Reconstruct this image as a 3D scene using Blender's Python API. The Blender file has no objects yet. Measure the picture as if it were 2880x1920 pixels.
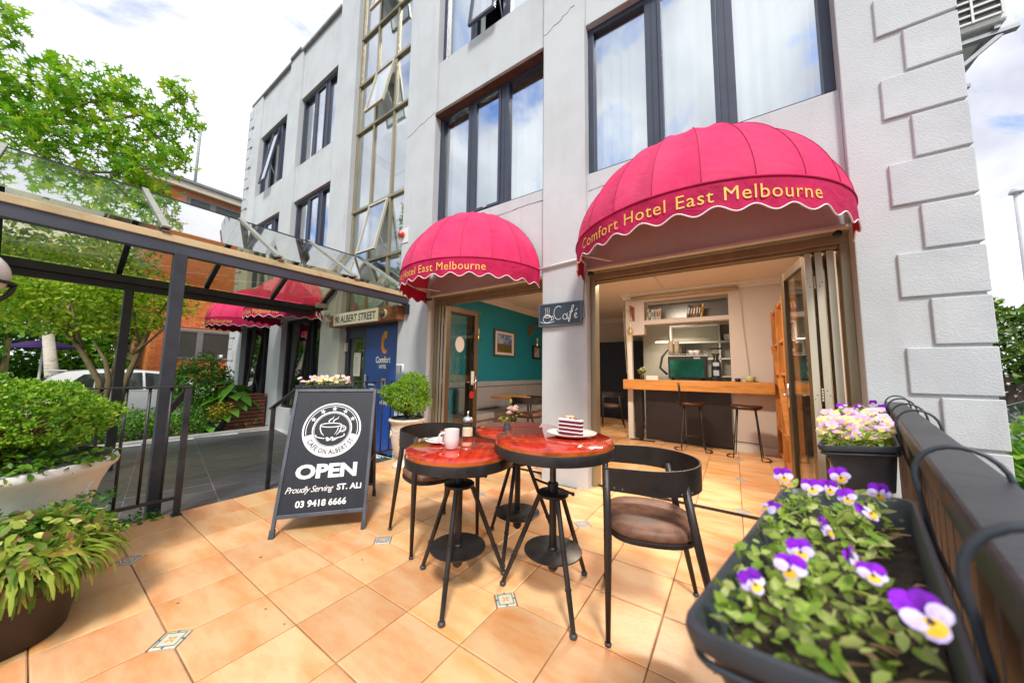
import bpy, math, random
import numpy as np
from mathutils import Vector, Matrix

# ------------------------------------------------------------------ camera, sky, sun, exposure
random.seed(11)
rng = np.random.default_rng(11)
sc = bpy.context.scene
COL = sc.collection
PI = math.pi
R = math.radians

EYE = Vector((0, 0, 1.2))
yaw, pitch, roll = -0.59422, 0.0922152, 0.0135082
fwd = Vector((math.sin(yaw), math.cos(yaw), 0)); right = Vector((math.cos(yaw), -math.sin(yaw), 0)); upv = Vector((0, 0, 1))
f2 = fwd * math.cos(pitch) + upv * math.sin(pitch)
u2 = upv * math.cos(pitch) - fwd * math.sin(pitch)
r3 = right * math.cos(roll) + u2 * math.sin(roll)
u3 = u2 * math.cos(roll) - right * math.sin(roll)
cam_data = bpy.data.cameras.new('camera')
cam = bpy.data.objects.new('camera', cam_data); COL.objects.link(cam)
cam.matrix_world = Matrix(((r3.x, u3.x, -f2.x, EYE.x), (r3.y, u3.y, -f2.y, EYE.y), (r3.z, u3.z, -f2.z, EYE.z), (0, 0, 0, 1)))
cam_data.sensor_width = 36; cam_data.lens = 36 * 920.68 / 2880
cam_data.clip_start = 0.02; cam_data.clip_end = 900
cam_data.dof.use_dof = True; cam_data.dof.focus_distance = 2.6; cam_data.dof.aperture_fstop = 2.2
sc.camera = cam

SUN_EL, SUN_AZ = R(52), Vector((0.62, -0.78, 0)).normalized()
sun_dir = Vector((SUN_AZ.x * math.cos(SUN_EL), SUN_AZ.y * math.cos(SUN_EL), math.sin(SUN_EL)))
sd = bpy.data.lights.new('sun', 'SUN'); sd.energy = 1.5; sd.angle = R(11); sd.color = (1.0, 0.95, 0.88)
sun = bpy.data.objects.new('sun', sd); COL.objects.link(sun)
sun.rotation_euler = (-sun_dir).to_track_quat('-Z', 'Y').to_euler(); sun.location = (6, -8, 14)

world = bpy.data.worlds.new('World'); sc.world = world; world.use_nodes = True
wn = world.node_tree.nodes; wl = world.node_tree.links
for n in list(wn): wn.remove(n)
w_out = wn.new('ShaderNodeOutputWorld'); w_bg = wn.new('ShaderNodeBackground'); wl.new(w_bg.outputs[0], w_out.inputs[0])
w_bg.inputs['Strength'].default_value = 0.1
sky = wn.new('ShaderNodeTexSky'); sky.sky_type = 'NISHITA'; sky.sun_disc = False
sky.sun_elevation = SUN_EL; sky.sun_rotation = math.atan2(SUN_AZ.x, SUN_AZ.y)
sky.air_density = 1.0; sky.dust_density = 0.6; sky.ozone_density = 2.0
tc = wn.new('ShaderNodeTexCoord'); sx = wn.new('ShaderNodeSeparateXYZ'); wl.new(tc.outputs['Generated'], sx.inputs[0])
def wmath(op, a, b):
    n = wn.new('ShaderNodeMath'); n.operation = op
    for i, v in ((0, a), (1, b)):
        if isinstance(v, (int, float)): n.inputs[i].default_value = v
        else: wl.new(v, n.inputs[i])
    return n.outputs[0]
den = wmath('ADD', wmath('MAXIMUM', sx.outputs[2], 0.0), 0.22)
cx_ = wmath('DIVIDE', sx.outputs[0], den); cy_ = wmath('DIVIDE', sx.outputs[1], den)
cmb = wn.new('ShaderNodeCombineXYZ'); wl.new(cx_, cmb.inputs[0]); wl.new(cy_, cmb.inputs[1])
vrot = wn.new('ShaderNodeVectorRotate'); vrot.rotation_type = 'Z_AXIS'; vrot.inputs['Angle'].default_value = R(306); wl.new(cmb.outputs[0], vrot.inputs['Vector'])
def wnoise(scale, detail, rough, dist, off):
    mp = wn.new('ShaderNodeMapping'); mp.inputs['Location'].default_value = off; wl.new(vrot.outputs[0], mp.inputs[0])
    mp.inputs['Scale'].default_value = (1.0, 1.6, 1.0)
    n = wn.new('ShaderNodeTexNoise'); n.inputs['Scale'].default_value = scale; n.inputs['Detail'].default_value = detail
    n.inputs['Roughness'].default_value = rough; n.inputs['Distortion'].default_value = dist
    wl.new(mp.outputs[0], n.inputs['Vector']); return n.outputs[0]
def wramp(src, stops):
    r = wn.new('ShaderNodeValToRGB'); wl.new(src, r.inputs[0]); e = r.color_ramp.elements
    e[0].position, e[0].color = stops[0][0], stops[0][1]; e[1].position, e[1].color = stops[-1][0], stops[-1][1]
    for p, c in stops[1:-1]:
        x = e.new(p); x.color = c
    return r.outputs[0]
cover = wramp(wnoise(1.7, 8, 0.62, 0.6, (0.386, 30.167, 0)), [(0.335, (0, 0, 0, 1)), (0.475, (1, 1, 1, 1))])
shade = wramp(wnoise(0.9, 5, 0.55, 0.6, (7.0, 7.0, 4.0)), [(0.36, (3.1, 3.22, 3.75, 1)), (0.60, (6.3, 6.35, 6.5, 1))])
mix = wn.new('ShaderNodeMix'); mix.data_type = 'RGBA'
sk_g = wn.new('ShaderNodeMix'); sk_g.data_type = 'RGBA'; sk_g.blend_type = 'MULTIPLY'; sk_g.inputs[0].default_value = 1.0
wl.new(sky.outputs[0], sk_g.inputs[6]); sk_g.inputs[7].default_value = (0.85, 1.0, 1.25, 1)
wl.new(cover, mix.inputs[0]); wl.new(sk_g.outputs[2], mix.inputs[6]); wl.new(shade, mix.inputs[7])
wl.new(mix.outputs[2], w_bg.inputs[0])

vs = sc.view_settings; vs.view_transform = 'Standard'; vs.look = 'None'; vs.gamma = 1.0; vs.use_curve_mapping = False
vs.exposure = 1.27
cy = sc.cycles
cy.max_bounces = 9; cy.diffuse_bounces = 5; cy.glossy_bounces = 4; cy.transparent_max_bounces = 16; cy.transmission_bounces = 6
cy.caustics_reflective = False; cy.caustics_refractive = False
try: cy.use_denoising = True
except Exception: pass

# ------------------------------------------------------------------ materials
def nt(mat):
    mat.use_nodes = True; return mat.node_tree.nodes, mat.node_tree.links
def N(ns, t, **kw):
    n = ns.new(t)
    for k, v in kw.items():
        if k.startswith('i_'): n.inputs[k[2:]].default_value = v
        else: setattr(n, k, v)
    return n
MATS = {}
def pm(name, col, rough=0.6, metal=0.0, var=0.12, scale=6.0, bump=0.0, bscale=60.0, objrand=0.0, col2=None, spec=0.5, coat=0.0,
       stretch=(1, 1, 1), detail=5, ramp=(0.35, 0.68), emit=0.0, rvar=0.0, hue=0.0, streak=0.0, streak_col=(0.30, 0.27, 0.23), wrinkle=0.0):
    """procedural surface: base colour wandering towards col2 with noise, optional per-object shift and fine relief"""
    if name in MATS: return MATS[name]
    m = bpy.data.materials.new(name); ns, ls = nt(m)
    b = ns['Principled BSDF']
    b.inputs['Roughness'].default_value = rough; b.inputs['Metallic'].default_value = metal
    b.inputs['Specular IOR Level'].default_value = spec
    if coat: b.inputs['Coat Weight'].default_value = coat; b.inputs['Coat Roughness'].default_value = 0.05
    t = N(ns, 'ShaderNodeTexCoord'); mp = N(ns, 'ShaderNodeMapping'); mp.inputs['Scale'].default_value = stretch
    ls.new(t.outputs['Object'], mp.inputs[0]); vec = mp.outputs[0]
    oi = N(ns, 'ShaderNodeObjectInfo')
    if objrand:
        ad = N(ns, 'ShaderNodeVectorMath', operation='ADD'); sc_ = N(ns, 'ShaderNodeVectorMath', operation='SCALE'); sc_.inputs['Scale'].default_value = 40.0
        cb = N(ns, 'ShaderNodeCombineXYZ'); ls.new(oi.outputs['Random'], cb.inputs[0]); ls.new(oi.outputs['Random'], cb.inputs[1])
        ls.new(cb.outputs[0], sc_.inputs[0]); ls.new(vec, ad.inputs[0]); ls.new(sc_.outputs[0], ad.inputs[1]); vec = ad.outputs[0]
    no = N(ns, 'ShaderNodeTexNoise'); no.inputs['Scale'].default_value = scale; no.inputs['Detail'].default_value = detail
    no.inputs['Roughness'].default_value = 0.62; ls.new(vec, no.inputs['Vector'])
    rp = N(ns, 'ShaderNodeValToRGB'); ls.new(no.outputs[0], rp.inputs[0])
    c1 = col
    c2 = col2 if col2 else tuple(max(0, min(1, c * (1 - var))) for c in col)
    c0 = tuple(min(1, c * (1 + var * 0.4)) for c in col)
    e = rp.color_ramp.elements; e[0].position, e[1].position = ramp
    e[0].color = (*c2, 1); e[1].color = (*c0, 1)
    if not col2:
        x = e.new((ramp[0] + ramp[1]) / 2); x.color = (*c1, 1)
    out = rp.outputs[0]
    if objrand:
        hs = N(ns, 'ShaderNodeHueSaturation'); ls.new(out, hs.inputs['Color'])
        mr = N(ns, 'ShaderNodeMapRange'); mr.inputs[3].default_value = 1 - objrand; mr.inputs[4].default_value = 1 + objrand
        ls.new(oi.outputs['Random'], mr.inputs[0]); ls.new(mr.outputs[0], hs.inputs['Value'])
        if hue:
            w = N(ns, 'ShaderNodeTexWhiteNoise', noise_dimensions='1D'); ls.new(oi.outputs['Random'], w.inputs['W'])
            m2 = N(ns, 'ShaderNodeMapRange'); m2.inputs[3].default_value = 0.5 - hue; m2.inputs[4].default_value = 0.5 + hue
            ls.new(w.outputs[0], m2.inputs[0]); ls.new(m2.outputs[0], hs.inputs['Hue'])
        out = hs.outputs[0]
    if streak:      # rain runs and grime: noise drawn out vertically, broken up by a second noise
        m3 = N(ns, 'ShaderNodeMapping'); m3.inputs['Scale'].default_value = (5.0, 5.0, 0.35); ls.new(t.outputs['Object'], m3.inputs[0])
        n3 = N(ns, 'ShaderNodeTexNoise'); n3.inputs['Scale'].default_value = 1.6; n3.inputs['Detail'].default_value = 6; ls.new(m3.outputs[0], n3.inputs['Vector'])
        n4 = N(ns, 'ShaderNodeTexNoise'); n4.inputs['Scale'].default_value = 0.9; n4.inputs['Detail'].default_value = 4; ls.new(t.outputs['Object'], n4.inputs['Vector'])
        r3_ = N(ns, 'ShaderNodeMapRange'); r3_.inputs[1].default_value = 0.50; r3_.inputs[2].default_value = 0.78; r3_.inputs[4].default_value = streak; ls.new(n3.outputs[0], r3_.inputs[0])
        r4_ = N(ns, 'ShaderNodeMapRange'); r4_.inputs[1].default_value = 0.42; r4_.inputs[2].default_value = 0.68; ls.new(n4.outputs[0], r4_.inputs[0])
        mu = N(ns, 'ShaderNodeMath', operation='MULTIPLY'); ls.new(r3_.outputs[0], mu.inputs[0]); ls.new(r4_.outputs[0], mu.inputs[1])
        mx = N(ns, 'ShaderNodeMix', data_type='RGBA'); ls.new(mu.outputs[0], mx.inputs[0]); ls.new(out, mx.inputs[6]); mx.inputs[7].default_value = (*streak_col, 1); out = mx.outputs[2]
    ls.new(out, b.inputs['Base Color'])
    if rvar:
        r2 = N(ns, 'ShaderNodeMapRange'); r2.inputs[3].default_value = max(0, rough - rvar); r2.inputs[4].default_value = rough + rvar
        ls.new(no.outputs[0], r2.inputs[0]); ls.new(r2.outputs[0], b.inputs['Roughness'])
    if bump:
        n2 = N(ns, 'ShaderNodeTexNoise'); n2.inputs['Scale'].default_value = bscale; n2.inputs['Detail'].default_value = 3
        ls.new(vec, n2.inputs['Vector'])
        bp = N(ns, 'ShaderNodeBump'); bp.inputs['Strength'].default_value = bump; bp.inputs['Distance'].default_value = 0.01
        ls.new(n2.outputs[0], bp.inputs['Height']); nrm_ = bp.outputs[0]
        if wrinkle:
            n5 = N(ns, 'ShaderNodeTexNoise'); n5.inputs['Scale'].default_value = 4.5; n5.inputs['Detail'].default_value = 3; n5.inputs['Distortion'].default_value = 1.2; ls.new(vec, n5.inputs['Vector'])
            b5 = N(ns, 'ShaderNodeBump'); b5.inputs['Strength'].default_value = wrinkle; b5.inputs['Distance'].default_value = 0.05; ls.new(n5.outputs[0], b5.inputs['Height']); ls.new(nrm_, b5.inputs['Normal']); nrm_ = b5.outputs[0]
        ls.new(nrm_, b.inputs['Normal'])
    if emit:
        b.inputs['Emission Color'].default_value = (*col, 1); b.inputs['Emission Strength'].default_value = emit
    MATS[name] = m
    return m

def leaf_mat(name, dark, mid, light, rough=0.45, trans=0.35, edge=None):
    if name in MATS: return MATS[name]
    m = bpy.data.materials.new(name); ns, ls = nt(m); b = ns['Principled BSDF']; o = ns['Material Output']
    at = N(ns, 'ShaderNodeAttribute', attribute_name='lv'); oi = N(ns, 'ShaderNodeObjectInfo')
    ad = N(ns, 'ShaderNodeMath', operation='ADD'); fr = N(ns, 'ShaderNodeMath', operation='FRACT')
    ls.new(at.outputs['Fac'], ad.inputs[0]); ls.new(oi.outputs['Random'], ad.inputs[1]); ls.new(ad.outputs[0], fr.inputs[0])
    rp = N(ns, 'ShaderNodeValToRGB'); e = rp.color_ramp.elements
    e[0].position, e[0].color = 0.0, (*dark, 1); e[1].position, e[1].color = 1.0, (*light, 1)
    x = e.new(0.5); x.color = (*mid, 1)
    ls.new(fr.outputs[0], rp.inputs[0]); colo = rp.outputs[0]
    if edge:
        t = N(ns, 'ShaderNodeTexCoord'); no = N(ns, 'ShaderNodeTexNoise'); no.inputs['Scale'].default_value = 18.0
        ls.new(t.outputs['Object'], no.inputs['Vector'])
        r2 = N(ns, 'ShaderNodeValToRGB'); r2.color_ramp.elements[0].position = 0.56; r2.color_ramp.elements[1].position = 0.7
        ls.new(no.outputs[0], r2.inputs[0])
        mx = N(ns, 'ShaderNodeMix', data_type='RGBA'); ls.new(r2.outputs[0], mx.inputs[0]); ls.new(colo, mx.inputs[6]); mx.inputs[7].default_value = (*edge, 1)
        colo = mx.outputs[2]
    ls.new(colo, b.inputs['Base Color']); b.inputs['Roughness'].default_value = rough; b.inputs['Specular IOR Level'].default_value = 0.35
    tr = N(ns, 'ShaderNodeBsdfTranslucent'); ls.new(colo, tr.inputs['Color'])
    mx2 = N(ns, 'ShaderNodeMixShader'); mx2.inputs[0].default_value = trans
    ls.new(b.outputs[0], mx2.inputs[1]); ls.new(tr.outputs[0], mx2.inputs[2]); ls.new(mx2.outputs[0], o.inputs[0])
    MATS[name] = m; return m

def glass_mat(name, tint=(0.9, 0.95, 0.93), base=0.04, ior=5.0, rough=0.0, gain=1.0, dirt=0.0):
    """sheet glass: tinted see-through film with Fresnel mirror"""
    if name in MATS: return MATS[name]
    m = bpy.data.materials.new(name); ns, ls = nt(m); o = ns['Material Output']; ns.remove(ns['Principled BSDF'])
    tr = N(ns, 'ShaderNodeBsdfTransparent'); tr.inputs[0].default_value = (*tint, 1)
    gl = N(ns, 'ShaderNodeBsdfGlossy'); gl.inputs['Roughness'].default_value = rough; gl.inputs['Color'].default_value = (0.95, 0.97, 1, 1)
    # Schlick reflectance, the same from either side of the sheet
    ge = N(ns, 'ShaderNodeNewGeometry'); dt = N(ns, 'ShaderNodeVectorMath', operation='DOT_PRODUCT'); ls.new(ge.outputs['Incoming'], dt.inputs[0]); ls.new(ge.outputs['Normal'], dt.inputs[1])
    ab = N(ns, 'ShaderNodeMath', operation='ABSOLUTE'); ls.new(dt.outputs['Value'], ab.inputs[0])
    om = N(ns, 'ShaderNodeMath', operation='SUBTRACT'); om.inputs[0].default_value = 1.0; ls.new(ab.outputs[0], om.inputs[1])
    pw = N(ns, 'ShaderNodeMath', operation='POWER'); ls.new(om.outputs[0], pw.inputs[0]); pw.inputs[1].default_value = ior
    ma = N(ns, 'ShaderNodeMath', operation='MULTIPLY_ADD'); ls.new(pw.outputs[0], ma.inputs[0]); ma.inputs[1].default_value = gain * (1 - base); ma.inputs[2].default_value = base
    ma.use_clamp = True
    mx = N(ns, 'ShaderNodeMixShader'); ls.new(ma.outputs[0], mx.inputs[0]); ls.new(tr.outputs[0], mx.inputs[1]); ls.new(gl.outputs[0], mx.inputs[2])
    fin = mx.outputs[0]
    if dirt:
        df = N(ns, 'ShaderNodeBsdfDiffuse'); df.inputs[0].default_value = (0.7, 0.7, 0.66, 1)
        no = N(ns, 'ShaderNodeTexNoise'); no.inputs['Scale'].default_value = 5.0; no.inputs['Detail'].default_value = 6
        t = N(ns, 'ShaderNodeTexCoord'); ls.new(t.outputs['Object'], no.inputs['Vector'])
        mr = N(ns, 'ShaderNodeMapRange'); mr.inputs[1].default_value = 0.35; mr.inputs[2].default_value = 0.75; mr.inputs[3].default_value = 0.0; mr.inputs[4].default_value = dirt
        ls.new(no.outputs[0], mr.inputs[0])
        m3 = N(ns, 'ShaderNodeMixShader'); ls.new(mr.outputs[0], m3.inputs[0]); ls.new(fin, m3.inputs[1]); ls.new(df.outputs[0], m3.inputs[2]); fin = m3.outputs[0]
    ls.new(fin, o.inputs[0]); MATS[name] = m; return m

# ------------------------------------------------------------------ geometry helpers
class MB:
    def __init__(s): s.v = []; s.f = []; s.m = []
    def add(s, verts, faces, mi=0):
        o = len(s.v); s.v += [tuple(p) for p in verts]; s.f += [tuple(i + o for i in f) for f in faces]; s.m += [mi] * len(faces); return s
    def box(s, x0, x1, y0, y1, z0, z1, mi=0):
        v = [(x0, y0, z0), (x1, y0, z0), (x1, y1, z0), (x0, y1, z0), (x0, y0, z1), (x1, y0, z1), (x1, y1, z1), (x0, y1, z1)]
        return s.add(v, [(0, 3, 2, 1), (4, 5, 6, 7), (0, 1, 5, 4), (1, 2, 6, 5), (2, 3, 7, 6), (3, 0, 4, 7)], mi)
    def bar(s, p, q, w, h, up=(0, 0, 1), mi=0):
        p, q = Vector(p), Vector(q); d = (q - p).normalized(); u = Vector(up); sd_ = d.cross(u)
        if sd_.length < 1e-5: sd_ = d.cross(Vector((1, 0, 0)))
        sd_.normalize(); u = sd_.cross(d).normalized(); a = sd_ * (w / 2); b = u * (h / 2)
        v = [p - a - b, p + a - b, p + a + b, p - a + b, q - a - b, q + a - b, q + a + b, q - a + b]
        return s.add(v, [(0, 3, 2, 1), (4, 5, 6, 7), (0, 1, 5, 4), (1, 2, 6, 5), (2, 3, 7, 6), (3, 0, 4, 7)][::1], mi)
    def tube(s, pts, r, n=8, mi=0, cap=True):
        pts = [Vector(p) for p in pts]; k = len(pts); rs = r if isinstance(r, (list, tuple)) else [r] * k
        t0 = (pts[1] - pts[0]).normalized(); ref = Vector((0, 0, 1)) if abs(t0.z) < 0.9 else Vector((1, 0, 0))
        nx = t0.cross(ref).normalized(); vs_ = []; fs = []
        for i, p in enumerate(pts):
            t = (pts[min(i + 1, k - 1)] - pts[max(i - 1, 0)]).normalized()
            nx = (nx - t * nx.dot(t)); nx = nx.normalized() if nx.length > 1e-6 else t.orthogonal().normalized()
            ny = t.cross(nx)
            for j in range(n):
                a = 2 * PI * j / n; vs_.append(p + (nx * math.cos(a) + ny * math.sin(a)) * rs[i])
        for i in range(k - 1):
            for j in range(n):
                fs.append((i * n + j, i * n + (j + 1) % n, (i + 1) * n + (j + 1) % n, (i + 1) * n + j))
        if cap: fs += [tuple(range(n - 1, -1, -1)), tuple(range((k - 1) * n, k * n))]
        return s.add(vs_, fs, mi)
    def lathe(s, prof, n=24, c=(0, 0, 0), mi=0, a0=0.0, a1=2 * PI, wob=None):
        full = abs(a1 - a0 - 2 * PI) < 1e-6; k = n if full else n + 1; vs_ = []; fs = []
        for (r, z) in prof:
            for j in range(k):
                a = a0 + (a1 - a0) * j / n; rr = r * (wob(a, z) if wob else 1)
                vs_.append((c[0] + rr * math.cos(a), c[1] + rr * math.sin(a), c[2] + z))
        for i in range(len(prof) - 1):
            for j in range(n):
                fs.append((i * k + j, i * k + (j + 1) % k, (i + 1) * k + (j + 1) % k, (i + 1) * k + j))
        return s.add(vs_, fs, mi)
    def disc(s, c, r, n=24, mi=0, up=True):
        v = [(c[0] + r * math.cos(2 * PI * j / n), c[1] + r * math.sin(2 * PI * j / n), c[2]) for j in range(n)]
        return s.add(v, [tuple(range(n)) if up else tuple(range(n - 1, -1, -1))], mi)
    def prism(s, outline, z0, z1, mi=0):
        n = len(outline); v = [(x, y, z0) for x, y in outline] + [(x, y, z1) for x, y in outline]
        return s.add(v, [tuple(range(n - 1, -1, -1)), tuple(range(n, 2 * n))] + [(i, (i + 1) % n, n + (i + 1) % n, n + i) for i in range(n)], mi)
    def ball(s, c, r, n=12, k=8, mi=0, sq=(1, 1, 1)):
        vs_ = []; fs = []
        for i in range(k + 1):
            ph = -PI / 2 + PI * i / k
            for j in range(n):
                a = 2 * PI * j / n
                vs_.append((c[0] + r * sq[0] * math.cos(ph) * math.cos(a), c[1] + r * sq[1] * math.cos(ph) * math.sin(a), c[2] + r * sq[2] * math.sin(ph)))
        for i in range(k):
            for j in range(n): fs.append((i * n + j, i * n + (j + 1) % n, (i + 1) * n + (j + 1) % n, (i + 1) * n + j))
        return s.add(vs_, fs, mi)
    def xf(s, fn, start=0):
        s.v[start:] = [tuple(fn(Vector(p))) for p in s.v[start:]]; return s
    def mesh(s, name, mats, smooth=False):
        me = bpy.data.meshes.new(name); me.from_pydata(s.v, [], s.f)
        for m in (mats if isinstance(mats, (list, tuple)) else [mats]): me.materials.append(m)
        if any(s.m): me.polygons.foreach_set('material_index', s.m)
        if smooth: me.polygons.foreach_set('use_smooth', [True] * len(me.polygons))
        me.update(); return me
    def build(s, name, mats, parent=None, smooth=False, world=False, bevel=0.0, seg=2, auto=None):
        """world=True: verts are world coordinates and are moved into the frame of the thing that owns the parent"""
        if parent is not None and world:
            top = parent
            while top.parent: top = top.parent
            inv = (Matrix.Translation(top.location) @ top.rotation_euler.to_matrix().to_4x4()).inverted()
            s.v = [tuple(inv @ Vector(p)) for p in s.v]
        o = bpy.data.objects.new(name, s.mesh(name, mats, smooth)); COL.objects.link(o)
        if parent is not None: o.parent = parent
        if bevel:
            b = o.modifiers.new('bevel', 'BEVEL'); b.width = bevel; b.segments = seg; b.limit_method = 'ANGLE'; b.angle_limit = R(40); b.harden_normals = False
        if smooth and auto:
            me = o.data
            try: me.set_sharp_from_angle(angle=R(auto))
            except Exception: pass
        return o
def thing(name, label, cat, loc=(0, 0, 0), rz=0.0, group=None):
    o = bpy.data.objects.new(name, None); COL.objects.link(o); o.empty_display_size = 0.1
    o.location = loc; o.rotation_euler = (0, 0, rz); o['label'] = label; o['category'] = cat
    if group: o['group'] = group
    return o
def tag(o, label, cat, group=None):
    o['label'] = label; o['category'] = cat
    if group: o['group'] = group
    return o
def struct(o): o['kind'] = 'structure'; return o
def stuff(o): o['kind'] = 'stuff'; return o
def inst(name, me, parent, loc, rot=(0, 0, 0), scl=(1, 1, 1)):
    o = bpy.data.objects.new(name, me); COL.objects.link(o); o.parent = parent
    o.location = loc; o.rotation_euler = rot; o.scale = scl; return o
def inst_m(name, me, parent, mtx):
    o = bpy.data.objects.new(name, me); COL.objects.link(o); o.parent = parent; o.matrix_basis = mtx; return o
def copy_tree(root, loc, rz, label, group=None):
    r = root.copy(); COL.objects.link(r); r.location = loc; r.rotation_euler = (0, 0, rz); r['label'] = label
    if group: r['group'] = group
    for ch in list(root.children):
        c = ch.copy(); COL.objects.link(c); c.parent = r
        for g in list(ch.children):
            d = g.copy(); COL.objects.link(d); d.parent = c
    return r
def frame_mtx(origin, ux, uz):
    """matrix whose x axis is ux and z axis uz"""
    ux = Vector(ux).normalized(); uz = Vector(uz); uy = uz.cross(ux).normalized(); uz = ux.cross(uy).normalized()
    return Matrix(((ux.x, uy.x, uz.x, origin[0]), (ux.y, uy.y, uz.y, origin[1]), (ux.z, uy.z, uz.z, origin[2]), (0, 0, 0, 1)))

# lettering: outlines of the built-in face turned into mesh
def text_geo(s, size=1.0, offset=0.0, shear=0.0, extrude=0.0, space=1.0, align='LEFT', width=None):
    cu = bpy.data.curves.new('t', 'FONT'); cu.body = s; cu.size = size; cu.offset = offset; cu.shear = shear; cu.extrude = extrude
    cu.space_character = space; cu.align_x = 'LEFT'; cu.resolution_u = 3
    ob = bpy.data.objects.new('t', cu); COL.objects.link(ob); bpy.context.view_layer.update()
    dg = bpy.context.evaluated_depsgraph_get(); me = bpy.data.meshes.new_from_object(ob.evaluated_get(dg))
    v = np.array([p.co[:] for p in me.vertices]).reshape(-1, 3); f = [tuple(p.vertices) for p in me.polygons]
    bpy.data.objects.remove(ob); bpy.data.curves.remove(cu); bpy.data.meshes.remove(me)
    x0, x1 = v[:, 0].min(), v[:, 0].max()
    v[:, 0] -= x0
    if width: v[:, 0] *= width / (x1 - x0)
    w = v[:, 0].max()
    if align == 'CENTER': v[:, 0] -= w / 2
    return v, f
def text_on(mb, s, origin, ux, uy, mi=0, **kw):
    v, f = text_geo(s, **kw); o, a, b = Vector(origin), Vector(ux).normalized(), Vector(uy).normalized(); n = a.cross(b)
    return mb.add([o + a * p[0] + b * p[1] + n * p[2] for p in v], f, mi)

# foliage: many copies of one small leaf in one mesh, each with its own tone
def scatter_mesh(name, lv, lf, P, Rm, S, mat, parent, kind=True):
    lv = np.asarray(lv, float); n = len(P); k = len(lv)
    V = np.einsum('nij,kj->nki', Rm, lv) * S[:, None, None] + P[:, None, :]
    me = bpy.data.meshes.new(name)
    F = []
    cnt = [len(f) for f in lf]; flat = np.concatenate([np.array(f) for f in lf]); tot = len(flat)
    me.vertices.add(n * k); me.vertices.foreach_set('co', V.reshape(-1).astype(np.float32))
    me.loops.add(n * tot); me.polygons.add(n * len(lf))
    idx = (flat[None, :] + (np.arange(n) * k)[:, None]).reshape(-1)
    me.loops.foreach_set('vertex_index', idx.astype(np.int32))
    st = np.concatenate([[0], np.cumsum(cnt)[:-1]]); starts = (st[None, :] + (np.arange(n) * tot)[:, None]).reshape(-1)
    me.polygons.foreach_set('loop_start', starts.astype(np.int32))
    try: me.polygons.foreach_set('loop_total', np.tile(cnt, n).astype(np.int32))
    except Exception: pass
    at = me.attributes.new('lv', 'FLOAT', 'POINT'); at.data.foreach_set('value', np.repeat(rng.random(n), k).astype(np.float32))
    me.materials.append(mat); me.update(calc_edges=True)
    o = bpy.data.objects.new(name, me); COL.objects.link(o)
    if parent is not None: o.parent = parent
    if kind: stuff(o)
    return o
def rots(n, up=0.0, out=None):
    """random leaf frames; up>0 leans the leaf face towards +z (or towards out)"""
    z = rng.normal(size=(n, 3)); z /= np.linalg.norm(z, axis=1)[:, None]
    if out is not None: z = z + up * out
    else: z = z + np.array([0, 0, up])
    z /= np.linalg.norm(z, axis=1)[:, None]
    x = rng.normal(size=(n, 3)); x -= z * (x * z).sum(1)[:, None]; x /= np.linalg.norm(x, axis=1)[:, None]
    y = np.cross(z, x); return np.stack([x, y, z], axis=2)
def blob_points(n, c, r, shell=0.55):
    d = rng.normal(size=(n, 3)); d /= np.linalg.norm(d, axis=1)[:, None]
    q = shell + (1 - shell) * rng.random(n) ** 0.6
    # lumpy outline
    ph = rng.random(6) * 6.28
    lump = 1 + 0.13 * np.sin(3.1 * d[:, 0] + ph[0] + 2.3 * d[:, 1]) + 0.1 * np.sin(5.7 * d[:, 2] + ph[1] + 3 * d[:, 0]) + 0.08 * np.sin(9 * d[:, 1] + ph[2])
    return np.asarray(c) + d * np.asarray(r) * (q * lump)[:, None], d
LEAF_SMALL = ([(0, 0, 0), (0.35, 0.32, 0.06), (1, 0, 0), (0.35, -0.32, 0.06)], [(0, 1, 2), (0, 2, 3)])
LEAF_OVAL = ([(0, 0, 0), (0.3, 0.26, 0.05), (0.72, 0.22, 0.02), (1, 0, -0.06), (0.72, -0.22, 0.02), (0.3, -0.26, 0.05), (0.5, 0, -0.03)],
             [(0, 6, 1), (1, 6, 2), (2, 6, 3), (3, 6, 4), (4, 6, 5), (5, 6, 0)])
def oak_leaf():
    half = [(0.0, 0.02), (0.16, 0.05), (0.20, 0.30), (0.30, 0.09), (0.42, 0.10), (0.56, 0.46), (0.60, 0.12), (0.74, 0.10), (0.86, 0.30), (0.86, 0.07), (1.0, 0.0)]
    up_ = [(x, y, 0.06 * y) for x, y in half]; lo = [(x, -y, 0.06 * y) for x, y in half]
    v = up_ + lo[:-1]; n = len(up_); f = []
    for i in range(n - 1):
        a, b = i, i + 1; c, d = (n + i + 1 if i + 1 < n - 1 else n - 1), n + i
        f.append((a, d, c, b) if c != b else (a, d, b))
    return v, f
LEAF_OAK = oak_leaf()

# ------------------------------------------------------------------ palette
render_wall = pm('painted_render', (0.560, 0.584, 0.585), 0.85, var=0.07, scale=1.3, bump=0.36, bscale=110, col2=(0.50, 0.52, 0.518), ramp=(0.3, 0.62), streak=0.34)
quoin_m = pm('painted_quoin', (0.550, 0.574, 0.575), 0.85, bump=0.32, bscale=100, scale=2.2, col2=(0.48, 0.50, 0.516), ramp=(0.3, 0.65), objrand=0.03, streak=0.35)
trim_white = pm('white_paint', (0.74, 0.73, 0.70), 0.6, var=0.06, scale=3)
frame_dark = pm('graphite_aluminium', (0.045, 0.055, 0.085), 0.42, metal=0.15, var=0.15, scale=4)
frame_gold = pm('champagne_aluminium', (0.36, 0.31, 0.20), 0.38, metal=0.55, var=0.14, scale=3, stretch=(4, 4, 0.6))
frame_bronze = pm('bronze_aluminium', (0.16, 0.11, 0.065), 0.4, metal=0.5, var=0.18, scale=3)
stile_pale = pm('pale_anodised_stile', (0.60, 0.56, 0.42), 0.42, metal=0.25, var=0.12, scale=2.5, stretch=(5, 5, 0.5))
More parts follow.
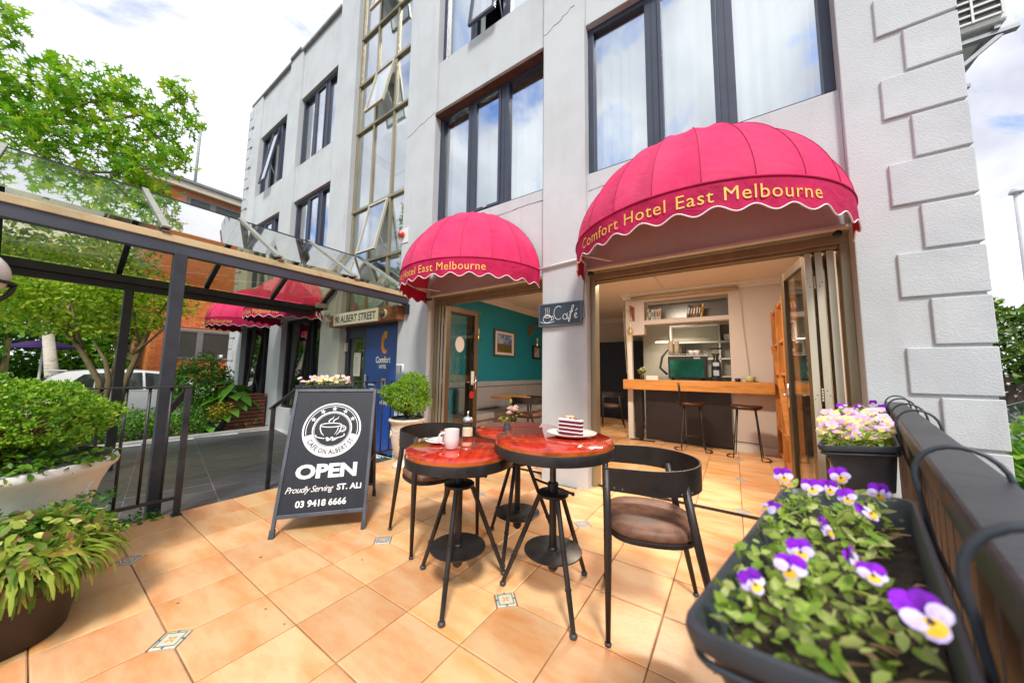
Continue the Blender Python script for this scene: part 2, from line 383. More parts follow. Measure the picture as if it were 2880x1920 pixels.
black_metal = pm('black_powder_coat', (0.022, 0.021, 0.022), 0.45, metal=0.2, var=0.3, scale=8, rvar=0.1)
gun_metal = pm('gunmetal_steel', (0.045, 0.040, 0.038), 0.4, metal=0.55, var=0.35, scale=10, rvar=0.12)
chair_metal = pm('brown_black_steel', (0.040, 0.033, 0.030), 0.42, metal=0.45, var=0.3, scale=9, rvar=0.1)
steel = pm('brushed_steel', (0.74, 0.74, 0.73), 0.28, metal=0.95, var=0.08, scale=12)
rail_paint = pm('worn_black_rail_paint', (0.030, 0.030, 0.033), 0.42, var=0.5, scale=7, bump=0.15, bscale=50, rvar=0.12)
rust_m = pm('rusty_lintel', (0.13, 0.070, 0.048), 0.85, var=0.4, scale=9, bump=0.2)
crack_m = pm('crack_shadow', (0.10, 0.09, 0.085), 0.95, var=0.2)
win_glass = glass_mat('window_glass', (0.90, 0.95, 0.95), 0.42, 3.0, gain=1.0)
stair_glass = glass_mat('stair_glass', (0.93, 0.97, 0.975), 0.26, 3.2, gain=1.0)
door_glass = glass_mat('door_glass', (0.95, 0.98, 0.97), 0.04, 5.0)
dark_glass = glass_mat('shade_glass', (0.70, 0.75, 0.70), 0.13, 4.0)
canopy_glass = glass_mat('canopy_glass', (0.88, 0.86, 0.68), 0.13, 1.8, gain=1.0, dirt=0.06)
curtain_m = pm('sheer_curtain', (0.86, 0.90, 0.88), 0.9, var=0.05, scale=2, stretch=(6, 6, 0.3))
room_m = pm('hotel_room_wall', (0.66, 0.66, 0.62), 0.9, var=0.06)
tile_m = pm('terracotta_tile', (0.72, 0.440, 0.222), 0.36, var=0.2, scale=2.3, col2=(0.69, 0.245, 0.058), ramp=(0.26, 0.58), objrand=0.15, hue=0.007, bump=0.10, bscale=45, stretch=(0.8, 2.2, 1), rvar=0.08)
grout_m = pm('tile_grout', (0.30, 0.22, 0.15), 0.95, var=0.6, scale=3, col2=(0.10, 0.07, 0.05), ramp=(0.35, 0.6))
dark_tile_m = pm('charcoal_plank_tile', (0.078, 0.082, 0.088), 0.40, var=0.4, scale=4, stretch=(7, 1.2, 1), objrand=0.12, bump=0.12, bscale=30, rvar=0.1)
grout2_m = pm('grey_grout', (0.62, 0.62, 0.60), 0.95, var=0.2)
concrete = pm('concrete', (0.33, 0.325, 0.31), 0.9, var=0.22, scale=4, bump=0.2, bscale=70)
asphalt = pm('asphalt', (0.065, 0.065, 0.067), 0.92, var=0.25, scale=2, bump=0.3, bscale=120)
soil = pm('potting_soil', (0.050, 0.034, 0.022), 0.95, var=0.5, scale=18, bump=0.8, bscale=40)
white_ceramic = pm('white_ceramic', (0.78, 0.77, 0.74), 0.18, var=0.04, coat=0.3)
black_plastic = pm('anthracite_plastic', (0.048, 0.056, 0.068), 0.45, var=0.3, scale=9, rvar=0.1)
timber_orange = pm('oiled_hardwood', (0.52, 0.215, 0.055), 0.38, var=0.3, scale=4, stretch=(1, 9, 9), bump=0.05, rvar=0.08)
timber_x = pm('laminated_oak', (0.62, 0.27, 0.065), 0.35, var=0.28, scale=3, stretch=(1.2, 10, 10), rvar=0.06)
timber_z = pm('hardwood_upright', (0.50, 0.20, 0.05), 0.42, var=0.32, scale=3, stretch=(8, 8, 0.9))
chrome_text = pm('letter_white', (0.80, 0.80, 0.80), 0.5, var=0.02)
letter_gold = pm('letter_yellow', (0.83, 0.50, 0.085), 0.6, var=0.06, scale=10)
letter_black = pm('letter_black', (0.02, 0.02, 0.02), 0.5, var=0.1)
chalk_black = pm('sign_panel_black', (0.016, 0.019, 0.027), 0.5, var=0.25, scale=3, stretch=(20, 1, 1), rvar=0.06, spec=0.35)
awning_m = pm('cerise_canvas', (0.62, 0.026, 0.108), 0.8, var=0.22, scale=1.6, bump=0.25, bscale=260, spec=0.15, col2=(0.64, 0.070, 0.155), ramp=(0.28, 0.72), streak=0.4, streak_col=(0.40, 0.045, 0.09), wrinkle=0.35)
awning_d = pm('cerise_valance', (0.50, 0.015, 0.080), 0.78, var=0.25, scale=3.0, bump=0.2, bscale=260, spec=0.2, wrinkle=0.5)
piping_w = pm('white_piping', (0.80, 0.78, 0.78), 0.7, var=0.03)
seam_m = pm('seam_thread', (0.36, 0.012, 0.06), 0.8, var=0.1)
FY = 3.352                 # street face of the hotel's piers
ZP = -0.2                  # level of the hotel's path

# ------------------------------------------------------------------ ground, terrace, path
g = MB(); g.add([(-400, -400, -0.42), (400, -400, -0.42), (400, 400, -0.42), (-400, 400, -0.42)], [(0, 1, 2, 3)])
struct(g.build('ground', asphalt))

def chamfer_tile(outline, h=0.018, c=0.004):
    """flat tile with a softened top edge; outline is counter-clockwise and convex"""
    n = len(outline); cx0 = sum(p[0] for p in outline) / n; cy0 = sum(p[1] for p in outline) / n
    m = MB(); inn = []
    for x, y in outline:
        d = math.hypot(x - cx0, y - cy0); k = 1 - c * 1.4 / d; inn.append((cx0 + (x - cx0) * k, cy0 + (y - cy0) * k))
    v = [(x, y, -h) for x, y in outline] + [(x, y, -c * 0.6) for x, y in outline] + [(x, y, 0) for x, y in inn]
    f = [tuple(range(2 * n, 3 * n))]
    for i in range(n):
        j = (i + 1) % n; f += [(i, j, n + j, n + i), (n + i, n + j, 2 * n + j, 2 * n + i)]
    return m.add(v, f)
T = 0.355; GX0, GY0 = -2.116, 0.463          # tile module and one of the inset crossings
hs = T / 2 - 0.0028; cutd = 0.075
def tile_outline(cut):
    a = hs
    c = {(-1, -1): [(-a, -a + cutd), (-a + cutd, -a)], (1, -1): [(a - cutd, -a), (a, -a + cutd)], (1, 1): [(a, a - cutd), (a - cutd, a)], (-1, 1): [(-a + cutd, a), (-a, a - cutd)]}
    o = []
    for k in ((-1, -1), (1, -1), (1, 1), (-1, 1)):
        o += c[k] if k == cut else [(k[0] * a, k[1] * a)]
    return o
tile_me = {k: chamfer_tile(tile_outline(k)).mesh('floor_tile', tile_m) for k in (None, (-1, -1), (1, -1), (1, 1), (-1, 1))}
# painted inset: cream square with a blue border, ring and four-petal flower, built as thin glaze layers
cream = pm('inset_glaze_cream', (0.66, 0.60, 0.47), 0.3, var=0.12, scale=30)
blue_g = pm('inset_glaze_blue', (0.10, 0.15, 0.34), 0.3, var=0.2, scale=40)
ochre_g = pm('inset_glaze_ochre', (0.68, 0.36, 0.07), 0.3, var=0.2, scale=40)
green_g = pm('inset_glaze_green', (0.10, 0.26, 0.17), 0.3, var=0.2, scale=40)
def inset_mesh(variant):
    m = chamfer_tile([(-0.049, -0.049), (0.049, -0.049), (0.049, 0.049), (-0.049, 0.049)])
    b = 0.0405
    for s_ in ((-b, b, -b, -b + 0.005), (-b, b, b - 0.005, b), (-b, -b + 0.005, -b + 0.005, b - 0.005), (b - 0.005, b, -b + 0.005, b - 0.005)):
        m.box(s_[0], s_[1], s_[2], s_[3], -0.001, 0.0006, 1 if variant == 0 else 3)
    if variant == 0:
        n = 28; v = []
        for j in range(n):
            a = 2 * PI * j / n; rr = 0.029 + 0.004 * math.cos(4 * a)
            v += [(rr * math.cos(a), rr * math.sin(a), 0.0007), ((rr - 0.005) * math.cos(a), (rr - 0.005) * math.sin(a), 0.0007)]
        m.add(v, [(2 * j, (2 * j + 2) % (2 * n), (2 * j + 3) % (2 * n), 2 * j + 1) for j in range(n)], 1)
    for q in range(4):
        a = q * PI / 2 + (0 if variant == 0 else PI / 4); c, s_ = math.cos(a), math.sin(a)
        pt = [(0.003, 0), (0.010, 0.0055), (0.019, 0.004), (0.022, 0), (0.019, -0.004), (0.010, -0.0055)]
        m.add([(x * c - y * s_, x * s_ + y * c, 0.0009) for x, y in pt], [tuple(range(6))], 2)
        a += PI / 4; c, s_ = math.cos(a), math.sin(a); k = 1.0 if variant == 0 else 1.25
        pt = [(0.030 * k, 0), (0.035 * k, 0.006), (0.041 * k, 0.003), (0.041 * k, -0.003), (0.035 * k, -0.006)]
        m.add([(x * c - y * s_, x * s_ + y * c, 0.0009) for x, y in pt], [tuple(range(5))], 1)
    return m.mesh('inset_tile', [cream, blue_g, ochre_g, green_g])
inset_me = [inset_mesh(0), inset_mesh(1)]
def lay_tiles(parent, x0, x1, y0, y1, skip=None, z=0.0):
    """terracotta tiles on the common grid; every third crossing holds a small painted inset turned by 45 degrees"""
    i0, i1 = math.floor((x0 - GX0) / T), math.ceil((x1 - GX0) / T)
    j0, j1 = math.floor((y0 - GY0) / T), math.ceil((y1 - GY0) / T)
    for i in range(i0, i1):
        for j in range(j0, j1):
            cx, cyy = GX0 + (i + 0.5) * T, GY0 + (j + 0.5) * T
            if cx < x0 or cx > x1 or cyy < y0 or cyy > y1 or (skip and skip(cx, cyy)): continue
            cut = None
            for (sx_, sy_) in ((-1, -1), (1, -1), (1, 1), (-1, 1)):
                if (i + (sx_ > 0)) % 3 == 0 and (j + (sy_ > 0)) % 3 == 0: cut = (sx_, sy_)
            inst('floor_tile', tile_me[cut], parent, (cx, cyy, z + random.uniform(-0.0008, 0.0008)), (random.uniform(-.0015, .0015), random.uniform(-.0015, .0015), 0))
    for i in range(i0, i1 + 1):
        for j in range(j0, j1 + 1):
            if i % 3 == 0 and j % 3 == 0:
                cx, cyy = GX0 + i * T, GY0 + j * T
                if x0 + 0.05 < cx < x1 - 0.05 and y0 + 0.05 < cyy < y1 - 0.05 and not (skip and skip(cx, cyy)):
                    inst('inset_tile', inset_me[0 if (i + j) % 2 or j > 3 else 1], parent, (cx, cyy, z), (0, 0, PI / 4))
XE = -3.895
def rail_x(y): return 0.07 + 0.236 * y
m = MB(); m.prism([(XE, -1.9), (0.75, -1.9), (rail_x(3.53) + 0.5, 3.53), (XE, 3.53)], -0.42, -0.009)
terrace = struct(m.build('terrace', grout_m))
lay_tiles(terrace, XE, 1.15, -1.3, 3.52, skip=lambda x, y: x > rail_x(y) + 0.42 or (y > 3.30 and (x < -3.84 or -1.86 < x < -1.3 or x > 0.78)))
m = MB(); m.box(-4.2, 0.95, 3.533, 9.4, -0.42, -0.009)
cafe_floor = struct(m.build('cafe_floor', grout_m))
lay_tiles(cafe_floor, -4.2, 0.9, 3.56, 9.2, skip=lambda x, y: (y > 6.5 and x > -1.6) or (y > 6.6 and x < -3.2))

m = MB(); m.box(-9.0, XE - 0.004, -3.2, FY + 0.06, -0.42, ZP - 0.003)
walkway = struct(m.build('walkway', grout2_m))
PW, PL = 0.30, 0.70; ca, sa = math.cos(R(-9.3)), math.sin(R(-9.3))
plank_me = chamfer_tile([(-PW / 2 + .006, -PL / 2 + .006), (PW / 2 - .006, -PL / 2 + .006), (PW / 2 - .006, PL / 2 - .006), (-PW / 2 + .006, PL / 2 - .006)], 0.006, 0.001).mesh('plank_tile', dark_tile_m)
for i in range(-2, 20):
    for j in range(-6, 5):
        u, w = i * PW, j * PL + 0.31
        x = -4.35 - u * ca + w * -sa * 0.0 - 0.0; y = 1.27 + u * 0.1635 + w
        if -8.86 < x < XE - 0.13 and -3.0 < y < FY - 0.3: inst('plank_tile', plank_me, walkway, (x, y, ZP + random.uniform(-.0008, .0008)), (0, 0, R(-9.3)))
m = MB(); m.box(-9.16, -9.0, -3.2, FY + 0.02, -0.42, ZP + 0.05)
struct(m.build('kerb', concrete, bevel=0.012))
m = MB()
nx, ny = 40, 40
for i in range(nx + 1):
    for j in range(ny + 1):
        x = -12.9 + (-9.16 + 12.9) * i / nx; y = -3.4 + (FY - 0.02 + 3.4) * j / ny
        m.v.append((x, y, ZP + 0.01 + 0.05 * math.sin(x * 3 + y) * math.sin(y * 2.3) + random.uniform(0, 0.03)))
for i in range(nx):
    for j in range(ny): m.f.append((i * (ny + 1) + j, (i + 1) * (ny + 1) + j, (i + 1) * (ny + 1) + j + 1, i * (ny + 1) + j + 1)); m.m.append(0)
struct(m.build('garden_bed', soil))
m = MB(); m.add([(-17.2, -12, ZP - 0.2), (-12.9, -12, ZP - 0.2), (-12.9, 20, ZP - 0.2), (-17.2, 20, ZP - 0.2)], [(0, 1, 2, 3)])
struct(m.build('driveway', pm('driveway_concrete', (0.20, 0.20, 0.195), 0.9, var=0.2, scale=1.5, bump=0.2)))
# pavement and road on the street side, seen in reflections
m = MB(); m.box(-30, 30, -6.5, -1.9, -0.42, -0.15); struct(m.build('pavement', concrete))

# ------------------------------------------------------------------ cafe interior shell (behind the folding doors)
teal = pm('teal_wall_paint', (0.008, 0.235, 0.33), 0.55, var=0.08, scale=1.0)
grey_in = pm('warm_grey_wall_paint', (0.60, 0.545, 0.515), 0.7, var=0.05, scale=1.0)
ceil_m = pm('ceiling_paint', (0.78, 0.73, 0.69), 0.8, var=0.04)
dado_m = pm('grey_dado_paint', (0.40, 0.41, 0.44), 0.6, var=0.06)
navy = pm('navy_door_paint', (0.012, 0.018, 0.040), 0.5, var=0.15)
CZ = 2.72
m = MB(); m.box(-4.42, -4.2, 3.62, 9.4, -0.1, 3.1); w = struct(m.build('wall_left', teal))
m = MB(); m.box(-4.2, -4.178, 3.66, 9.2, 0.90, 1.0); struct(m.build('dado_rail', dado_m, bevel=0.004))
m = MB(); m.box(0.86, 1.1, 3.63, 9.4, -0.1, 3.1); struct(m.build('wall_right', grey_in))
m = MB(); m.box(-4.2, 0.86, 9.2, 9.4, -0.1, 3.1); struct(m.build('wall_back', grey_in))
m = MB(); m.box(-4.2, 0.86, 3.62, 9.2, CZ, 2.9); cl = struct(m.build('ceiling', ceil_m))
m = MB()
for (p, q) in (((-4.2, 3.7), (-4.2, 9.2)), ((-4.2, 9.2), (-1.72, 9.2))):
    d = Vector((q[0] - p[0], q[1] - p[1], 0)).normalized(); nrm = Vector((d.y, -d.x, 0))
    for dd, zz, hh in ((0.0, CZ - 0.11, 0.11), (0.035, CZ - 0.055, 0.055), (0.07, CZ - 0.025, 0.025)):
        a, b = Vector((*p, 0)) + nrm * (dd + 0.02), Vector((*q, 0)) + nrm * (dd + 0.02)
        m.bar(a + Vector((0, 0, zz + hh / 2 - 0.001)), b + Vector((0, 0, zz + hh / 2 - 0.001)), 0.036, hh)
struct(m.build('cornice', trim_white))
m = MB(); m.box(-2.30, -2.28, 3.7, 6.4, CZ - 0.012, CZ - 0.001); m.box(-1.0, -0.97, 4.2, 6.44, CZ - 0.014, CZ - 0.001); struct(m.build('ceiling_batten', trim_white))
# servery wall between cafe and kitchen: solid with a book niche and a serving hatch
m = MB(); Y0, Y1 = 6.46, 6.66
for (x0, x1, z0, z1) in ((-1.70, -1.36, 1.93, CZ), (-1.36, -0.03, 2.55, CZ), (-1.36, -0.03, 2.115, 2.19), (-0.03, 0.86, 0, CZ), (-1.36, -0.68 + 0.01, 2.19, 2.2)):
    m.box(x0, x1, Y0, Y1, z0, z1)
struct(m.build('servery_wall', grey_in, bevel=0.004))
m = MB(); m.box(-1.36, -0.03, 6.86, 6.88, 2.19, 2.55); struct(m.build('niche_back', pm('niche_glass_grey', (0.20, 0.21, 0.20), 0.2, var=0.1)))
m = MB(); m.box(-1.68, -1.59, 6.44, 6.53, 0, 1.93); struct(m.build('servery_post', trim_white))
m = MB(); m.box(-1.70, 0.86, 7.92, 8.0, 0, CZ); struct(m.build('kitchen_wall', pm('kitchen_wall_paint', (0.42, 0.43, 0.38), 0.6, var=0.06)))
m = MB()
for k, (dd, zz, hh) in enumerate(((0.0, CZ - 0.10, 0.10), (0.035, CZ - 0.05, 0.05))):
    m.box(-1.74 - dd, 0.86, 6.42 - dd, 6.455 - dd * 0.99, zz, zz + hh - 0.002)
struct(m.build('servery_cornice', trim_white))

# ------------------------------------------------------------------ hotel building
hotel = thing('hotel_building', 'three storey pale grey rendered hotel with quoined corner and dark framed windows', 'building', (-5.5, 6.0, ZP))
def H(mb, name, mat, parent=None, **kw): return mb.build(name, mat, parent or hotel, world=True, **kw)
PIERS = [(-12.35, -11.50), (-9.60, -8.92), (-7.05, -6.30), (-4.52, -3.81), (-1.84, -1.30), (0.78, 1.345)]
BAYS = [(-11.50, -9.60), (-8.92, -7.05), (-6.30, -4.52), (-3.81, -1.84), (-1.30, 0.78)]
LOW, HIGH = 9.42, 10.9
YW = FY + 0.05
for k, (a, b) in enumerate(PIERS):
    top = LOW if b < -7.1 else HIGH
    m = MB(); m.box(a, b, FY, FY + 0.30, -0.42, top + (0.05 if k < 2 else 0)); H(m, 'pilaster', render_wall, bevel=0.006)
for k, (a, b) in enumerate(BAYS):
    top = LOW if b < -6.9 else HIGH
    if k == 2: continue
    if k < 2: zz = [(ZP - 0.2, 0.30), (2.35, 3.45), (5.32, 6.24), (8.08, top)]
    else: zz = [(2.35, 3.45), (5.32, 6.24), (8.08, top)]
    for z0, z1 in zz:
        m = MB(); m.box(a, b, YW, FY + 0.30, z0, z1); H(m, 'wall_panel', render_wall, bevel=0.005)
# flank walls, floors, roof, so that the block is closed
m = MB(); m.box(1.10, 1.335, FY + 0.301, 15, -0.42, HIGH); H(m, 'flank_wall', render_wall)
m = MB(); m.box(-12.34, -12.1, FY + 0.301, 15, -0.42, LOW); H(m, 'flank_wall', render_wall)
m = MB(); m.box(-12.34, 1.335, 14.8, 15.0, -0.42, LOW); H(m, 'rear_wall', render_wall)
m = MB(); m.box(-12.2, -7.1, FY + 0.31, 14.9, LOW - 0.35, LOW - 0.2); m.box(-7.1, 1.2, FY + 0.31, 14.9, HIGH - 0.35, HIGH - 0.2); m.box(-7.1, -6.9, FY + 0.31, 14.9, LOW - 0.2, HIGH); H(m, 'roof', concrete)
for z in (2.95, 5.75):
    m = MB(); m.box(-12.1, -6.35, FY + 0.31, 14.8, z, z + 0.2); m.box(-4.47, 1.10, FY + 0.31, 14.8, z, z + 0.2); H(m, 'floor_slab', concrete)
m = MB(); m.box(-12.1, -6.4, 6.6, 6.75, -0.3, LOW - 0.4); m.box(-4.47, 1.1, 6.9, 7.0, 3.16, HIGH - 0.4); m.box(-6.4, -4.44, 6.0, 6.1, -0.3, HIGH - 0.4)
m.box(-6.40, -6.36, FY + 0.31, 6.6, -0.3, HIGH - 0.4); m.box(-4.50, -4.44, FY + 0.31, 6.9, -0.3, HIGH - 0.4); m.box(-9.30, -9.22, FY + 0.31, 6.6, -0.2, LOW - 0.4); m.box(-1.6, -1.55, FY + 0.31, 6.9, 3.16, HIGH - 0.4)
H(m, 'partition_wall', room_m)
m = MB(); m.box(-12.1, -4.5, FY + 0.31, 6.6, ZP - 0.02, ZP); H(m, 'lobby_floor', pm('lobby_carpet', (0.11, 0.10, 0.09), 0.9))
# parapet capping
m = MB()
for a, b in ((-12.30, -9.55), (-9.00, -7.06)): m.box(a, b, FY - 0.02, FY + 0.34, LOW + 0.001, LOW + 0.06)
m.box(-9.56, -8.98, FY - 0.05, FY + 0.34, LOW + 0.052, LOW + 0.11)
H(m, 'parapet_cap', pm('zinc_capping', (0.30, 0.30, 0.28), 0.55, metal=0.3, var=0.2))
m = MB(); m.box(-7.06, 1.36, FY - 0.02, FY + 0.34, HIGH, HIGH + 0.07); H(m, 'parapet_cap', MATS['zinc_capping'])
# quoin blocks, right corner and far left corner
CH = 0.3275
for i in range(-1, 30):
    z0 = 0.752 + CH * i - CH * 1; long_ = i % 2 == 0
    if z0 > HIGH - 0.3: break
    x0 = (0.98 if long_ else 1.11)
    if z0 < -0.3: continue
    m = MB(); m.box(x0, 1.362, FY - 0.018, FY + (0.20 if long_ else 0.34), z0 + 0.010, z0 + CH - 0.010)
    H(m, 'quoin_block', quoin_m, bevel=0.007, seg=2)
for i in range(28):
    z0 = 0.1 + CH * i; long_ = i % 2 == 0
    if z0 > LOW - 0.3: break
    m = MB(); m.box(-12.385, -12.0 if long_ else -12.13, FY - 0.035, FY + 0.3, z0 + 0.014, z0 + CH - 0.014)
    H(m, 'quoin_block', quoin_m, bevel=0.01)
# hairline cracks and lintel rust
def crack(pts, y, wd=0.006):
    m = MB()
    for p, q in zip(pts[:-1], pts[1:]): m.bar((p[0], y, p[1]), (q[0], y, q[1]), wd * random.uniform(0.5, 1.2), 0.0024, up=(0, 1, 0))
    return H(m, 'crack', crack_m)
def jag(x0, z0, x1, z1, n, j=0.02): return [(x0 + (x1 - x0) * t / n, z0 + (z1 - z0) * t / n + random.uniform(-j, j)) for t in range(n + 1)]
crack(jag(-1.84, 5.47, -1.42, 5.62, 9, 0.02), FY - 0.001, 0.007)
crack(jag(-4.50, 5.18, -3.83, 5.34, 10, 0.012), FY - 0.001, 0.007)
crack(jag(-2.9, 3.30, -1.86, 3.31, 14, 0.010), YW - 0.001, 0.008)
crack(jag(-1.28, 3.25, -0.9, 3.26, 8, 0.008), YW - 0.001, 0.006)
m = MB(); m.box(-3.808, -1.842, FY - 0.004, FY + 0.12, 5.27, 5.319); H(m, 'steel_lintel', rust_m)

def curtain(parent, x0, x1, z0, z1, y, amp=0.03, wl=0.11):
    n = max(6, int((x1 - x0) / 0.018)); m = MB(); ph = random.random() * 6
    for i in range(n + 1):
        x = x0 + (x1 - x0) * i / n; dy = amp * math.sin(2 * PI * x / wl + ph) + 0.4 * amp * math.sin(2 * PI * x / (wl * 2.7) + ph * 2)
        m.v += [(x, y + dy, z0), (x, y + dy * 0.8, z1)]
    for i in range(n): m.f.append((2 * i, 2 * i + 2, 2 * i + 3, 2 * i + 1)); m.m.append(0)
    return H(m, 'curtain', curtain_m, parent, smooth=True)
def pane(parent, x0, x1, z0, z1, y, mat, name='pane'):
    m = MB(); m.box(x0, x1, y, y + 0.006, z0, z1); return H(m, name, mat, parent)
def sash_open(parent, x0, x1, z0, z1, y, ang, fm, gm, t=0.045):
    """awning sash hinged at its head and pushed out at the foot"""
    c, s_ = math.cos(ang), math.sin(ang)
    def fn(p): dz = z1 - p.z; dy = p.y - y; return Vector((p.x, y - dz * s_ + dy * c, z1 - dz * c - dy * s_))
    m = MB()
    m.box(x0, x1, y - 0.03, y + 0.01, z1 - t, z1); m.box(x0, x1, y - 0.03, y + 0.01, z0, z0 + t)
    m.box(x0, x0 + t, y - 0.03, y + 0.01, z0 + t, z1 - t); m.box(x1 - t, x1, y - 0.03, y + 0.01, z0 + t, z1 - t); m.xf(fn)
    sh = H(m, 'sash', fm, parent)
    m = MB(); m.box(x0 + t * .8, x1 - t * .8, y - 0.013, y - 0.007, z0 + t * .8, z1 - t * .8); m.xf(fn); H(m, 'pane', gm, parent)
    m = MB(); zc = z0 + 0.3 * (z1 - z0); m.bar(fn(Vector((x1 - 0.03, y, zc))), (x1 - 0.03, y + 0.03, z0 + 0.06), 0.012, 0.012); H(m, 'stay', steel, parent)
    return sh
def window(x0, x1, z0, z1, open_mid=0.0, curtains=True, y=None, fm=frame_dark, gm=win_glass, hide_sill=False):
    y = y or FY + 0.12; t = 0.07; d = 0.09
    w1, w2 = x0 + (x1 - x0) * 0.34, x0 + (x1 - x0) * 0.655; mw = 0.065
    m = MB()
    m.box(x0, x1, y, y + d, z1 - t, z1); m.box(x0, x1, y, y + d, z0, z0 + t * 0.8)
    m.box(x0, x0 + t, y, y + d, z0 + t * .8, z1 - t); m.box(x1 - t, x1, y, y + d, z0 + t * .8, z1 - t)
    for c in (w1, w2): m.box(c - mw, c + mw, y + 0.004, y + d - 0.004, z0 + t * .8, z1 - t)
    w_ = H(m, 'window', fm, bevel=0.004)
    m = MB()       # gasket lines on the mullions
    for c in (w1, w2): m.box(c - 0.005, c + 0.005, y + 0.0015, y + 0.006, z0 + t, z1 - t)
    H(m, 'gasket', letter_black, w_)
    pane(w_, x0 + t, w1 - mw, z0 + t * .8, z1 - t, y + 0.05, gm); pane(w_, w2 + mw, x1 - t, z0 + t * .8, z1 - t, y + 0.05, gm)
    a, b, c, e = w1 + mw, w2 - mw, z0 + t * .8, z1 - t
    if open_mid: sash_open(w_, a, b, c, e, y + 0.02, open_mid, fm, gm)
    else:
        m = MB(); s_ = 0.04
        m.box(a, b, y - 0.012, y + 0.03, e - s_, e); m.box(a, b, y - 0.012, y + 0.03, c, c + s_); m.box(a, a + s_, y - 0.012, y + 0.03, c + s_, e - s_); m.box(b - s_, b, y - 0.012, y + 0.03, c + s_, e - s_)
        H(m, 'sash', fm, w_, bevel=0.003); pane(w_, a + s_, b - s_, c + s_, e - s_, y + 0.015, gm)
        m = MB(); m.box((a + b) / 2 - 0.03, (a + b) / 2 + 0.03, y - 0.03, y - 0.013, c + 0.008, c + 0.026); H(m, 'latch', steel, w_)
    if curtains:
        curtain(w_, x0 + 0.12, w1 + 0.1, z0 + 0.02, z1, y + 0.15); curtain(w_, w2 - 0.1, x1 - 0.1, z0 + 0.02, z1, y + 0.15)
        if not open_mid: curtain(w_, w1 + 0.1, w2 - 0.1, z0 + 0.02, z1, y + 0.19, 0.02, 0.16)
    return w_
for k in (0, 1, 3, 4):
    a, b = BAYS[k]
    window(a, b, 3.45, 5.32)
    window(a, b, 6.24, 8.08, open_mid=R(9) if k == 0 else (R(7) if k == 3 else 0))
# ground floor windows of the far bays: tall black frames with tilted middle sashes
for k in (0, 1):
    a, b = BAYS[k]; window(a, b, 0.30, 2.35, open_mid=R(5), curtains=False, gm=dark_glass, fm=black_metal)
# stair glazing over the entrance
a, b = BAYS[2]; ZB = [2.28, 3.25, 4.35, 6.05, 7.12, 8.20, 9.30, 10.40, HIGH - 0.05]; XB = [a, -5.69, -5.06, b]
yg = FY + 0.10; m = MB()
for z in ZB: m.box(a, b, yg - 0.012, yg + 0.06, z - 0.026, z + 0.026)
for i, x in enumerate(XB):
    xx = x + (0.026 if i == 0 else -0.026 if i == 3 else 0)
    for z0, z1 in zip(ZB[:-1], ZB[1:]): m.box(xx - 0.026, xx + 0.026, yg, yg + 0.055, z0 + 0.026, z1 - 0.026)
stairwin = H(m, 'stair_window', frame_gold, bevel=0.004)
for r_, (z0, z1) in enumerate(zip(ZB[:-1], ZB[1:])):
    for c_ in range(3):
        x0, x1 = XB[c_] + (0.052 if c_ == 0 else 0.026), XB[c_ + 1] - (0.052 if c_ == 2 else 0.026)
        if r_ in (1, 3, 5) and c_ == 1: sash_open(stairwin, x0, x1, z0 + 0.026, z1 - 0.026, yg, R(12), stile_pale, stair_glass, 0.035)
        else: pane(stairwin, x0, x1, z0 + 0.026, z1 - 0.026, yg + 0.03, stair_glass)
m = MB()    # flights and landings behind the glass
for z in (2.9, 4.3, 5.7, 7.1, 8.5, 9.9):
    m.box(-6.36, -4.5, 4.4, 6.0, z, z + 0.22)
for z in (3.6, 5.0, 6.4, 7.8, 9.2): m.box(-6.34, -4.52, 4.05, 4.2, z, z + 0.28)
H(m, 'stair_flight', trim_white)
# hotel entrance: glazed door, blue panel
yd = FY + 0.14
m = MB(); m.box(-6.30, -4.52, yd - 0.02, yd + 0.10, 1.95, 2.27); H(m, 'door_head', frame_dark)
m = MB()
m.box(-6.30, -6.20, yd, yd + 0.06, ZP, 1.95); m.box(-5.69, -5.60, yd, yd + 0.06, ZP, 1.95); m.box(-6.20, -5.69, yd, yd + 0.06, 1.80, 1.95); m.box(-6.20, -5.69, yd, yd + 0.06, ZP, ZP + 0.15)
edoor = H(m, 'entrance_door', frame_dark, bevel=0.004)
pane(edoor, -6.20, -5.69, ZP + 0.15, 1.80, yd + 0.03, dark_glass)
m = MB(); m.box(-6.02, -5.80, yd + 0.018, yd + 0.022, 1.08, 1.52); H(m, 'paper_notice', trim_white, edoor)
m = MB()
for k in range(9): m.box(-5.99, -5.99 + random.uniform(0.1, 0.17), yd + 0.0162, yd + 0.0176, 1.42 - k * 0.035, 1.426 - k * 0.035)
H(m, 'notice_print', letter_black, edoor)
m = MB(); m.box(-6.29, -6.23, yd - 0.045, yd - 0.001, 1.55, 1.72); H(m, 'door_contact', trim_white, edoor)
blue_m = pm('hotel_blue_vinyl', (0.008, 0.062, 0.31), 0.35, var=0.06)
m = MB(); m.box(-5.60, -4.53, yd - 0.01, yd + 0.04, ZP, 1.95); bp = H(m, 'entrance_panel', blue_m, bevel=0.003)
yl = yd - 0.013
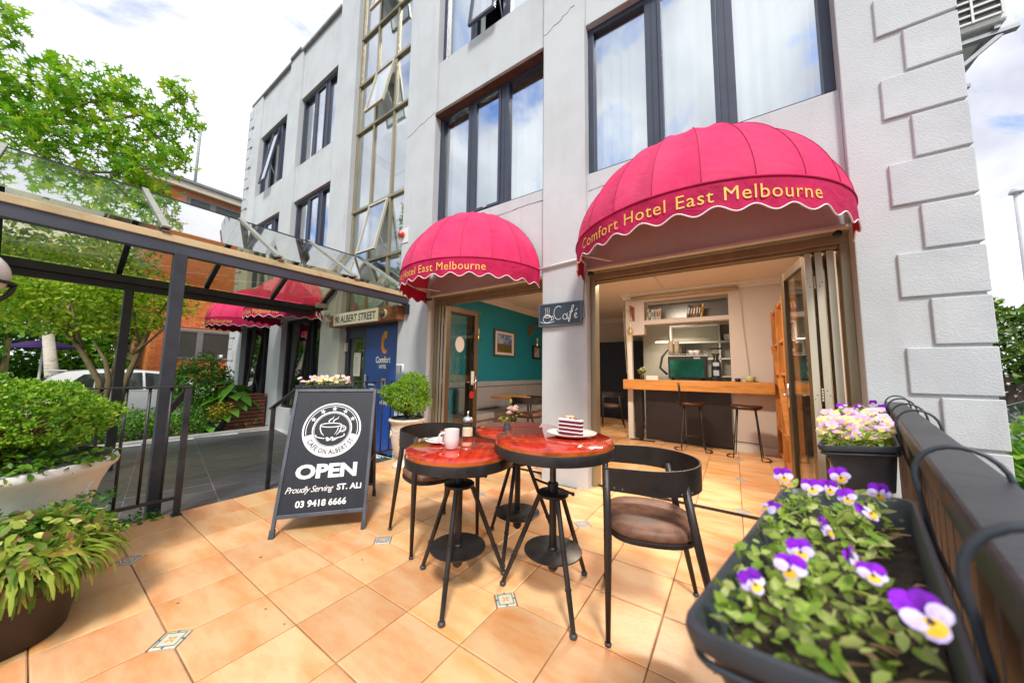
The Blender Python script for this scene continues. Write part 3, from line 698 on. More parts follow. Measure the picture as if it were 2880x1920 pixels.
def c_logo():
    # tapered ribbon bent into a C, amber at its head and orange below
    outer = [(0.17, 0.40), (0.08, 0.45), (-0.02, 0.40), (-0.10, 0.27), (-0.13, 0.10), (-0.11, -0.08), (-0.03, -0.20), (0.07, -0.235), (0.145, -0.20), (0.165, -0.10)]
    inner = [(0.13, 0.25), (0.10, 0.20), (0.05, 0.21), (0.015, 0.16), (0.005, 0.07), (0.02, -0.03), (0.06, -0.10), (0.10, -0.13), (0.13, -0.125), (0.165, -0.10)]
    mm = MB()
    for i in range(len(outer) - 1):
        mm.add([(x, 0, z) for x, z in (outer[i], outer[i + 1], inner[i + 1], inner[i])], [(0, 3, 2, 1)], 1 if i < 2 else 0)
    return mm
m = c_logo(); m.xf(lambda p: Vector((-5.06 + p.x * 0.60, yl, 1.62 + p.z * 0.60)))
H(m, 'logo_mark', [pm('logo_orange', (0.86, 0.25, 0.005), 0.4, var=0.03), pm('logo_amber', (0.82, 0.42, 0.01), 0.4, var=0.03)], bp)
for s_, org, kw in (('Comfort', (-5.06, yl, 1.33), dict(size=0.15, offset=0.005, align='CENTER', width=0.42)), ('HOTEL', (-5.06, yl, 1.23), dict(size=0.085, offset=0.003, align='CENTER', width=0.21)),
                    ('Welcome', (-5.28, yl, 0.80), dict(size=0.10, offset=0.002)), ('check in', (-5.10, yl, 0.62), dict(size=0.10, offset=0.002))):
    m = MB(); text_on(m, s_, org, (1, 0, 0), (0, 0, 1), **kw); H(m, 'vinyl_word', chrome_text, bp)
m = MB()
m.box(-5.46, -5.24, yl - 0.0005, yl, 0.93, 0.95); m.box(-5.40, -5.26, yl - 0.0005, yl, 0.86, 0.875); m.box(-5.42, -5.28, yl - 0.0005, yl, 0.82, 0.835)
H(m, 'vinyl_notice', chrome_text, bp)
m = MB(); m.box(-5.06, -4.94, yl - 0.02, yl + 0.002, 0.90, 1.06); H(m, 'card_reader', concrete, bp, bevel=0.004)
m = MB(); m.box(-5.54, -5.50, yd - 0.05, yd - 0.012, 0.88, 1.12); H(m, 'door_pull', steel, bp, bevel=0.005)
# mirror plate with an intercom beside the panel
m = MB(); m.box(-4.50, -4.30, FY - 0.012, FY - 0.001, 0.85, 1.30); H(m, 'mirror_plate', pm('mirror_plate', (0.7, 0.75, 0.72), 0.06, metal=1.0, var=0.03))
m = MB(); m.box(-4.48, -4.38, FY - 0.03, FY - 0.0125, 1.16, 1.28); ic = H(m, 'intercom', concrete, bevel=0.004)

# folding door frames around the two cafe openings
def door_frame(x0, x1, right_pale):
    m = MB(); y = FY + 0.13
    m.box(x0, x1, y, y + 0.13, 2.235, 2.349); m.box(x0, x1, y - 0.035, y, 2.30, 2.349)
    m.box(x0, x0 + 0.055, y, y + 0.13, 0.0, 2.235); m.box(x1 - 0.055, x1, y, y + 0.13, 0, 2.235)
    m.box(x0 + .055, x1 - .055, y + 0.02, y + 0.045, 2.205, 2.235); m.box(x0 + .055, x1 - .055, y + 0.085, y + 0.11, 2.205, 2.235)
    fr = H(m, 'door_frame', frame_gold, bevel=0.005)
    m = MB(); m.box(x0 + .055, x1 - .055, y + 0.03, y + 0.10, -0.004, 0.004); m.box(x0 + .055, x1 - .055, y + 0.055, y + 0.075, 0.004, 0.007); H(m, 'floor_track', gun_metal, fr)
    m = MB(); m.box(x0, x1, FY + 0.03, FY + 0.129, 2.325, 2.349); H(m, 'soffit_strip', trim_white, fr)
    return fr
door_frame(-3.81, -1.842, False); fr_r = door_frame(-1.298, 0.78, True)
def door_leaf(p, q, width_front=0.06, handle=True, inner=frame_bronze, edge=stile_pale, mat_g=door_glass):
    """one folded leaf from hinge point p to q (plan), standing upright"""
    p, q = Vector((*p, 0)), Vector((*q, 0)); d = (q - p).normalized(); n = Vector((-d.y, d.x, 0)); L = (q - p).length; t = 0.022
    def P3(u, v, z): w = p + d * u + n * v; return (w.x, w.y, z)
    def slab(mm, u0, u1, v0, v1, z0, z1, mi=0):
        mm.add([P3(u0, v0, z0), P3(u1, v0, z0), P3(u1, v1, z0), P3(u0, v1, z0), P3(u0, v0, z1), P3(u1, v0, z1), P3(u1, v1, z1), P3(u0, v1, z1)],
               [(0, 3, 2, 1), (4, 5, 6, 7), (0, 1, 5, 4), (1, 2, 6, 5), (2, 3, 7, 6), (3, 0, 4, 7)], mi)
    m = MB(); s_ = 0.085
    slab(m, 0, s_, -t, t, 0.012, 2.20); slab(m, L - s_, L, -t, t, 0.012, 2.20); slab(m, s_, L - s_, -t, t, 2.20 - s_, 2.20); slab(m, s_, L - s_, -t, t, 0.012, 0.16)
    lf = H(m, 'folding_door_leaf', inner, bevel=0.004)
    m = MB(); slab(m, -0.004, 0.0, -t, t, 0.012, 2.20); H(m, 'edge_stile', edge, lf)
    m = MB(); slab(m, s_, L - s_, -0.004, 0.004, 0.16, 2.20 - s_); H(m, 'pane', mat_g, lf)
    if handle:
        m = MB(); slab(m, L - 0.055, L - 0.025, t, t + 0.008, 0.90, 1.12); slab(m, L - 0.055, L - 0.025, -t - 0.008, -t, 0.90, 1.12)
        for sgn in (1, -1):
            m.tube([P3(L - 0.04, sgn * (t + 0.004), 1.02), P3(L - 0.04, sgn * (t + 0.05), 1.02), P3(L - 0.15, sgn * (t + 0.05), 1.02)], 0.008, 8)
        H(m, 'lever_handle', steel, lf, smooth=True)
    return lf, P3
def hinge_on(lf, x, y, z, w=0.012):
    m = MB()
    for k in range(5): m.tube([(x, y, z - 0.05 + k * 0.021), (x, y, z - 0.05 + k * 0.021 + 0.018)], w * 0.5, 8)
    H(m, 'hinge', stile_pale, lf, smooth=True)
    m = MB()
    for sx_ in (-0.045, -0.03, 0.03, 0.045): m.ball((x + sx_, y + 0.003, z + random.choice((-.035, 0, .035))), 0.0045, 6, 4)
    H(m, 'screw', letter_black, lf)
# right stack: three leaves, edges towards the terrace
st = [(0.52, 0.43), (0.585, 0.53), (0.655, 0.62)]
for k, (xa, xb) in enumerate(st):
    lf, P3 = door_leaf((xa + 0.02, FY + 0.165), (xb + 0.02, FY + 0.82), handle=(k == 0))
    if k in (0,):
        for z in (1.95, 1.05, 0.2): hinge_on(lf, (st[0][0] + st[1][0]) / 2 + 0.02, FY + 0.158, z)
# left stack in the other opening
st2 = [(-3.60, -3.55), (-3.665, -3.625), (-3.73, -3.70)]
for k, (xa, xb) in enumerate(st2):
    lf, P3 = door_leaf((xa, FY + 0.165), (xb, FY + 0.86), handle=(k == 0), mat_g=door_glass)
    if k == 0:
        for z in (1.95, 1.05, 0.2): hinge_on(lf, (st2[0][0] + st2[1][0]) / 2, FY + 0.158, z)
        m = MB(); cc = Vector(P3(0.30, -0.0055, 1.62)); e = (Vector(P3(1, 0, 0)) - Vector(P3(0, 0, 0))).normalized()
        pts = [cc + e * 0.095 * math.cos(2 * PI * j / 28) + Vector((0, 0, 0.125 * math.sin(2 * PI * j / 28))) for j in range(28)]
        m.add(pts, [tuple(range(28))]); H(m, 'round_sticker', trim_white, lf)
        m = MB(); cc = Vector(P3(0.575, -0.03, 1.12)); m.add([cc + e * u + Vector((0, 0, z)) for u, z in ((-.035, -.14), (.035, -.14), (.035, .08), (-.035, .08))], [(0, 1, 2, 3)]); H(m, 'hours_card', trim_white, lf)
        m = MB(); cc = Vector(P3(0.56, -0.03, 0.82)); m.add([cc + e * 0.05 * math.cos(2 * PI * j / 20) + Vector((0, 0, 0.06 * math.sin(2 * PI * j / 20))) for j in range(20)], [tuple(range(20))]); H(m, 'red_sticker', pm('red_vinyl', (0.62, 0.02, 0.03), 0.4), lf)
# conduit across the pier
m = MB(); m.tube([(-1.87, FY - 0.02, 2.42), (-1.6, FY - 0.02, 2.44), (-1.32, FY - 0.02, 2.455)], 0.013, 8); H(m, 'conduit', trim_white, smooth=True)

# ------------------------------------------------------------------ dome awnings
def awning(cx, a, b, h, z0, e, label, gores=9, text_span=(0.235, 0.755)):
    t = thing('awning', label, 'awning', (cx, FY, z0), 0, 'cerise dome awnings of the hotel')
    def S(th, ph, k=1.0):
        c = abs(math.cos(ph)) ** e; s_ = abs(math.sin(ph)) ** e
        return Vector((a * math.cos(th) * c * k, -b * math.sin(th) * c * k - 0.004, h * s_ * (1 + (k - 1) * 0.5)))
    nt_, npz = 8, 18
    for g_ in range(gores):
        t0, t1 = PI * g_ / gores, PI * (g_ + 1) / gores; m = MB()
        for i in range(npz + 1):
            ph = (PI / 2 - 0.02) * i / npz
            for j in range(nt_ + 1):
                u = j / nt_; k = 1 - 0.030 * math.sin(PI * u) * math.cos(ph) ** 0.5 * (0.4 + 0.6 * math.sin(min(1, ph * 2.2) * PI / 2)) + 0.004 * math.sin(9 * u + 5 * ph + g_ * 2.1) * math.sin(PI * u)
                m.v.append(tuple(S(t0 + (t1 - t0) * u, ph, k)))
        for i in range(npz):
            for j in range(nt_):
                q = i * (nt_ + 1) + j; m.f.append((q, q + nt_ + 1, q + nt_ + 2, q + 1)); m.m.append(0)
        m.build('canvas_gore', awning_m, t, smooth=True)
    for g_ in range(gores + 1):
        th = PI * g_ / gores; m = MB()
        m.tube([S(th, (PI / 2 - 0.02) * i / 20, 1.002) for i in range(21)], 0.0022, 5); m.build('seam', seam_m, t, smooth=True)
    # valance with a scalloped, white-piped hem
    n = 230; drop = 0.185
    ths = [PI - PI * i / n for i in range(n + 1)]; pts = [Vector((a * math.cos(x), -b * math.sin(x) - 0.004, 0)) for x in ths]
    L = [0.0]
    for p, q in zip(pts[:-1], pts[1:]): L.append(L[-1] + (q - p).length)
    tot = L[-1]; nsc = 15
    def out(i): return Vector((math.cos(ths[i]) / a, -math.sin(ths[i]) / b, 0)).normalized()
    def wav(s_): return 0.006 * math.sin(11 * s_ + cx) + 0.004 * math.sin(23 * s_ + 1)
    def low(s_): return -drop - 0.022 * math.cos(2 * PI * s_ / tot * nsc)
    m = MB(); hem = []
    for i in range(n + 1):
        o = out(i)
        for q, fz in enumerate((0.006, -0.03, 0.35, 0.7, 1.0)):
            z = fz if q < 2 else low(L[i]) * fz
            k = (0.003 if q < 2 else wav(L[i]) * fz + 0.002)
            m.v.append(tuple(pts[i] + o * k + Vector((0, 0, z))))
        hem.append(pts[i] + o * (wav(L[i]) + 0.002) + Vector((0, 0, low(L[i]))))
    for i in range(n):
        for q in range(4): m.f.append((i * 5 + q, i * 5 + q + 1, i * 5 + q + 6, i * 5 + q + 5)); m.m.append(0)
    val = m.build('valance', awning_d, t, smooth=True)
    m = MB(); m.tube(hem, 0.0048, 6); m.build('hem_piping', piping_w, t, smooth=True)
    m = MB(); m.tube([p + out(i) * 0.003 + Vector((0, 0, 0.004)) for i, p in enumerate(pts)], 0.009, 6); m.build('rim_seam', awning_d, t, smooth=True)
    # lettering bent along the valance
    s0, s1 = text_span[0] * tot, text_span[1] * tot; La = np.array(L); done = ''
    def wid(q): return text_geo(q, size=0.128, space=1.10)[0][:, 0].max()
    full = 'Comfort Hotel East Melbourne'; w = wid(full)
    for word in full.split():
        done += (' ' if done else '') + word; x0_ = wid(done) - wid(word)
        v, f = text_geo(word, size=0.128, offset=0.0, space=1.10); v[:, 0] += x0_; vv = []
        for x, y, _ in v:
            s_ = s0 + (s1 - s0) * x / w; i = int(np.searchsorted(La, s_)) ; i = max(1, min(n, i)); k = (s_ - L[i - 1]) / (L[i] - L[i - 1]); p = pts[i - 1].lerp(pts[i], k)
            fz = (-0.133 + y) / -drop
            vv.append(tuple(p + out(i) * (max(0, wav(s_) * fz) + 0.006) + Vector((0, 0, -0.133 + y))))
        m = MB(); m.add(vv, f); m.build('word', letter_gold, val)
    # tube frame inside
    m = MB()
    m.tube([p * 0.985 + Vector((0, -0.0, -0.012)) for p in pts[::6]], 0.011, 6)
    for th in (PI * 0.90,): m.tube([(a * 0.75 * math.cos(th), -0.01, -0.03), (a * 0.97 * math.cos(th), -b * 0.97 * math.sin(th), -0.02)], 0.010, 6)
    for th in (PI * round(gores / 3) / gores, PI * round(2 * gores / 3) / gores): m.tube([S(th, (PI / 2) * i / 14, 0.955) for i in range(13)], 0.010, 6)
    m.build('tube_frame', trim_white, t, smooth=True)
    for sx_ in (-1, 1):
        m = MB(); m.ball((sx_ * (a - 0.10), -0.10, -0.16), 0.028, 8, 6); m.tube([(sx_ * (a - 0.10), -0.08, -0.16), (sx_ * (a - 0.10), 0.0, -0.13)], 0.014, 6); m.build('spot_lamp', black_metal, t, smooth=True)
    return t
awning(-0.27, 1.045, 1.05, 0.92, 2.40, 1.12, 'large cerise dome awning over the wide open folding doors at right', gores=11)
awning(-2.86, 0.985, 0.985, 0.915, 2.408, 1.14, 'cerise dome awning over the cafe doors with the teal wall inside')
awning(-7.98, 0.985, 0.985, 0.915, 2.40, 1.14, 'cerise dome awning seen through the glass canopy, nearer the entrance door')
awning(-10.55, 0.985, 0.985, 0.915, 2.40, 1.14, 'farthest cerise dome awning, over the window by the brick house')

# ------------------------------------------------------------------ glass entrance canopy
can = thing('entrance_canopy', 'black steel entrance canopy with pitched glass roof over the path', 'canopy', (-5.7, 0.0, ZP))
def K(mb, name, mat, **kw): return mb.build(name, mat, can, world=True, **kw)
XN, XR, XF, ZR, YC0, YC1 = -4.30, -5.70, -7.05, 3.26, -3.1, 3.335
cream_p = pm('weathered_cream_gutter', (0.60, 0.47, 0.26), 0.6, var=0.25, scale=3)
beam_p = pm('slate_blue_steel', (0.055, 0.061, 0.078), 0.4, var=0.2, scale=4)
alu = pm('mill_aluminium', (0.42, 0.41, 0.36), 0.45, metal=0.5, var=0.15, scale=6)
m = MB(); m.box(XN - 0.04, XN + 0.04, YC0, YC1, 2.25, 2.352); K(m, 'beam', beam_p, bevel=0.004)
m = MB(); m.box(XN - 0.06, XN + 0.055, YC0, YC1, 2.353, 2.42); m.box(XN - 0.075, XN - 0.06, YC0, YC1, 2.353, 2.44); K(m, 'gutter', cream_p, bevel=0.006)
m = MB(); m.box(XF - 0.04, XF + 0.04, YC0, YC1, 2.27, 2.36); m.box(XF - 0.05, XF + 0.07, YC0, YC1, 2.361, 2.47); K(m, 'beam', black_metal, bevel=0.004)
m = MB(); m.box(XN + 0.01, XN + 0.06, YC1 - 0.06, YC1 + 0.012, 2.10, 2.2495); K(m, 'wall_bracket', black_metal)
for x, mt in ((XN, beam_p), (XF, black_metal)):
    for y in (0.735, -2.6):
        m = MB(); m.box(x - 0.045, x + 0.045, y - 0.045, y + 0.045, ZP, 2.2499 if x == XN else 2.2699); K(m, 'post', black_metal if x == XF else pm('post_black', (0.032, 0.034, 0.042), 0.42, var=0.3, scale=6), bevel=0.004)
ys = [0.62 + 0.915 * k for k in range(-4, 4)]
for i, y in enumerate(ys):
    yy = min(y, YC1 - 0.03)
    for (xa, za, xb) in ((XN - 0.02, 2.47, XR), (XF + 0.02, 2.50, XR)):
        m = MB(); m.bar((xa, yy, za - 0.005), (xb, yy, ZR - 0.005), 0.055, 0.06); K(m, 'rafter', black_metal)
        m = MB(); m.bar((xa + (0.05 if xa > XR else -0.05), yy, za + 0.012), (xb, yy, ZR + 0.042), 0.05, 0.022); K(m, 'glazing_bar', alu, bevel=0.003)
    if i < len(ys) - 1:
        y1 = min(ys[i + 1], YC1 - 0.03)
        for (xa, za, xb) in ((XN + 0.03, 2.472, XR), (XF - 0.03, 2.505, XR)):
            p = [(xa, yy + 0.03, za), (xa, y1 - 0.03, za), (xb, y1 - 0.03, ZR + 0.03), (xb, yy + 0.03, ZR + 0.03)]
            m = MB(); m.add(p + [(x, y_, z - 0.006) for x, y_, z in p], [(0, 1, 2, 3), (7, 6, 5, 4), (0, 4, 5, 1), (1, 5, 6, 2), (2, 6, 7, 3), (3, 7, 4, 0)]); K(m, 'glass_panel', canopy_glass)
    m = MB(); m.box(XN + 0.005, XN + 0.065, yy - 0.03, yy + 0.03, 2.4205, 2.445); K(m, 'rafter_shoe', rust_m)
m = MB(); m.box(XR - 0.05, XR + 0.05, YC0, YC1, ZR - 0.06, ZR + 0.012); K(m, 'ridge', black_metal)

# ------------------------------------------------------------------ railings
def railing(name, label, x, y0, y1, zt, sl_y, nb, posts):
    t = thing(name, label, 'railing', (x, (y0 + y1) / 2, 0))
    def B(mb, nm, **kw): return mb.build(nm, rail_paint, t, world=True, **kw)
    m = MB(); m.box(x - 0.025, x + 0.025, y0, y1, zt - 0.012, zt); B(m, 'top_rail', bevel=0.003)
    m = MB(); m.box(x - 0.015, x + 0.015, y0, y1, 0.13, 0.155); B(m, 'bottom_rail', bevel=0.003)
    for y in posts:
        m = MB(); m.box(x - 0.02, x + 0.02, y - 0.02, y + 0.02, 0.0, zt - 0.0125); m.box(x - 0.035, x + 0.035, y - 0.03, y + 0.03, 0.0, 0.012); B(m, 'post', bevel=0.003)
    y = y0 + 0.06
    for k in range(nb):
        yy = y0 + (y1 - y0) * (k + 1) / (nb + 1)
        if min(abs(yy - p) for p in posts) < 0.05: continue
        m = MB(); m.tube([(x, yy, 0.155), (x, yy, zt - 0.0125)], 0.0095, 8); B(m, 'baluster', smooth=True)
    m = MB(); m.bar((x - 0.02, sl_y, zt - 0.03), (x - 0.78, sl_y, zt - 0.34), 0.05, 0.02); B(m, 'handrail', bevel=0.003)
    m = MB(); m.box(x - 0.74, x - 0.70, sl_y - 0.02, sl_y + 0.02, ZP, zt - 0.325); B(m, 'post', bevel=0.003)
    return t
railing('terrace_railing', 'black steel balustrade behind the big clipped hedge pot, with sloping handrail', -3.82, -1.6, 0.81, 1.045, 0.79, 19, (-1.58, -0.4, 0.79))
railing('terrace_railing', 'black steel balustrade by the hotel entrance with a sloping handrail', -3.85, 1.66, 3.30, 1.06, 1.70, 12, (1.68, 3.28))
# angled rail on the right with dark slats
A0, A1 = Vector((rail_x(-1.5), -1.5, 0)), Vector((rail_x(3.33), 3.33, 0)); ax = (A1 - A0).normalized(); pp_ = Vector((ax.y, -ax.x, 0))
rr = thing('terrace_railing', 'dark weathered flat topped railing carrying hooked flower boxes at right', 'railing', (A0.x, A0.y, 0))
def RB(mb, nm, mat=rail_paint, **kw): return mb.build(nm, mat, rr, world=True, **kw)
off = pp_ * 0.045
m = MB(); m.bar(A0 + off + Vector((0, 0, 1.005)), A1 + off + Vector((0, 0, 1.005)), 0.082, 0.052); RB(m, 'top_rail', bevel=0.006)
for z in (0.10,):
    m = MB(); m.bar(A0 + off + Vector((0, 0, z)), A1 + off + Vector((0, 0, z)), 0.03, 0.04); RB(m, 'bottom_rail')
Ltot = (A1 - A0).length; slat_m = pm('brown_black_slat', (0.040, 0.024, 0.018), 0.6, var=0.4, scale=5, stretch=(6, 6, 1))
m = MB(); m.box(-0.045, 0.045, -0.009, 0.009, 0.12, 0.9785); sl_me = m.mesh('slat', slat_m)
k = 0.06
while k < Ltot:
    p = A0 + ax * k + off; o = inst('slat', sl_me, rr, tuple(p - rr.location), (0, 0, math.atan2(ax.y, ax.x))); k += 0.118

# ------------------------------------------------------------------ pansies and flower boxes
pet_p = pm('petal_purple', (0.23, 0.012, 0.52), 0.75, var=0.35, scale=60, spec=0.2, objrand=0.25)
pet_w = pm('petal_white_lilac', (0.74, 0.68, 0.88), 0.75, var=0.12, scale=60, col2=(0.50, 0.36, 0.78), spec=0.2)
pet_y = pm('petal_yellow', (0.84, 0.50, 0.02), 0.6, var=0.1, scale=20)
pet_k = pm('petal_heart_dark', (0.045, 0.008, 0.02), 0.7, var=0.2)
pet_pink = pm('petal_pale_pink', (0.66, 0.29, 0.58), 0.7, var=0.12, scale=40, objrand=0.1, col2=(0.76, 0.56, 0.70))
pet_cream = pm('petal_cream_yellow', (0.78, 0.56, 0.12), 0.7, var=0.12, scale=40, objrand=0.06, col2=(0.80, 0.70, 0.46))
stem_m = pm('green_stem', (0.12, 0.26, 0.04), 0.6, var=0.2)
def petal(cx, cy, rx, ry, rot, z, mi=0, n=10, cup=0.12):
    m = MB(); c, s_ = math.cos(rot), math.sin(rot); v = [(cx * 0.35, cy * 0.35, z)]
    for ring, k in ((1, 0.6), (2, 1.0)):
        for j in range(n):
            a = 2 * PI * j / n; rw = k * (1 + (0.06 * math.sin(5 * a) if ring == 2 else 0))
            x, y = rx * math.cos(a) * rw, ry * math.sin(a) * rw
            v.append((cx + x * c - y * s_, cy + x * s_ + y * c, z + cup * 0.02 * (k - 0.5) * math.cos(a * 2)))
    v[0] = (cx, cy, z + 0.0015)
    f = [(0, 1 + j, 1 + (j + 1) % n) for j in range(n)] + [(1 + j, 1 + n + j, 1 + n + (j + 1) % n, 1 + (j + 1) % n) for j in range(n)]
    return m.add(v, f, mi)
# flower of about 6 cm in the xy plane facing +z, +y upwards
PET = [petal(-0.0125, 0.016, 0.018, 0.016, 0.5, -0.003).mesh('petal', pet_p), petal(0.0125, 0.016, 0.018, 0.016, -0.5, -0.0025).mesh('petal', pet_p),
       petal(-0.0165, -0.001, 0.0155, 0.0135, 0.1, 0.0).mesh('petal', pet_w), petal(0.0165, -0.001, 0.0155, 0.0135, -0.1, 0.0006).mesh('petal', pet_w)]
lower = petal(0, -0.0145, 0.0165, 0.0145, 0, 0.002)
lower.m = [0] * len(lower.f)
lo2 = petal(0, -0.0125, 0.0145, 0.0115, 0, 0.0036, 1); lower.add(lo2.v, lo2.f, 1)
he = MB().add([(0.0, -0.0005, 0.0062), (-0.0055, -0.010, 0.0062), (-0.002, -0.0085, 0.0064), (0, -0.0115, 0.0062), (0.002, -0.0085, 0.0064), (0.0055, -0.010, 0.0062), (0.002, -0.002, 0.0062)], [(0, 1, 2), (0, 2, 3), (0, 3, 4), (0, 4, 5), (0, 5, 6)]); lower.add(he.v, he.f, 2)
PET.append(lower.mesh('petal', [pet_w, pet_y, pet_k]))
sm = MB(); sm.tube([(0, -0.001, -0.002), (0, -0.006, -0.02), (0, -0.02, -0.045), (0, -0.03, -0.075)], 0.0014, 5); STEM = sm.mesh('flower_stem', stem_m, True)
def simple_pansy(mats):
    m = MB()
    for args, mi in (((-0.0125, 0.015, 0.018, 0.016, 0.5, -0.003), 0), ((0.0125, 0.015, 0.018, 0.016, -0.5, -0.0025), 0), ((-0.0165, -0.001, 0.0155, 0.0135, 0.1, 0.0), 0), ((0.0165, -0.001, 0.0155, 0.0135, -0.1, 0.0006), 0), ((0, -0.0145, 0.0165, 0.0145, 0, 0.002), 1), ((0, -0.009, 0.009, 0.008, 0, 0.0036), 2)):
        q = petal(*args, n=8); m.add(q.v, q.f, mi)
    return m.mesh('flower', mats)
FL_PINK = simple_pansy([pet_pink, pet_cream, pet_y]); FL_CREAM = simple_pansy([pet_cream, pet_cream, pet_y]); FL_PURP = simple_pansy([pet_p, pet_w, pet_y])
fol_m = leaf_mat('pansy_leaf', (0.20, 0.37, 0.04), (0.42, 0.56, 0.09), (0.66, 0.70, 0.28), 0.5, 0.4)
def flower_box(loc, rz, label, L=0.60, W=0.225, name='flower_box', hooks=True, over=0.105, tilt=R(-8)):
    t = thing(name, label, 'flower box', loc, rz, 'trough flower boxes hooked on railings'); t.rotation_euler = (0, tilt, rz)
    def ring(w, l, z, rad=0.03, n=5):
        o = []
        for sx_, sy_, a0 in ((1, 1, 0), (-1, 1, PI / 2), (-1, -1, PI), (1, -1, 1.5 * PI)):
            for j in range(n): a = a0 + PI / 2 * j / (n - 1); o.append((sx_ * (w / 2 - rad) + rad * math.cos(a), sy_ * (l / 2 - rad) + rad * math.sin(a), z))
        return o
    m = MB(); lay = [ring(W * 0.62, L * 0.84, -0.175), ring(W * 0.90, L * 0.95, -0.03), ring(W * 0.92, L * 0.955, -0.022), ring(W * 1.0, L * 1.0, -0.020), ring(W * 1.015, L * 1.006, -0.008), ring(W, L, 0.0), ring(W * 0.94, L * 0.976, 0.0), ring(W * 0.90, L * 0.955, -0.012), ring(W * 0.78, L * 0.90, -0.09)]
    n = len(lay[0])
    for l_ in lay: m.v += l_
    for i in range(len(lay) - 1):
        for j in range(n): m.f.append((i * n + j, i * n + (j + 1) % n, (i + 1) * n + (j + 1) % n, (i + 1) * n + j)); m.m.append(0)
    m.f.append(tuple(range(n - 1, -1, -1))); m.m.append(0)
    m.build('trough', black_plastic, t, smooth=True, auto=50)
    m = MB(); nx_, ny_ = 14, 34
    for i in range(nx_ + 1):
        for j in range(ny_ + 1):
            x, y = (i / nx_ - 0.5) * W * 0.83, (j / ny_ - 0.5) * L * 0.92; m.v.append((x, y, -0.058 + 0.008 * math.sin(31 * x + 9 * y) + random.uniform(-0.005, 0.006)))
    for i in range(nx_):
        for j in range(ny_): q = i * (ny_ + 1) + j; m.f.append((q, q + ny_ + 1, q + ny_ + 2, q + 1)); m.m.append(0)
    m.build('soil', soil, t)
    if hooks:
        m = MB(); o = ring(W * 0.955, L * 0.985, -0.032); m.tube(o + [o[0]], 0.0042, 6); m.build('wire_frame', black_plastic, t, smooth=True)
        for y in (-L * 0.34, L * 0.34):
            m = MB(); x0 = W / 2 + 0.002; zt = 1.031 - loc[2] + 0.012
            path = [(x0 + 0.02, y, -0.16), (x0 + 0.004, y, -0.05), (x0 + 0.004, y, zt - 0.045)] + [(x0 + 0.004 + over / 2 - over / 2 * math.cos(a), y, zt - 0.045 + 0.058 * math.sin(a)) for a in np.linspace(0.1, PI, 12)] + [(x0 + 0.004 + over, y, zt - 0.09)]
            m.tube(path, 0.0045, 6); m.build('rail_hook', black_plastic, t, smooth=True)
    return t
RZ = -math.atan2(ax.x, ax.y)
def box_foliage(t, L, W, n, size, zlo=-0.05, zhi=0.04, mat=None, dens=None):
    P = np.stack([(rng.random(n) - 0.5) * W * 0.85, (rng.random(n) - 0.5) * L * 0.9, zlo + (zhi - zlo) * rng.random(n) ** 0.8], 1)
    if dens is not None: P = P[[dens(p) for p in P]]
    n = len(P)
    return scatter_mesh('foliage', *LEAF_OVAL, P, rots(n, 0.9), size * (0.6 + 0.8 * rng.random(n)), mat or fol_m, t)
def to_local(t, p):
    return (Matrix.Translation(t.location) @ t.rotation_euler.to_matrix().to_4x4()).inverted() @ Vector(p)
def face_mtx(loc, d, upr, s_=1.0):
    d = Vector(d).normalized(); u = Vector(upr); x = u.cross(d).normalized(); y = d.cross(x)
    return Matrix(((x.x * s_, y.x * s_, d.x * s_, loc[0]), (x.y * s_, y.y * s_, d.y * s_, loc[1]), (x.z * s_, y.z * s_, d.z * s_, loc[2]), (0, 0, 0, 1)))
b1 = flower_box((0.118, 0.742, 0.935), RZ, 'nearest dark trough planter with purple, white and yellow pansies, at lower right', L=0.68, W=0.215)
def clump(p): return (math.sin(p[1] * 14 + 1.1) * 0.03 + math.sin(p[1] * 37) * 0.015 + p[0] < 0.05) and math.sin(p[0] * 60 + p[1] * 43) > -0.75
box_foliage(b1, 0.68, 0.215, 1150, 0.017, -0.05, 0.022, dens=clump)
leaf_me = MB().add(*LEAF_OVAL).mesh('leaf', fol_m)
for k in range(80):
    x, y = random.uniform(-0.08, 0.06), random.uniform(-0.31, 0.31); s_ = random.uniform(0.018, 0.032)
    inst('leaf', leaf_me, b1, (x, y, random.uniform(-0.045, 0.012)), (random.uniform(-.6, .6), random.uniform(-.9, .3), random.uniform(0, 6.28)), (s_, s_, s_))
straw = pm('dry_leaf_litter', (0.34, 0.20, 0.09), 0.8, var=0.4, scale=20, objrand=0.3)
lit = MB().add([(-1, -0.16, 0), (0, -0.2, 0.15), (1, -0.05, 0), (1, 0.05, 0), (0, 0.2, 0.12), (-1, 0.16, 0)], [(0, 1, 4, 5), (1, 2, 3, 4)]).mesh('dry_leaf', straw)
for k in range(26):
    s_ = random.uniform(0.012, 0.028); inst('dry_leaf', lit, b1, (random.uniform(0.0, 0.085), random.uniform(-0.27, 0.27), -0.046), (random.uniform(-.4, .4), random.uniform(-.4, .4), random.uniform(0, 6)), (s_, s_, s_))
FLW = [(0.037, 0.682, 0.99), (0.117, 0.871, 0.985), (0.178, 0.985, 0.99), (0.163, 0.862, 0.98), (0.216, 0.909, 0.985), (0.178, 0.817, 0.972), (0.109, 0.714, 0.965), (0.066, 0.613, 0.962), (0.048, 0.545, 0.966), (0.125, 0.575, 0.97), (0.135, 0.475, 0.985), (0.009, 0.505, 0.955), (0.076, 0.889, 0.995), (0.126, 0.656, 0.95), (0.150, 0.93, 0.975)]
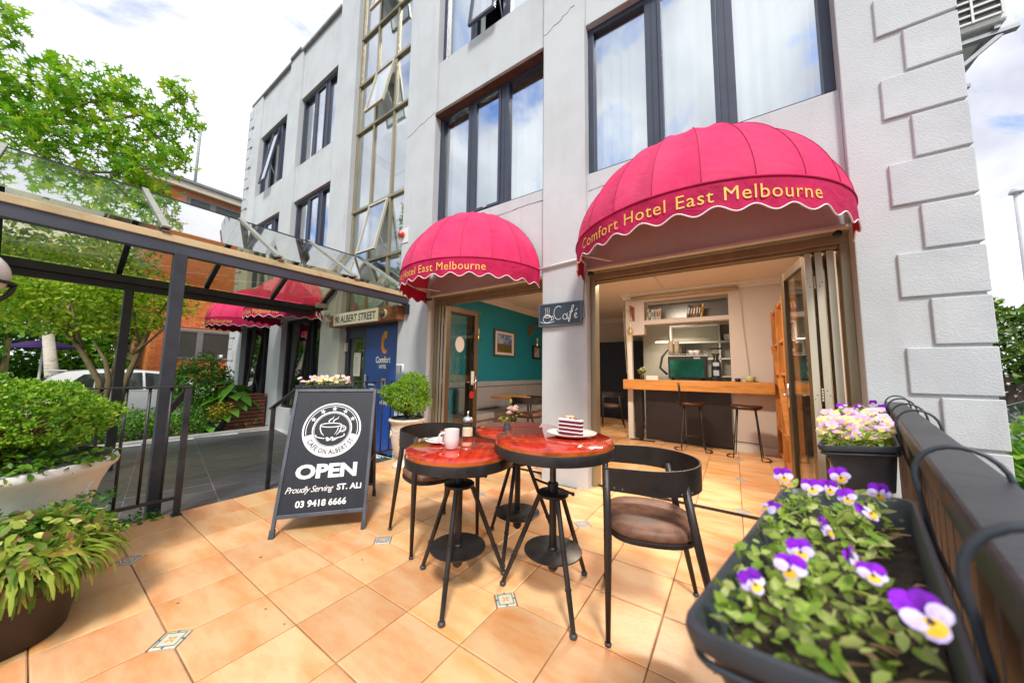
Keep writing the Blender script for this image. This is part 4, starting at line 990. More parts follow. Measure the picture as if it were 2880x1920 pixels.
for k, p in enumerate(FLW):
    lp = to_local(b1, p); toc = (b1.rotation_euler.to_matrix().inverted() @ (EYE - Vector(p)))
    toc = toc.normalized() * 0.8 + Vector((random.uniform(-.55, .55), random.uniform(-.4, .4), random.uniform(-0.1, .5)))
    if k in (6, 13, 5): toc = toc + Vector((0.9, 0.5, 0))
    M4 = face_mtx(lp, toc, (random.uniform(-.35, .35), random.uniform(-.2, .2), 1), random.uniform(0.42, 0.56) * (1.0 if k != 10 else 1.2))
    fl = inst_m('flower', STEM, b1, M4)
    for q, pe in enumerate(PET):
        o = bpy.data.objects.new('petal', pe); COL.objects.link(o); o.parent = fl; o.rotation_euler = (random.uniform(-.25, .25), random.uniform(-.25, .25), random.uniform(-.1, .1))
def fill_flowers(t, L, W, n, mes, zr, s0=0.75, s1=1.05, yr=None, tilt=0.8):
    for k in range(n):
        y = random.uniform(*(yr or (-L * 0.46, L * 0.46))); x = random.uniform(-W * 0.46, W * 0.46); z = random.uniform(*zr)
        toc = t.rotation_euler.to_matrix().inverted() @ (EYE - t.location)
        d = toc.normalized() * tilt + Vector((random.uniform(-.6, .6), random.uniform(-.6, .6), random.uniform(.2, 1.0)))
        inst_m('flower', random.choice(mes), t, face_mtx((x, y, z), d, (random.uniform(-.3, .3), random.uniform(-.3, .3), 1), random.uniform(s0, s1)))
b2 = flower_box((0.445, 2.09, 0.935), RZ, 'middle trough planter on the right railing, full of pale pink and cream pansies')
box_foliage(b2, 0.6, 0.225, 800, 0.026, -0.05, 0.05)
fill_flowers(b2, 0.6, 0.225, 110, [FL_PINK, FL_PINK, FL_CREAM], (0.02, 0.10), 0.5, 0.72, yr=(-0.24, 0.29))
b3 = flower_box((0.654, 2.99, 0.985), RZ, 'farthest trough planter on the right railing, nearly bare with few purple pansies')
box_foliage(b3, 0.6, 0.225, 160, 0.024, -0.05, 0.03, dens=lambda p: p[0] < 0.03)
fill_flowers(b3, 0.6, 0.225, 6, [FL_PURP], (0.0, 0.05), 0.5, 0.65)
b4 = flower_box((-3.90, 1.96, 1.02), 0.0, 'trough planter of pale pink and yellow pansies on the railing by the entrance', L=0.58, W=0.2, hooks=True, tilt=0.0)
box_foliage(b4, 0.58, 0.2, 500, 0.024, -0.05, 0.05)
fill_flowers(b4, 0.58, 0.2, 60, [FL_PINK, FL_CREAM], (0.03, 0.10), 0.6, 0.85)

# ------------------------------------------------------------------ A-frame sign
wv = Vector((0.638, 0.770, 0)); nv = Vector((0.770, -0.638, 0))
FL_, FR_ = Vector((-2.773, 1.068, 0)), Vector((-2.375, 1.548, 0)); base = (FL_ + FR_) / 2
sign = thing('sandwich_board', 'black A-frame pavement sign with white coffee cup emblem and OPEN', 'sign', tuple(base), math.atan2(wv.y, wv.x))
HW, AP, AZ = 0.312, 0.33, 1.03            # half width, apex set-back, apex height
def leaf_fn(front=True):
    d = Vector((0, AP, AZ)).normalized() if front else Vector((0, -AP - 0.02, AZ)).normalized()
    o = Vector((0, 0, 0)) if front else Vector((0, 0.69, 0)); nn = Vector((0, -d.z, d.y)) if front else Vector((0, d.z, -d.y))
    return lambda p: o + Vector((p.x, 0, 0)) + d * p.y + nn * p.z
SL = math.hypot(AP, AZ)
edge_grey = pm('sign_frame_grey', (0.075, 0.082, 0.105), 0.45, var=0.35, scale=8)
for front in (True, False):
    fn = leaf_fn(front); t_ = 0.024
    m = MB()
    for sx_ in (-1, 1): m.box(sx_ * HW - (t_ if sx_ > 0 else 0), sx_ * HW + (0 if sx_ > 0 else t_), 0.0, SL, -0.012, 0.012)
    m.box(-HW + t_, HW - t_, SL - t_, SL, -0.012, 0.012); m.box(-HW + t_, HW - t_, 0.118, 0.118 + t_ * 1.1, -0.012, 0.012); m.xf(fn)
    fr = m.build('frame', edge_grey, sign, bevel=0.003)
    m = MB(); m.box(-HW + t_ - 0.001, HW - t_ + 0.001, 0.118 + t_ * 1.1 - 0.001, SL - t_ + 0.001, -0.006, 0.004); m.xf(fn); pnl = m.build('panel', chalk_black, sign)
    for sx_ in (-1, 1):
        m = MB(); m.box(sx_ * (HW - 0.012) - 0.016, sx_ * (HW - 0.012) + 0.016, -0.004, 0.055, -0.015, 0.015); m.xf(fn); m.build('rubber_foot', black_plastic, sign)
    if front: front_panel = pnl
for sx_ in (-1, 1):
    m = MB(); m.bar((sx_ * (HW - 0.012), AP * 0.45, AZ * 0.42), (sx_ * (HW - 0.012), 0.69 - AP * 0.42, AZ * 0.42), 0.006, 0.014); m.build('stay', black_metal, sign)
fn = leaf_fn(True); Zt = 0.0052
def flat(mb): return mb.xf(lambda p: fn(Vector((p.x, p.y, Zt + p.z))))
def annulus(m, r0, r1, a0, a1, n=64, c=(0, 0), mi=0):
    v = []
    for j in range(n + 1):
        a = a0 + (a1 - a0) * j / n; v += [(c[0] + r0 * math.cos(a), c[1] + r0 * math.sin(a), 0), (c[0] + r1 * math.cos(a), c[1] + r1 * math.sin(a), 0)]
    m.add(v, [(2 * j, 2 * j + 1, 2 * j + 3, 2 * j + 2) for j in range(n)], mi)
def stroke(m, pts, w, mi=0):
    P_ = [Vector((*p, 0)) for p in pts]; v = []; k = len(P_); ws = w if isinstance(w, list) else [w] * k
    for i, p in enumerate(P_):
        t = (P_[min(i + 1, k - 1)] - P_[max(i - 1, 0)]).normalized(); q = Vector((-t.y, t.x, 0)) * (ws[i] / 2); v += [p - q, p + q]
    m.add(v, [(2 * i, 2 * i + 2, 2 * i + 3, 2 * i + 1) for i in range(k - 1)], mi)
EC = (0.0, 0.745); m = MB()
annulus(m, 0.203, 0.216, 0, 2 * PI, c=EC); annulus(m, 0.187, 0.192, R(-12), R(192), c=EC); annulus(m, 0.137, 0.147, 0, 2 * PI, c=EC); annulus(m, 0.1295, 0.1325, 0, 2 * PI, c=EC)
annulus(m, 0.148, 0.204, R(180 + 14), R(360 - 14), c=EC)
for a in (30, 60, 90, 120, 150):
    c_ = (EC[0] + 0.168 * math.cos(R(a)), EC[1] + 0.168 * math.sin(R(a))); v = [(c_[0], c_[1], 0)]
    for j in range(10): rr_ = 0.021 if j % 2 == 0 else 0.0085; an = PI / 2 + j * PI / 5; v.append((c_[0] + rr_ * math.cos(an), c_[1] + rr_ * math.sin(an), 0))
    m.add(v, [(0, 1 + j, 1 + (j + 1) % 10) for j in range(10)])
def E_(pts): return [(EC[0] + x, EC[1] + y) for x, y in pts]
def arc(cx, cyy, rx, ry, a0, a1, n=18): return [(cx + rx * math.cos(R(a0 + (a1 - a0) * j / n)), cyy + ry * math.sin(R(a0 + (a1 - a0) * j / n))) for j in range(n + 1)]
stroke(m, E_(arc(-0.012, 0.035, 0.078, 0.016, 0, 360, 30)), 0.007)
stroke(m, E_([(-0.090, 0.034), (-0.088, 0.005), (-0.076, -0.025), (-0.055, -0.048)]), [0.008, 0.008, 0.007, 0.003])
stroke(m, E_([(0.066, 0.034), (0.063, 0.004), (0.052, -0.025), (0.034, -0.046)]), [0.008, 0.008, 0.007, 0.003])
stroke(m, E_([(0.045, 0.02), (0.040, -0.005), (0.028, -0.030), (0.016, -0.042)]), [0.005, 0.005, 0.004, 0.001])
stroke(m, E_(arc(0.070, 0.005, 0.030, 0.024, 95, -110)), 0.007); stroke(m, E_(arc(0.072, 0.005, 0.016, 0.012, 100, -100)), 0.004)
stroke(m, E_(arc(-0.01, -0.045, 0.105, 0.026, 165, 250)), [0.003] + [0.007] * 17 + [0.002]); stroke(m, E_(arc(-0.01, -0.045, 0.105, 0.026, 20, -70)), [0.003] + [0.007] * 17 + [0.002])
stroke(m, E_([(-0.02, 0.05), (-0.032, 0.066), (-0.022, 0.080), (-0.004, 0.090), (0.002, 0.108)]), [0.002, 0.010, 0.009, 0.007, 0.001]); stroke(m, E_([(0.012, 0.05), (0.0, 0.064), (0.012, 0.078), (0.034, 0.090), (0.040, 0.110)]), [0.002, 0.009, 0.009, 0.006, 0.001])
for bx, by, br in ((-0.030, -0.068, 0.010), (-0.012, -0.078, 0.010), (-0.024, -0.084, 0.009), (0.006, -0.066, 0.010), (0.024, -0.078, 0.010), (0.040, -0.070, 0.009), (0.014, -0.084, 0.008)):
    v = [(EC[0] + bx + br * 1.15 * math.cos(2 * PI * j / 12), EC[1] + by + br * 0.8 * math.sin(2 * PI * j / 12), 0) for j in range(12)]; m.add(v, [tuple(range(12))])
flat(m); m.build('emblem', chrome_text, front_panel)
v, f = text_geo('CAFE ON ALBERT ST', size=0.052, offset=0.0012, space=1.1); w = v[:, 0].max(); vv = []; a0, a1 = R(207), R(333)
for x, y, _ in v:
    a = a0 + (a1 - a0) * x / w; r_ = 0.192 - y; vv.append((EC[0] + r_ * math.cos(a), EC[1] + r_ * math.sin(a), 0.0006))
m = MB(); m.add(vv, f); flat(m); m.build('emblem_lettering', chalk_black, front_panel)
for s_, org, kw in (('OPEN', (0.0, 0.385, 0), dict(size=0.135, offset=0.006, align='CENTER', width=0.43)), ('ST. ALi', (0.085, 0.288, 0), dict(size=0.058, offset=0.0018, width=0.175)),
                    ('03 9418 6666', (-0.01, 0.185, 0), dict(size=0.062, offset=0.0018, align='CENTER', width=0.345)), ('Proudly Serving', (-0.262, 0.285, 0), dict(size=0.062, shear=0.38, width=0.325, space=0.9))):
    m = MB(); text_on(m, s_, org, (1, 0, 0), (0, 1, 0), **kw); flat(m); m.build('sign_line', chrome_text, front_panel)

# ------------------------------------------------------------------ screw-top bistro tables
red_wood = pm('red_varnished_hardwood', (0.52, 0.036, 0.012), 0.10, var=0.4, scale=3.0, stretch=(1, 11, 1), col2=(0.30, 0.010, 0.006), ramp=(0.30, 0.62), coat=0.9, rvar=0.05)
amber_edge = pm('amber_varnished_edge', (0.52, 0.11, 0.014), 0.15, var=0.4, scale=7, coat=0.6)
def table(loc, label, top, Rt, rz, disc_z=0.22, hub=0.57, foot=0.285, spin=0.0):
    t = thing('bistro_table', label, 'table', loc, rz, 'round screw-stem bistro tables')
    m = MB(); m.lathe([(0, top), (Rt - 0.012, top), (Rt - 0.004, top - 0.004), (Rt, top - 0.012)], 56); m.lathe([(Rt, top - 0.012), (Rt, top - 0.030)], 56, mi=1); m.xf(lambda p: p)
    m.build('tabletop', [red_wood, amber_edge], t, smooth=True, auto=35)
    m = MB(); m.lathe([(Rt - 0.02, top - 0.0305), (Rt + 0.002, top - 0.0305), (Rt + 0.004, top - 0.034), (Rt + 0.002, top - 0.082), (Rt - 0.004, top - 0.084), (Rt - 0.006, top - 0.034)], 56); m.lathe([(0, top - 0.034), (Rt - 0.006, top - 0.034)], 56)
    m.build('rim_band', gun_metal, t, smooth=True, auto=35)
    m = MB(); prof = [(0.0, disc_z)]; z = hub - 0.02
    prof = [(0.016, hub)]; k = 0
    while hub + k * 0.005 < top - 0.04: prof += [(0.0185, hub + k * 0.005 + 0.0015), (0.0145, hub + k * 0.005 + 0.004)]; k += 1
    m.lathe(prof, 12); m.build('screw_stem', pm('worn_steel_thread', (0.16, 0.12, 0.08), 0.4, metal=0.8, var=0.3, scale=30), t, smooth=True)
    m = MB(); m.lathe([(0, hub - 0.018), (0.082, hub - 0.018), (0.086, hub - 0.014), (0.086, hub - 0.004), (0.080, hub), (0, hub)], 32); m.lathe([(0, hub + 0.05), (0.026, hub + 0.05), (0.030, hub + 0.044), (0.030, hub)], 20); m.build('hub', gun_metal, t, smooth=True, auto=40)
    m = MB(); a = spin; m.tube([(-0.15 * math.cos(a), -0.15 * math.sin(a), hub + 0.026), (0.15 * math.cos(a), 0.15 * math.sin(a), hub + 0.030)], 0.007, 8); m.ball((0.15 * math.cos(a), 0.15 * math.sin(a), hub + 0.03), 0.010, 8, 6); m.build('crank_rod', gun_metal, t, smooth=True)
    m = MB(); m.lathe([(0.020, disc_z), (0.020, hub - 0.018)], 14); m.lathe([(0.026, disc_z + 0.0), (0.026, disc_z + 0.008), (0.020, disc_z + 0.012)], 14); m.build('column', gun_metal, t, smooth=True)
    m = MB(); m.lathe([(0, disc_z - 0.010), (0.152, disc_z - 0.010), (0.156, disc_z - 0.006), (0.156, disc_z - 0.002), (0.152, disc_z), (0, disc_z)], 40); m.build('foot_disc', gun_metal, t, smooth=True, auto=40)
    m = MB(); m.lathe([(0.012, disc_z - 0.01), (0.012, disc_z - 0.05), (0.018, disc_z - 0.054)], 12); m.ball((0, 0, disc_z - 0.082), 0.030, 14, 10, sq=(1, 1, 1.15)); m.build('finial', gun_metal, t, smooth=True)
    for k in range(3):
        a = 2 * PI * k / 3; c_, s_ = math.cos(a), math.sin(a); m = MB()
        P0, P1 = Vector((0.070 * c_, 0.070 * s_, hub - 0.015)), Vector((foot * c_, foot * s_, 0.02)); g1 = P0.lerp(P1, 0.70)
        m.tube([P0, g1, P0.lerp(P1, 0.7001), P0.lerp(P1, 0.715), P0.lerp(P1, 0.7151), P1], [0.0135, 0.0135, 0.0165, 0.0165, 0.0135, 0.0115], 12)
        lg = m.build('leg', gun_metal, t, smooth=True, auto=40)
        m = MB(); m.ball((foot * c_, foot * s_, 0.013), 0.019, 12, 8, sq=(1, 1, 0.72)); m.build('foot', black_plastic, lg, smooth=True)
    return t
TZ1, TZ2, TZ3 = 0.765, 0.842, 0.80
T1C, T2C, T3C = Vector((-1.33, 1.45, 0)), Vector((-0.855, 1.69, 0)), Vector((-1.30, 2.02, 0))
table(tuple(T1C), 'red topped round bistro table holding the white mug and sugar pourer', TZ1, 0.305, R(-61), 0.222, 0.565, spin=R(103))
table(tuple(T2C), 'red topped round bistro table holding the red layered cake slice', TZ2, 0.325, R(-44), 0.245, 0.545, spin=R(24))
table(tuple(T3C), 'red topped bistro table half hidden behind, with the small flower vase', TZ3, 0.305, R(165), 0.225, 0.57, spin=R(75))

# ------------------------------------------------------------------ tub chairs
leather = pm('brown_distressed_leather', (0.22, 0.105, 0.062), 0.55, var=0.45, scale=14, col2=(0.12, 0.050, 0.030), bump=0.15, bscale=90, rvar=0.1)
rivet_m = pm('rivet_steel', (0.35, 0.33, 0.30), 0.35, metal=0.9)
def chair_geo(t):
    def path(n=44):
        o = []
        for i in range(n + 1):
            s_ = -1 + 2 * i / n; a = s_ * 1.0
            if abs(s_) > 0.62: k = (abs(s_) - 0.62) / 0.38; o.append((0.02 + k * 0.20, math.copysign(0.268 - 0.012 * k, s_)))
            else: an = s_ / 0.62 * PI / 2; o.append((0.02 - 0.265 * math.cos(an), 0.268 * math.sin(an)))
        return o
    pts = path(); m = MB(); n = len(pts)
    for i, (x, y) in enumerate(pts):
        k = abs(-1 + 2 * i / (n - 1)); zt = 0.775 - 0.008 * k; zb = 0.655 + 0.012 * k - (0.0 if k < 0.9 else 0.0)
        q = Vector((x - 0.02, y, 0)).normalized() * 0.004
        for dq, z in ((1, zb), (1, zt), (-1, zt), (-1, zb)): m.v.append((x + q.x * dq, y + q.y * dq, z))
    for i in range(n - 1):
        for j in range(4): m.f.append((i * 4 + j, (i + 1) * 4 + j, (i + 1) * 4 + (j + 1) % 4, i * 4 + (j + 1) % 4)); m.m.append(0)
    m.f += [(0, 1, 2, 3), ((n - 1) * 4 + 3, (n - 1) * 4 + 2, (n - 1) * 4 + 1, (n - 1) * 4)]; m.m += [0, 0]
    m.build('backrest', chair_metal, t, smooth=True, auto=40)
    m = MB()
    for sy_ in (-1, 1):
        for x, z in ((0.208, 0.755), (0.208, 0.72), (0.208, 0.685), (0.17, 0.682), (0.135, 0.679), (-0.14, 0.672), (-0.165, 0.672), (-0.115, 0.672)):
            yy = 0.258 + (0.0 if x > 0.02 else 0) ; r_ = 0.2635 if x > 0.02 else 0.268 * math.sqrt(max(0, 1 - ((0.02 - x) / 0.265) ** 2)) + 0.004
            m.ball((x, sy_ * r_, z), 0.0042, 6, 4)
    m.build('rivet', rivet_m, t)
    for sy_ in (-1, 1):
        m = MB(); m.tube([(0.205, sy_ * 0.250, 0.76), (0.200, sy_ * 0.246, 0.45), (0.205, sy_ * 0.250, 0.018)], [0.0185, 0.018, 0.011], 10); lg = m.build('leg', chair_metal, t, smooth=True)
        m = MB(); m.ball((0.205, sy_ * 0.250, 0.011), 0.016, 10, 6, sq=(1, 1, 0.7)); m.build('foot', black_plastic, lg, smooth=True)
        m = MB(); m.tube([(-0.135, sy_ * 0.200, 0.70), (-0.185, sy_ * 0.212, 0.42), (-0.265, sy_ * 0.225, 0.018)], [0.0185, 0.018, 0.011], 10); lg = m.build('leg', chair_metal, t, smooth=True)
        m = MB(); m.ball((-0.265, sy_ * 0.225, 0.011), 0.016, 10, 6, sq=(1, 1, 0.7)); m.build('foot', black_plastic, lg, smooth=True)
    o = []
    for i in range(36):
        a = 2 * PI * i / 36; c_, s_ = math.cos(a), math.sin(a); o.append((math.copysign(abs(c_) ** 0.62, c_) * 0.205 - 0.005, math.copysign(abs(s_) ** 0.7, s_) * (0.222 - 0.03 * (c_ < 0) * abs(c_))))
    m = MB(); m.prism([(x * 1.02, y * 1.02) for x, y in o], 0.425, 0.448); m.build('seat_frame', chair_metal, t, bevel=0.004)
    m = MB(); lay = [(0.985, 0.4485), (1.02, 0.462), (1.0, 0.486), (0.90, 0.498), (0.62, 0.503), (0.3, 0.504)]
    for k, z in lay: m.v += [(x * k, y * k, z) for x, y in o]
    nn = len(o)
    for i in range(len(lay) - 1):
        for j in range(nn): m.f.append((i * nn + j, i * nn + (j + 1) % nn, (i + 1) * nn + (j + 1) % nn, (i + 1) * nn + j)); m.m.append(0)
    m.f.append(tuple(range((len(lay) - 1) * nn, len(lay) * nn))); m.m.append(0)
    m.build('seat_pad', leather, t, smooth=True)
    return t
ch = chair_geo(thing('tub_chair', 'black curved-back chair with brown leather seat, right of the cake table', 'chair', (-0.395, 1.845, 0), R(199), 'curved-back cafe chairs'))
copy_tree(ch, (-1.88, 1.78, 0), R(-17), 'black curved-back chair tucked behind the mug table, beside the white urn', 'curved-back cafe chairs')
copy_tree(ch, (-2.98, 5.0, 0), R(178), 'cafe chair indoors at the timber table, against the teal walled bench', 'curved-back cafe chairs')
copy_tree(ch, (-2.35, 7.6, 0), R(200), 'dim cafe chair deep indoors in front of the navy door', 'curved-back cafe chairs')

# ------------------------------------------------------------------ things on the tables
def cup_mb(r0, r1, h, wall=0.004, n=28):
    return MB().lathe([(0, 0.0), (r0 * 0.8, 0.0), (r0, 0.006), (r1, h * 0.5), (r1, h), (r1 - wall, h), (r1 - wall, h * 0.5), (r0 - wall, 0.012), (0, 0.010)], n)
mug = thing('coffee_mug', 'white china mug on the red table, handle towards the camera', 'mug', (-1.33, 1.375, TZ1 + 0.001), R(-130))
cup_mb(0.036, 0.042, 0.108).build('cup', white_ceramic, mug, smooth=True, auto=50)
m = MB(); m.tube([(0.040, 0, 0.088), (0.060, 0, 0.086), (0.071, 0, 0.066), (0.066, 0, 0.040), (0.040, 0, 0.028)], [0.0065] * 5, 10); m.build('handle', white_ceramic, mug, smooth=True)
m = MB(); m.disc((0, 0, 0.094), 0.0375, 24); m.build('coffee', pm('coffee_crema', (0.30, 0.10, 0.025), 0.5, var=0.5, scale=40, col2=(0.62, 0.40, 0.20)), mug)
plate = tag(MB().lathe([(0, 0.004), (0.045, 0.004), (0.085, 0.014), (0.092, 0.016), (0.088, 0.011), (0.05, 0.0), (0, 0.0)], 36).build('saucer', white_ceramic, None, smooth=True), 'white saucer beside the mug under the little jug', 'saucer')
plate.location = (-1.505, 1.46, TZ1 + 0.001)
spn = MB(); spn.tube([(0.13, 0.0, 0.0), (0.04, 0.0, 0.004), (0.0, 0, 0.003)], [0.0032, 0.0024, 0.003], 6); spn.ball((-0.012, 0, 0.0035), 0.016, 10, 6, sq=(1, 0.7, 0.22))
sp = tag(spn.build('teaspoon', steel, None, smooth=True), 'steel teaspoon resting on the saucer edge', 'spoon'); sp.location = (-1.575, 1.42, TZ1 + 0.019); sp.rotation_euler = (0, 0, R(28))
jug = thing('milk_jug', 'small caramel brown jug standing on the saucer behind the mug', 'jug', (-1.445, 1.455, TZ1 + 0.006), R(215))
jug_m = pm('caramel_glaze', (0.42, 0.17, 0.06), 0.35, var=0.15)
m = MB(); m.lathe([(0, 0), (0.022, 0), (0.026, 0.01), (0.030, 0.055), (0.033, 0.068), (0.030, 0.068), (0.026, 0.05), (0, 0.04)], 20, wob=lambda a, z: 1 + (0.35 * max(0, math.cos(a)) ** 10 if z > 0.06 else 0)); m.build('body', jug_m, jug, smooth=True)
sug = thing('sugar_pourer', 'ribbed glass sugar pourer with steel spout lid', 'sugar pourer', (-1.50, 1.70, TZ1 + 0.001))
clear = glass_mat('clear_glass', (0.96, 0.97, 0.965), 0.045, 5.0)
m = MB(); m.lathe([(0, 0), (0.036, 0), (0.038, 0.006), (0.034, 0.06), (0.030, 0.088), (0.032, 0.10)], 36, wob=lambda a, z: 1 + 0.02 * math.cos(14 * a)); m.build('jar', clear, sug, smooth=True)
m = MB(); m.lathe([(0, 0.004), (0.0345, 0.004), (0.0325, 0.055), (0, 0.058)], 24); m.build('sugar', pm('raw_sugar', (0.86, 0.72, 0.50), 0.8, var=0.15, scale=60, bump=0.3, bscale=400), sug)
m = MB(); m.lathe([(0.033, 0.098), (0.034, 0.112), (0.028, 0.124), (0.008, 0.130), (0.006, 0.132)], 24); m.tube([(0, 0, 0.128), (0.002, 0, 0.165)], [0.0055, 0.0045], 10); m.build('lid', steel, sug, smooth=True)
cp = thing('cake_plate', 'cream coloured shallow dish under the cake slice', 'plate', (-0.775, 1.755, TZ2 + 0.001), R(10))
MB().lathe([(0, 0.004), (0.07, 0.004), (0.12, 0.020), (0.136, 0.026), (0.131, 0.019), (0.075, 0.0), (0, 0.0)], 40, wob=lambda a, z: 1 + 0.05 * math.cos(2 * a)).build('dish', pm('cream_stoneware', (0.70, 0.66, 0.58), 0.25, var=0.05), cp, smooth=True)
cake = thing('cake_slice', 'slice of red velvet layer cake with white frosting on the cream dish', 'cake', (-0.775, 1.765, TZ2 + 0.008), R(-12))
sponge = pm('red_velvet_sponge', (0.20, 0.012, 0.035), 0.9, var=0.4, scale=60, bump=0.9, bscale=180); frost = pm('cream_frosting', (0.80, 0.74, 0.70), 0.6, var=0.06, bump=0.3, bscale=90)
def wedge(z0, z1, g=0.0, wob=0.0):
    o = [(-0.065 - g, -0.036 - g), (0.07 + g, -0.012), (0.07 + g, 0.012), (-0.065 - g, 0.036 + g)]
    return MB().prism([(x + random.uniform(-wob, wob), y + random.uniform(-wob, wob)) for x, y in o], z0, z1)
z = 0.0
for k in range(4):
    wedge(z, z + 0.0142, 0, 0.0015).build('sponge_layer', sponge, cake, bevel=0.003); z += 0.0144
    wedge(z, z + 0.0066 + (0.004 if k == 3 else 0), 0.0015, 0.001).build('frosting_layer', frost, cake, bevel=0.002); z += 0.0068 + (0.004 if k == 3 else 0)
m = MB()
for k in range(60): m.ball((random.uniform(-0.06, 0.06), random.uniform(-0.02, 0.02), z + 0.001), random.uniform(0.0015, 0.0035), 5, 4)
m.build('crumbs', sponge, cake)['kind'] = 'stuff'
lat = thing('latte_glass', 'small glass of milky coffee behind the cake slice', 'glass', (-0.862, 1.925, TZ2 + 0.001))
MB().lathe([(0, 0), (0.030, 0), (0.034, 0.05), (0.040, 0.092), (0.038, 0.092), (0.032, 0.05), (0, 0.008)], 26).build('tumbler', clear, lat, smooth=True)
m = MB(); m.lathe([(0, 0.01), (0.0285, 0.01), (0.0315, 0.05), (0.0378, 0.088), (0, 0.089)], 26); m.build('coffee', pm('latte', (0.60, 0.33, 0.13), 0.6, var=0.15, scale=30, col2=(0.72, 0.55, 0.36)), lat, smooth=True)
vase = thing('flower_vase', 'little dark vase with pale pink roses and leaves on the rear table', 'vase', (-1.245, 1.80, TZ3 + 0.001))
MB().lathe([(0, 0), (0.026, 0), (0.030, 0.02), (0.024, 0.045), (0.018, 0.06), (0.020, 0.066), (0.016, 0.064), (0, 0.03)], 20).build('vessel', pm('dark_stoneware', (0.05, 0.045, 0.05), 0.4), vase, smooth=True)
rose = pm('rose_petal_blush', (0.78, 0.56, 0.52), 0.6, var=0.15, scale=30, col2=(0.80, 0.66, 0.52)); sprig = leaf_mat('sprig_leaf', (0.10, 0.20, 0.03), (0.28, 0.38, 0.06), (0.55, 0.58, 0.20))
for (x, y, zz, r_) in ((0.02, 0.01, 0.155, 0.026), (0.055, 0.0, 0.150, 0.024), (0.03, -0.02, 0.130, 0.022), (0.045, 0.03, 0.165, 0.020)):
    m = MB()
    for ring, (rr_, nn, tl) in enumerate(((0.35, 4, 1.2), (0.65, 6, 0.8), (1.0, 7, 0.35))):
        for j in range(nn):
            a = 2 * PI * j / nn + ring; c_, s_ = math.cos(a), math.sin(a); R_ = r_ * rr_; hh = r_ * tl
            m.add([(x + c_ * R_ * 0.5 - s_ * R_ * 0.6, y + s_ * R_ * 0.5 + c_ * R_ * 0.6, zz - 0.004), (x + c_ * R_ * 0.5 + s_ * R_ * 0.6, y + s_ * R_ * 0.5 - c_ * R_ * 0.6, zz - 0.004), (x + c_ * R_ + s_ * R_ * 0.5, y + s_ * R_ - c_ * R_ * 0.5, zz + hh * 0.6), (x + c_ * R_ * 1.05, y + s_ * R_ * 1.05, zz + hh * 0.8), (x + c_ * R_ - s_ * R_ * 0.5, y + s_ * R_ + c_ * R_ * 0.5, zz + hh * 0.6)], [(0, 1, 2, 3, 4)])
    m.build('rose', rose, vase)
m = MB(); m.ball((0.025, 0.0, 0.205), 0.009, 8, 8, sq=(1, 1, 1.9)); m.build('bud', sprig, vase, smooth=True)
m = MB()
for q in ((0.02, 0.01, 0.15), (0.055, 0, 0.145), (0.025, 0, 0.2), (-0.045, -0.02, 0.11), (0.03, -0.02, 0.125)): m.tube([(0, 0, 0.04), (q[0] * 0.5, q[1] * 0.5, q[2] * 0.6), q], 0.0016, 5)
m.build('stem', stem_m, vase)
lm_ = MB().add(*LEAF_OVAL).mesh('leaf', sprig)
for k in range(26):
    s_ = random.uniform(0.022, 0.042); bx = random.choice(((-0.045, -0.02, 0.10), (0.03, 0, 0.10), (0.06, 0.02, 0.12), (-0.03, 0.0, 0.07)))
    inst('leaf', lm_, vase, tuple(b + random.uniform(-0.018, 0.018) for b in bx), (random.uniform(-.6, .6), random.uniform(-.9, .4), random.uniform(0, 6.3)), (s_, s_, s_))

# ------------------------------------------------------------------ pots and planted shrubs on the terrace
urn_m = pm('cream_stone_urn', (0.74, 0.67, 0.56), 0.75, var=0.2, scale=5, bump=0.15, bscale=60, col2=(0.62, 0.52, 0.41))
white_pot = pm('chipped_white_pot', (0.80, 0.77, 0.71), 0.65, var=0.12, scale=4, col2=(0.70, 0.64, 0.56), ramp=(0.22, 0.5), bump=0.12, bscale=50)
terra = pm('bare_terracotta_chip', (0.45, 0.20, 0.10), 0.9, var=0.2)
box_leaf = leaf_mat('boxwood_leaf', (0.035, 0.12, 0.012), (0.11, 0.28, 0.018), (0.30, 0.46, 0.045), 0.45, 0.3)
box_leaf2 = leaf_mat('boxwood_leaf_bright', (0.06, 0.20, 0.012), (0.20, 0.44, 0.02), (0.48, 0.64, 0.06), 0.42, 0.35)
twig = pm('brown_twig', (0.20, 0.11, 0.05), 0.85, var=0.3, scale=12)
def shrub_foliage(parent, c, r, n, size, mat, up=0.5, shell=0.5, flat_bottom=None):
    P, d = blob_points(n, c, r, shell)
    if flat_bottom is not None: k = P[:, 2] > flat_bottom; P, d = P[k], d[k]
    return scatter_mesh('foliage', *LEAF_OVAL, P, rots(len(P), up, d + np.array([0, 0, 0.4])), size * (0.6 + 0.8 * rng.random(len(P))), mat, parent)
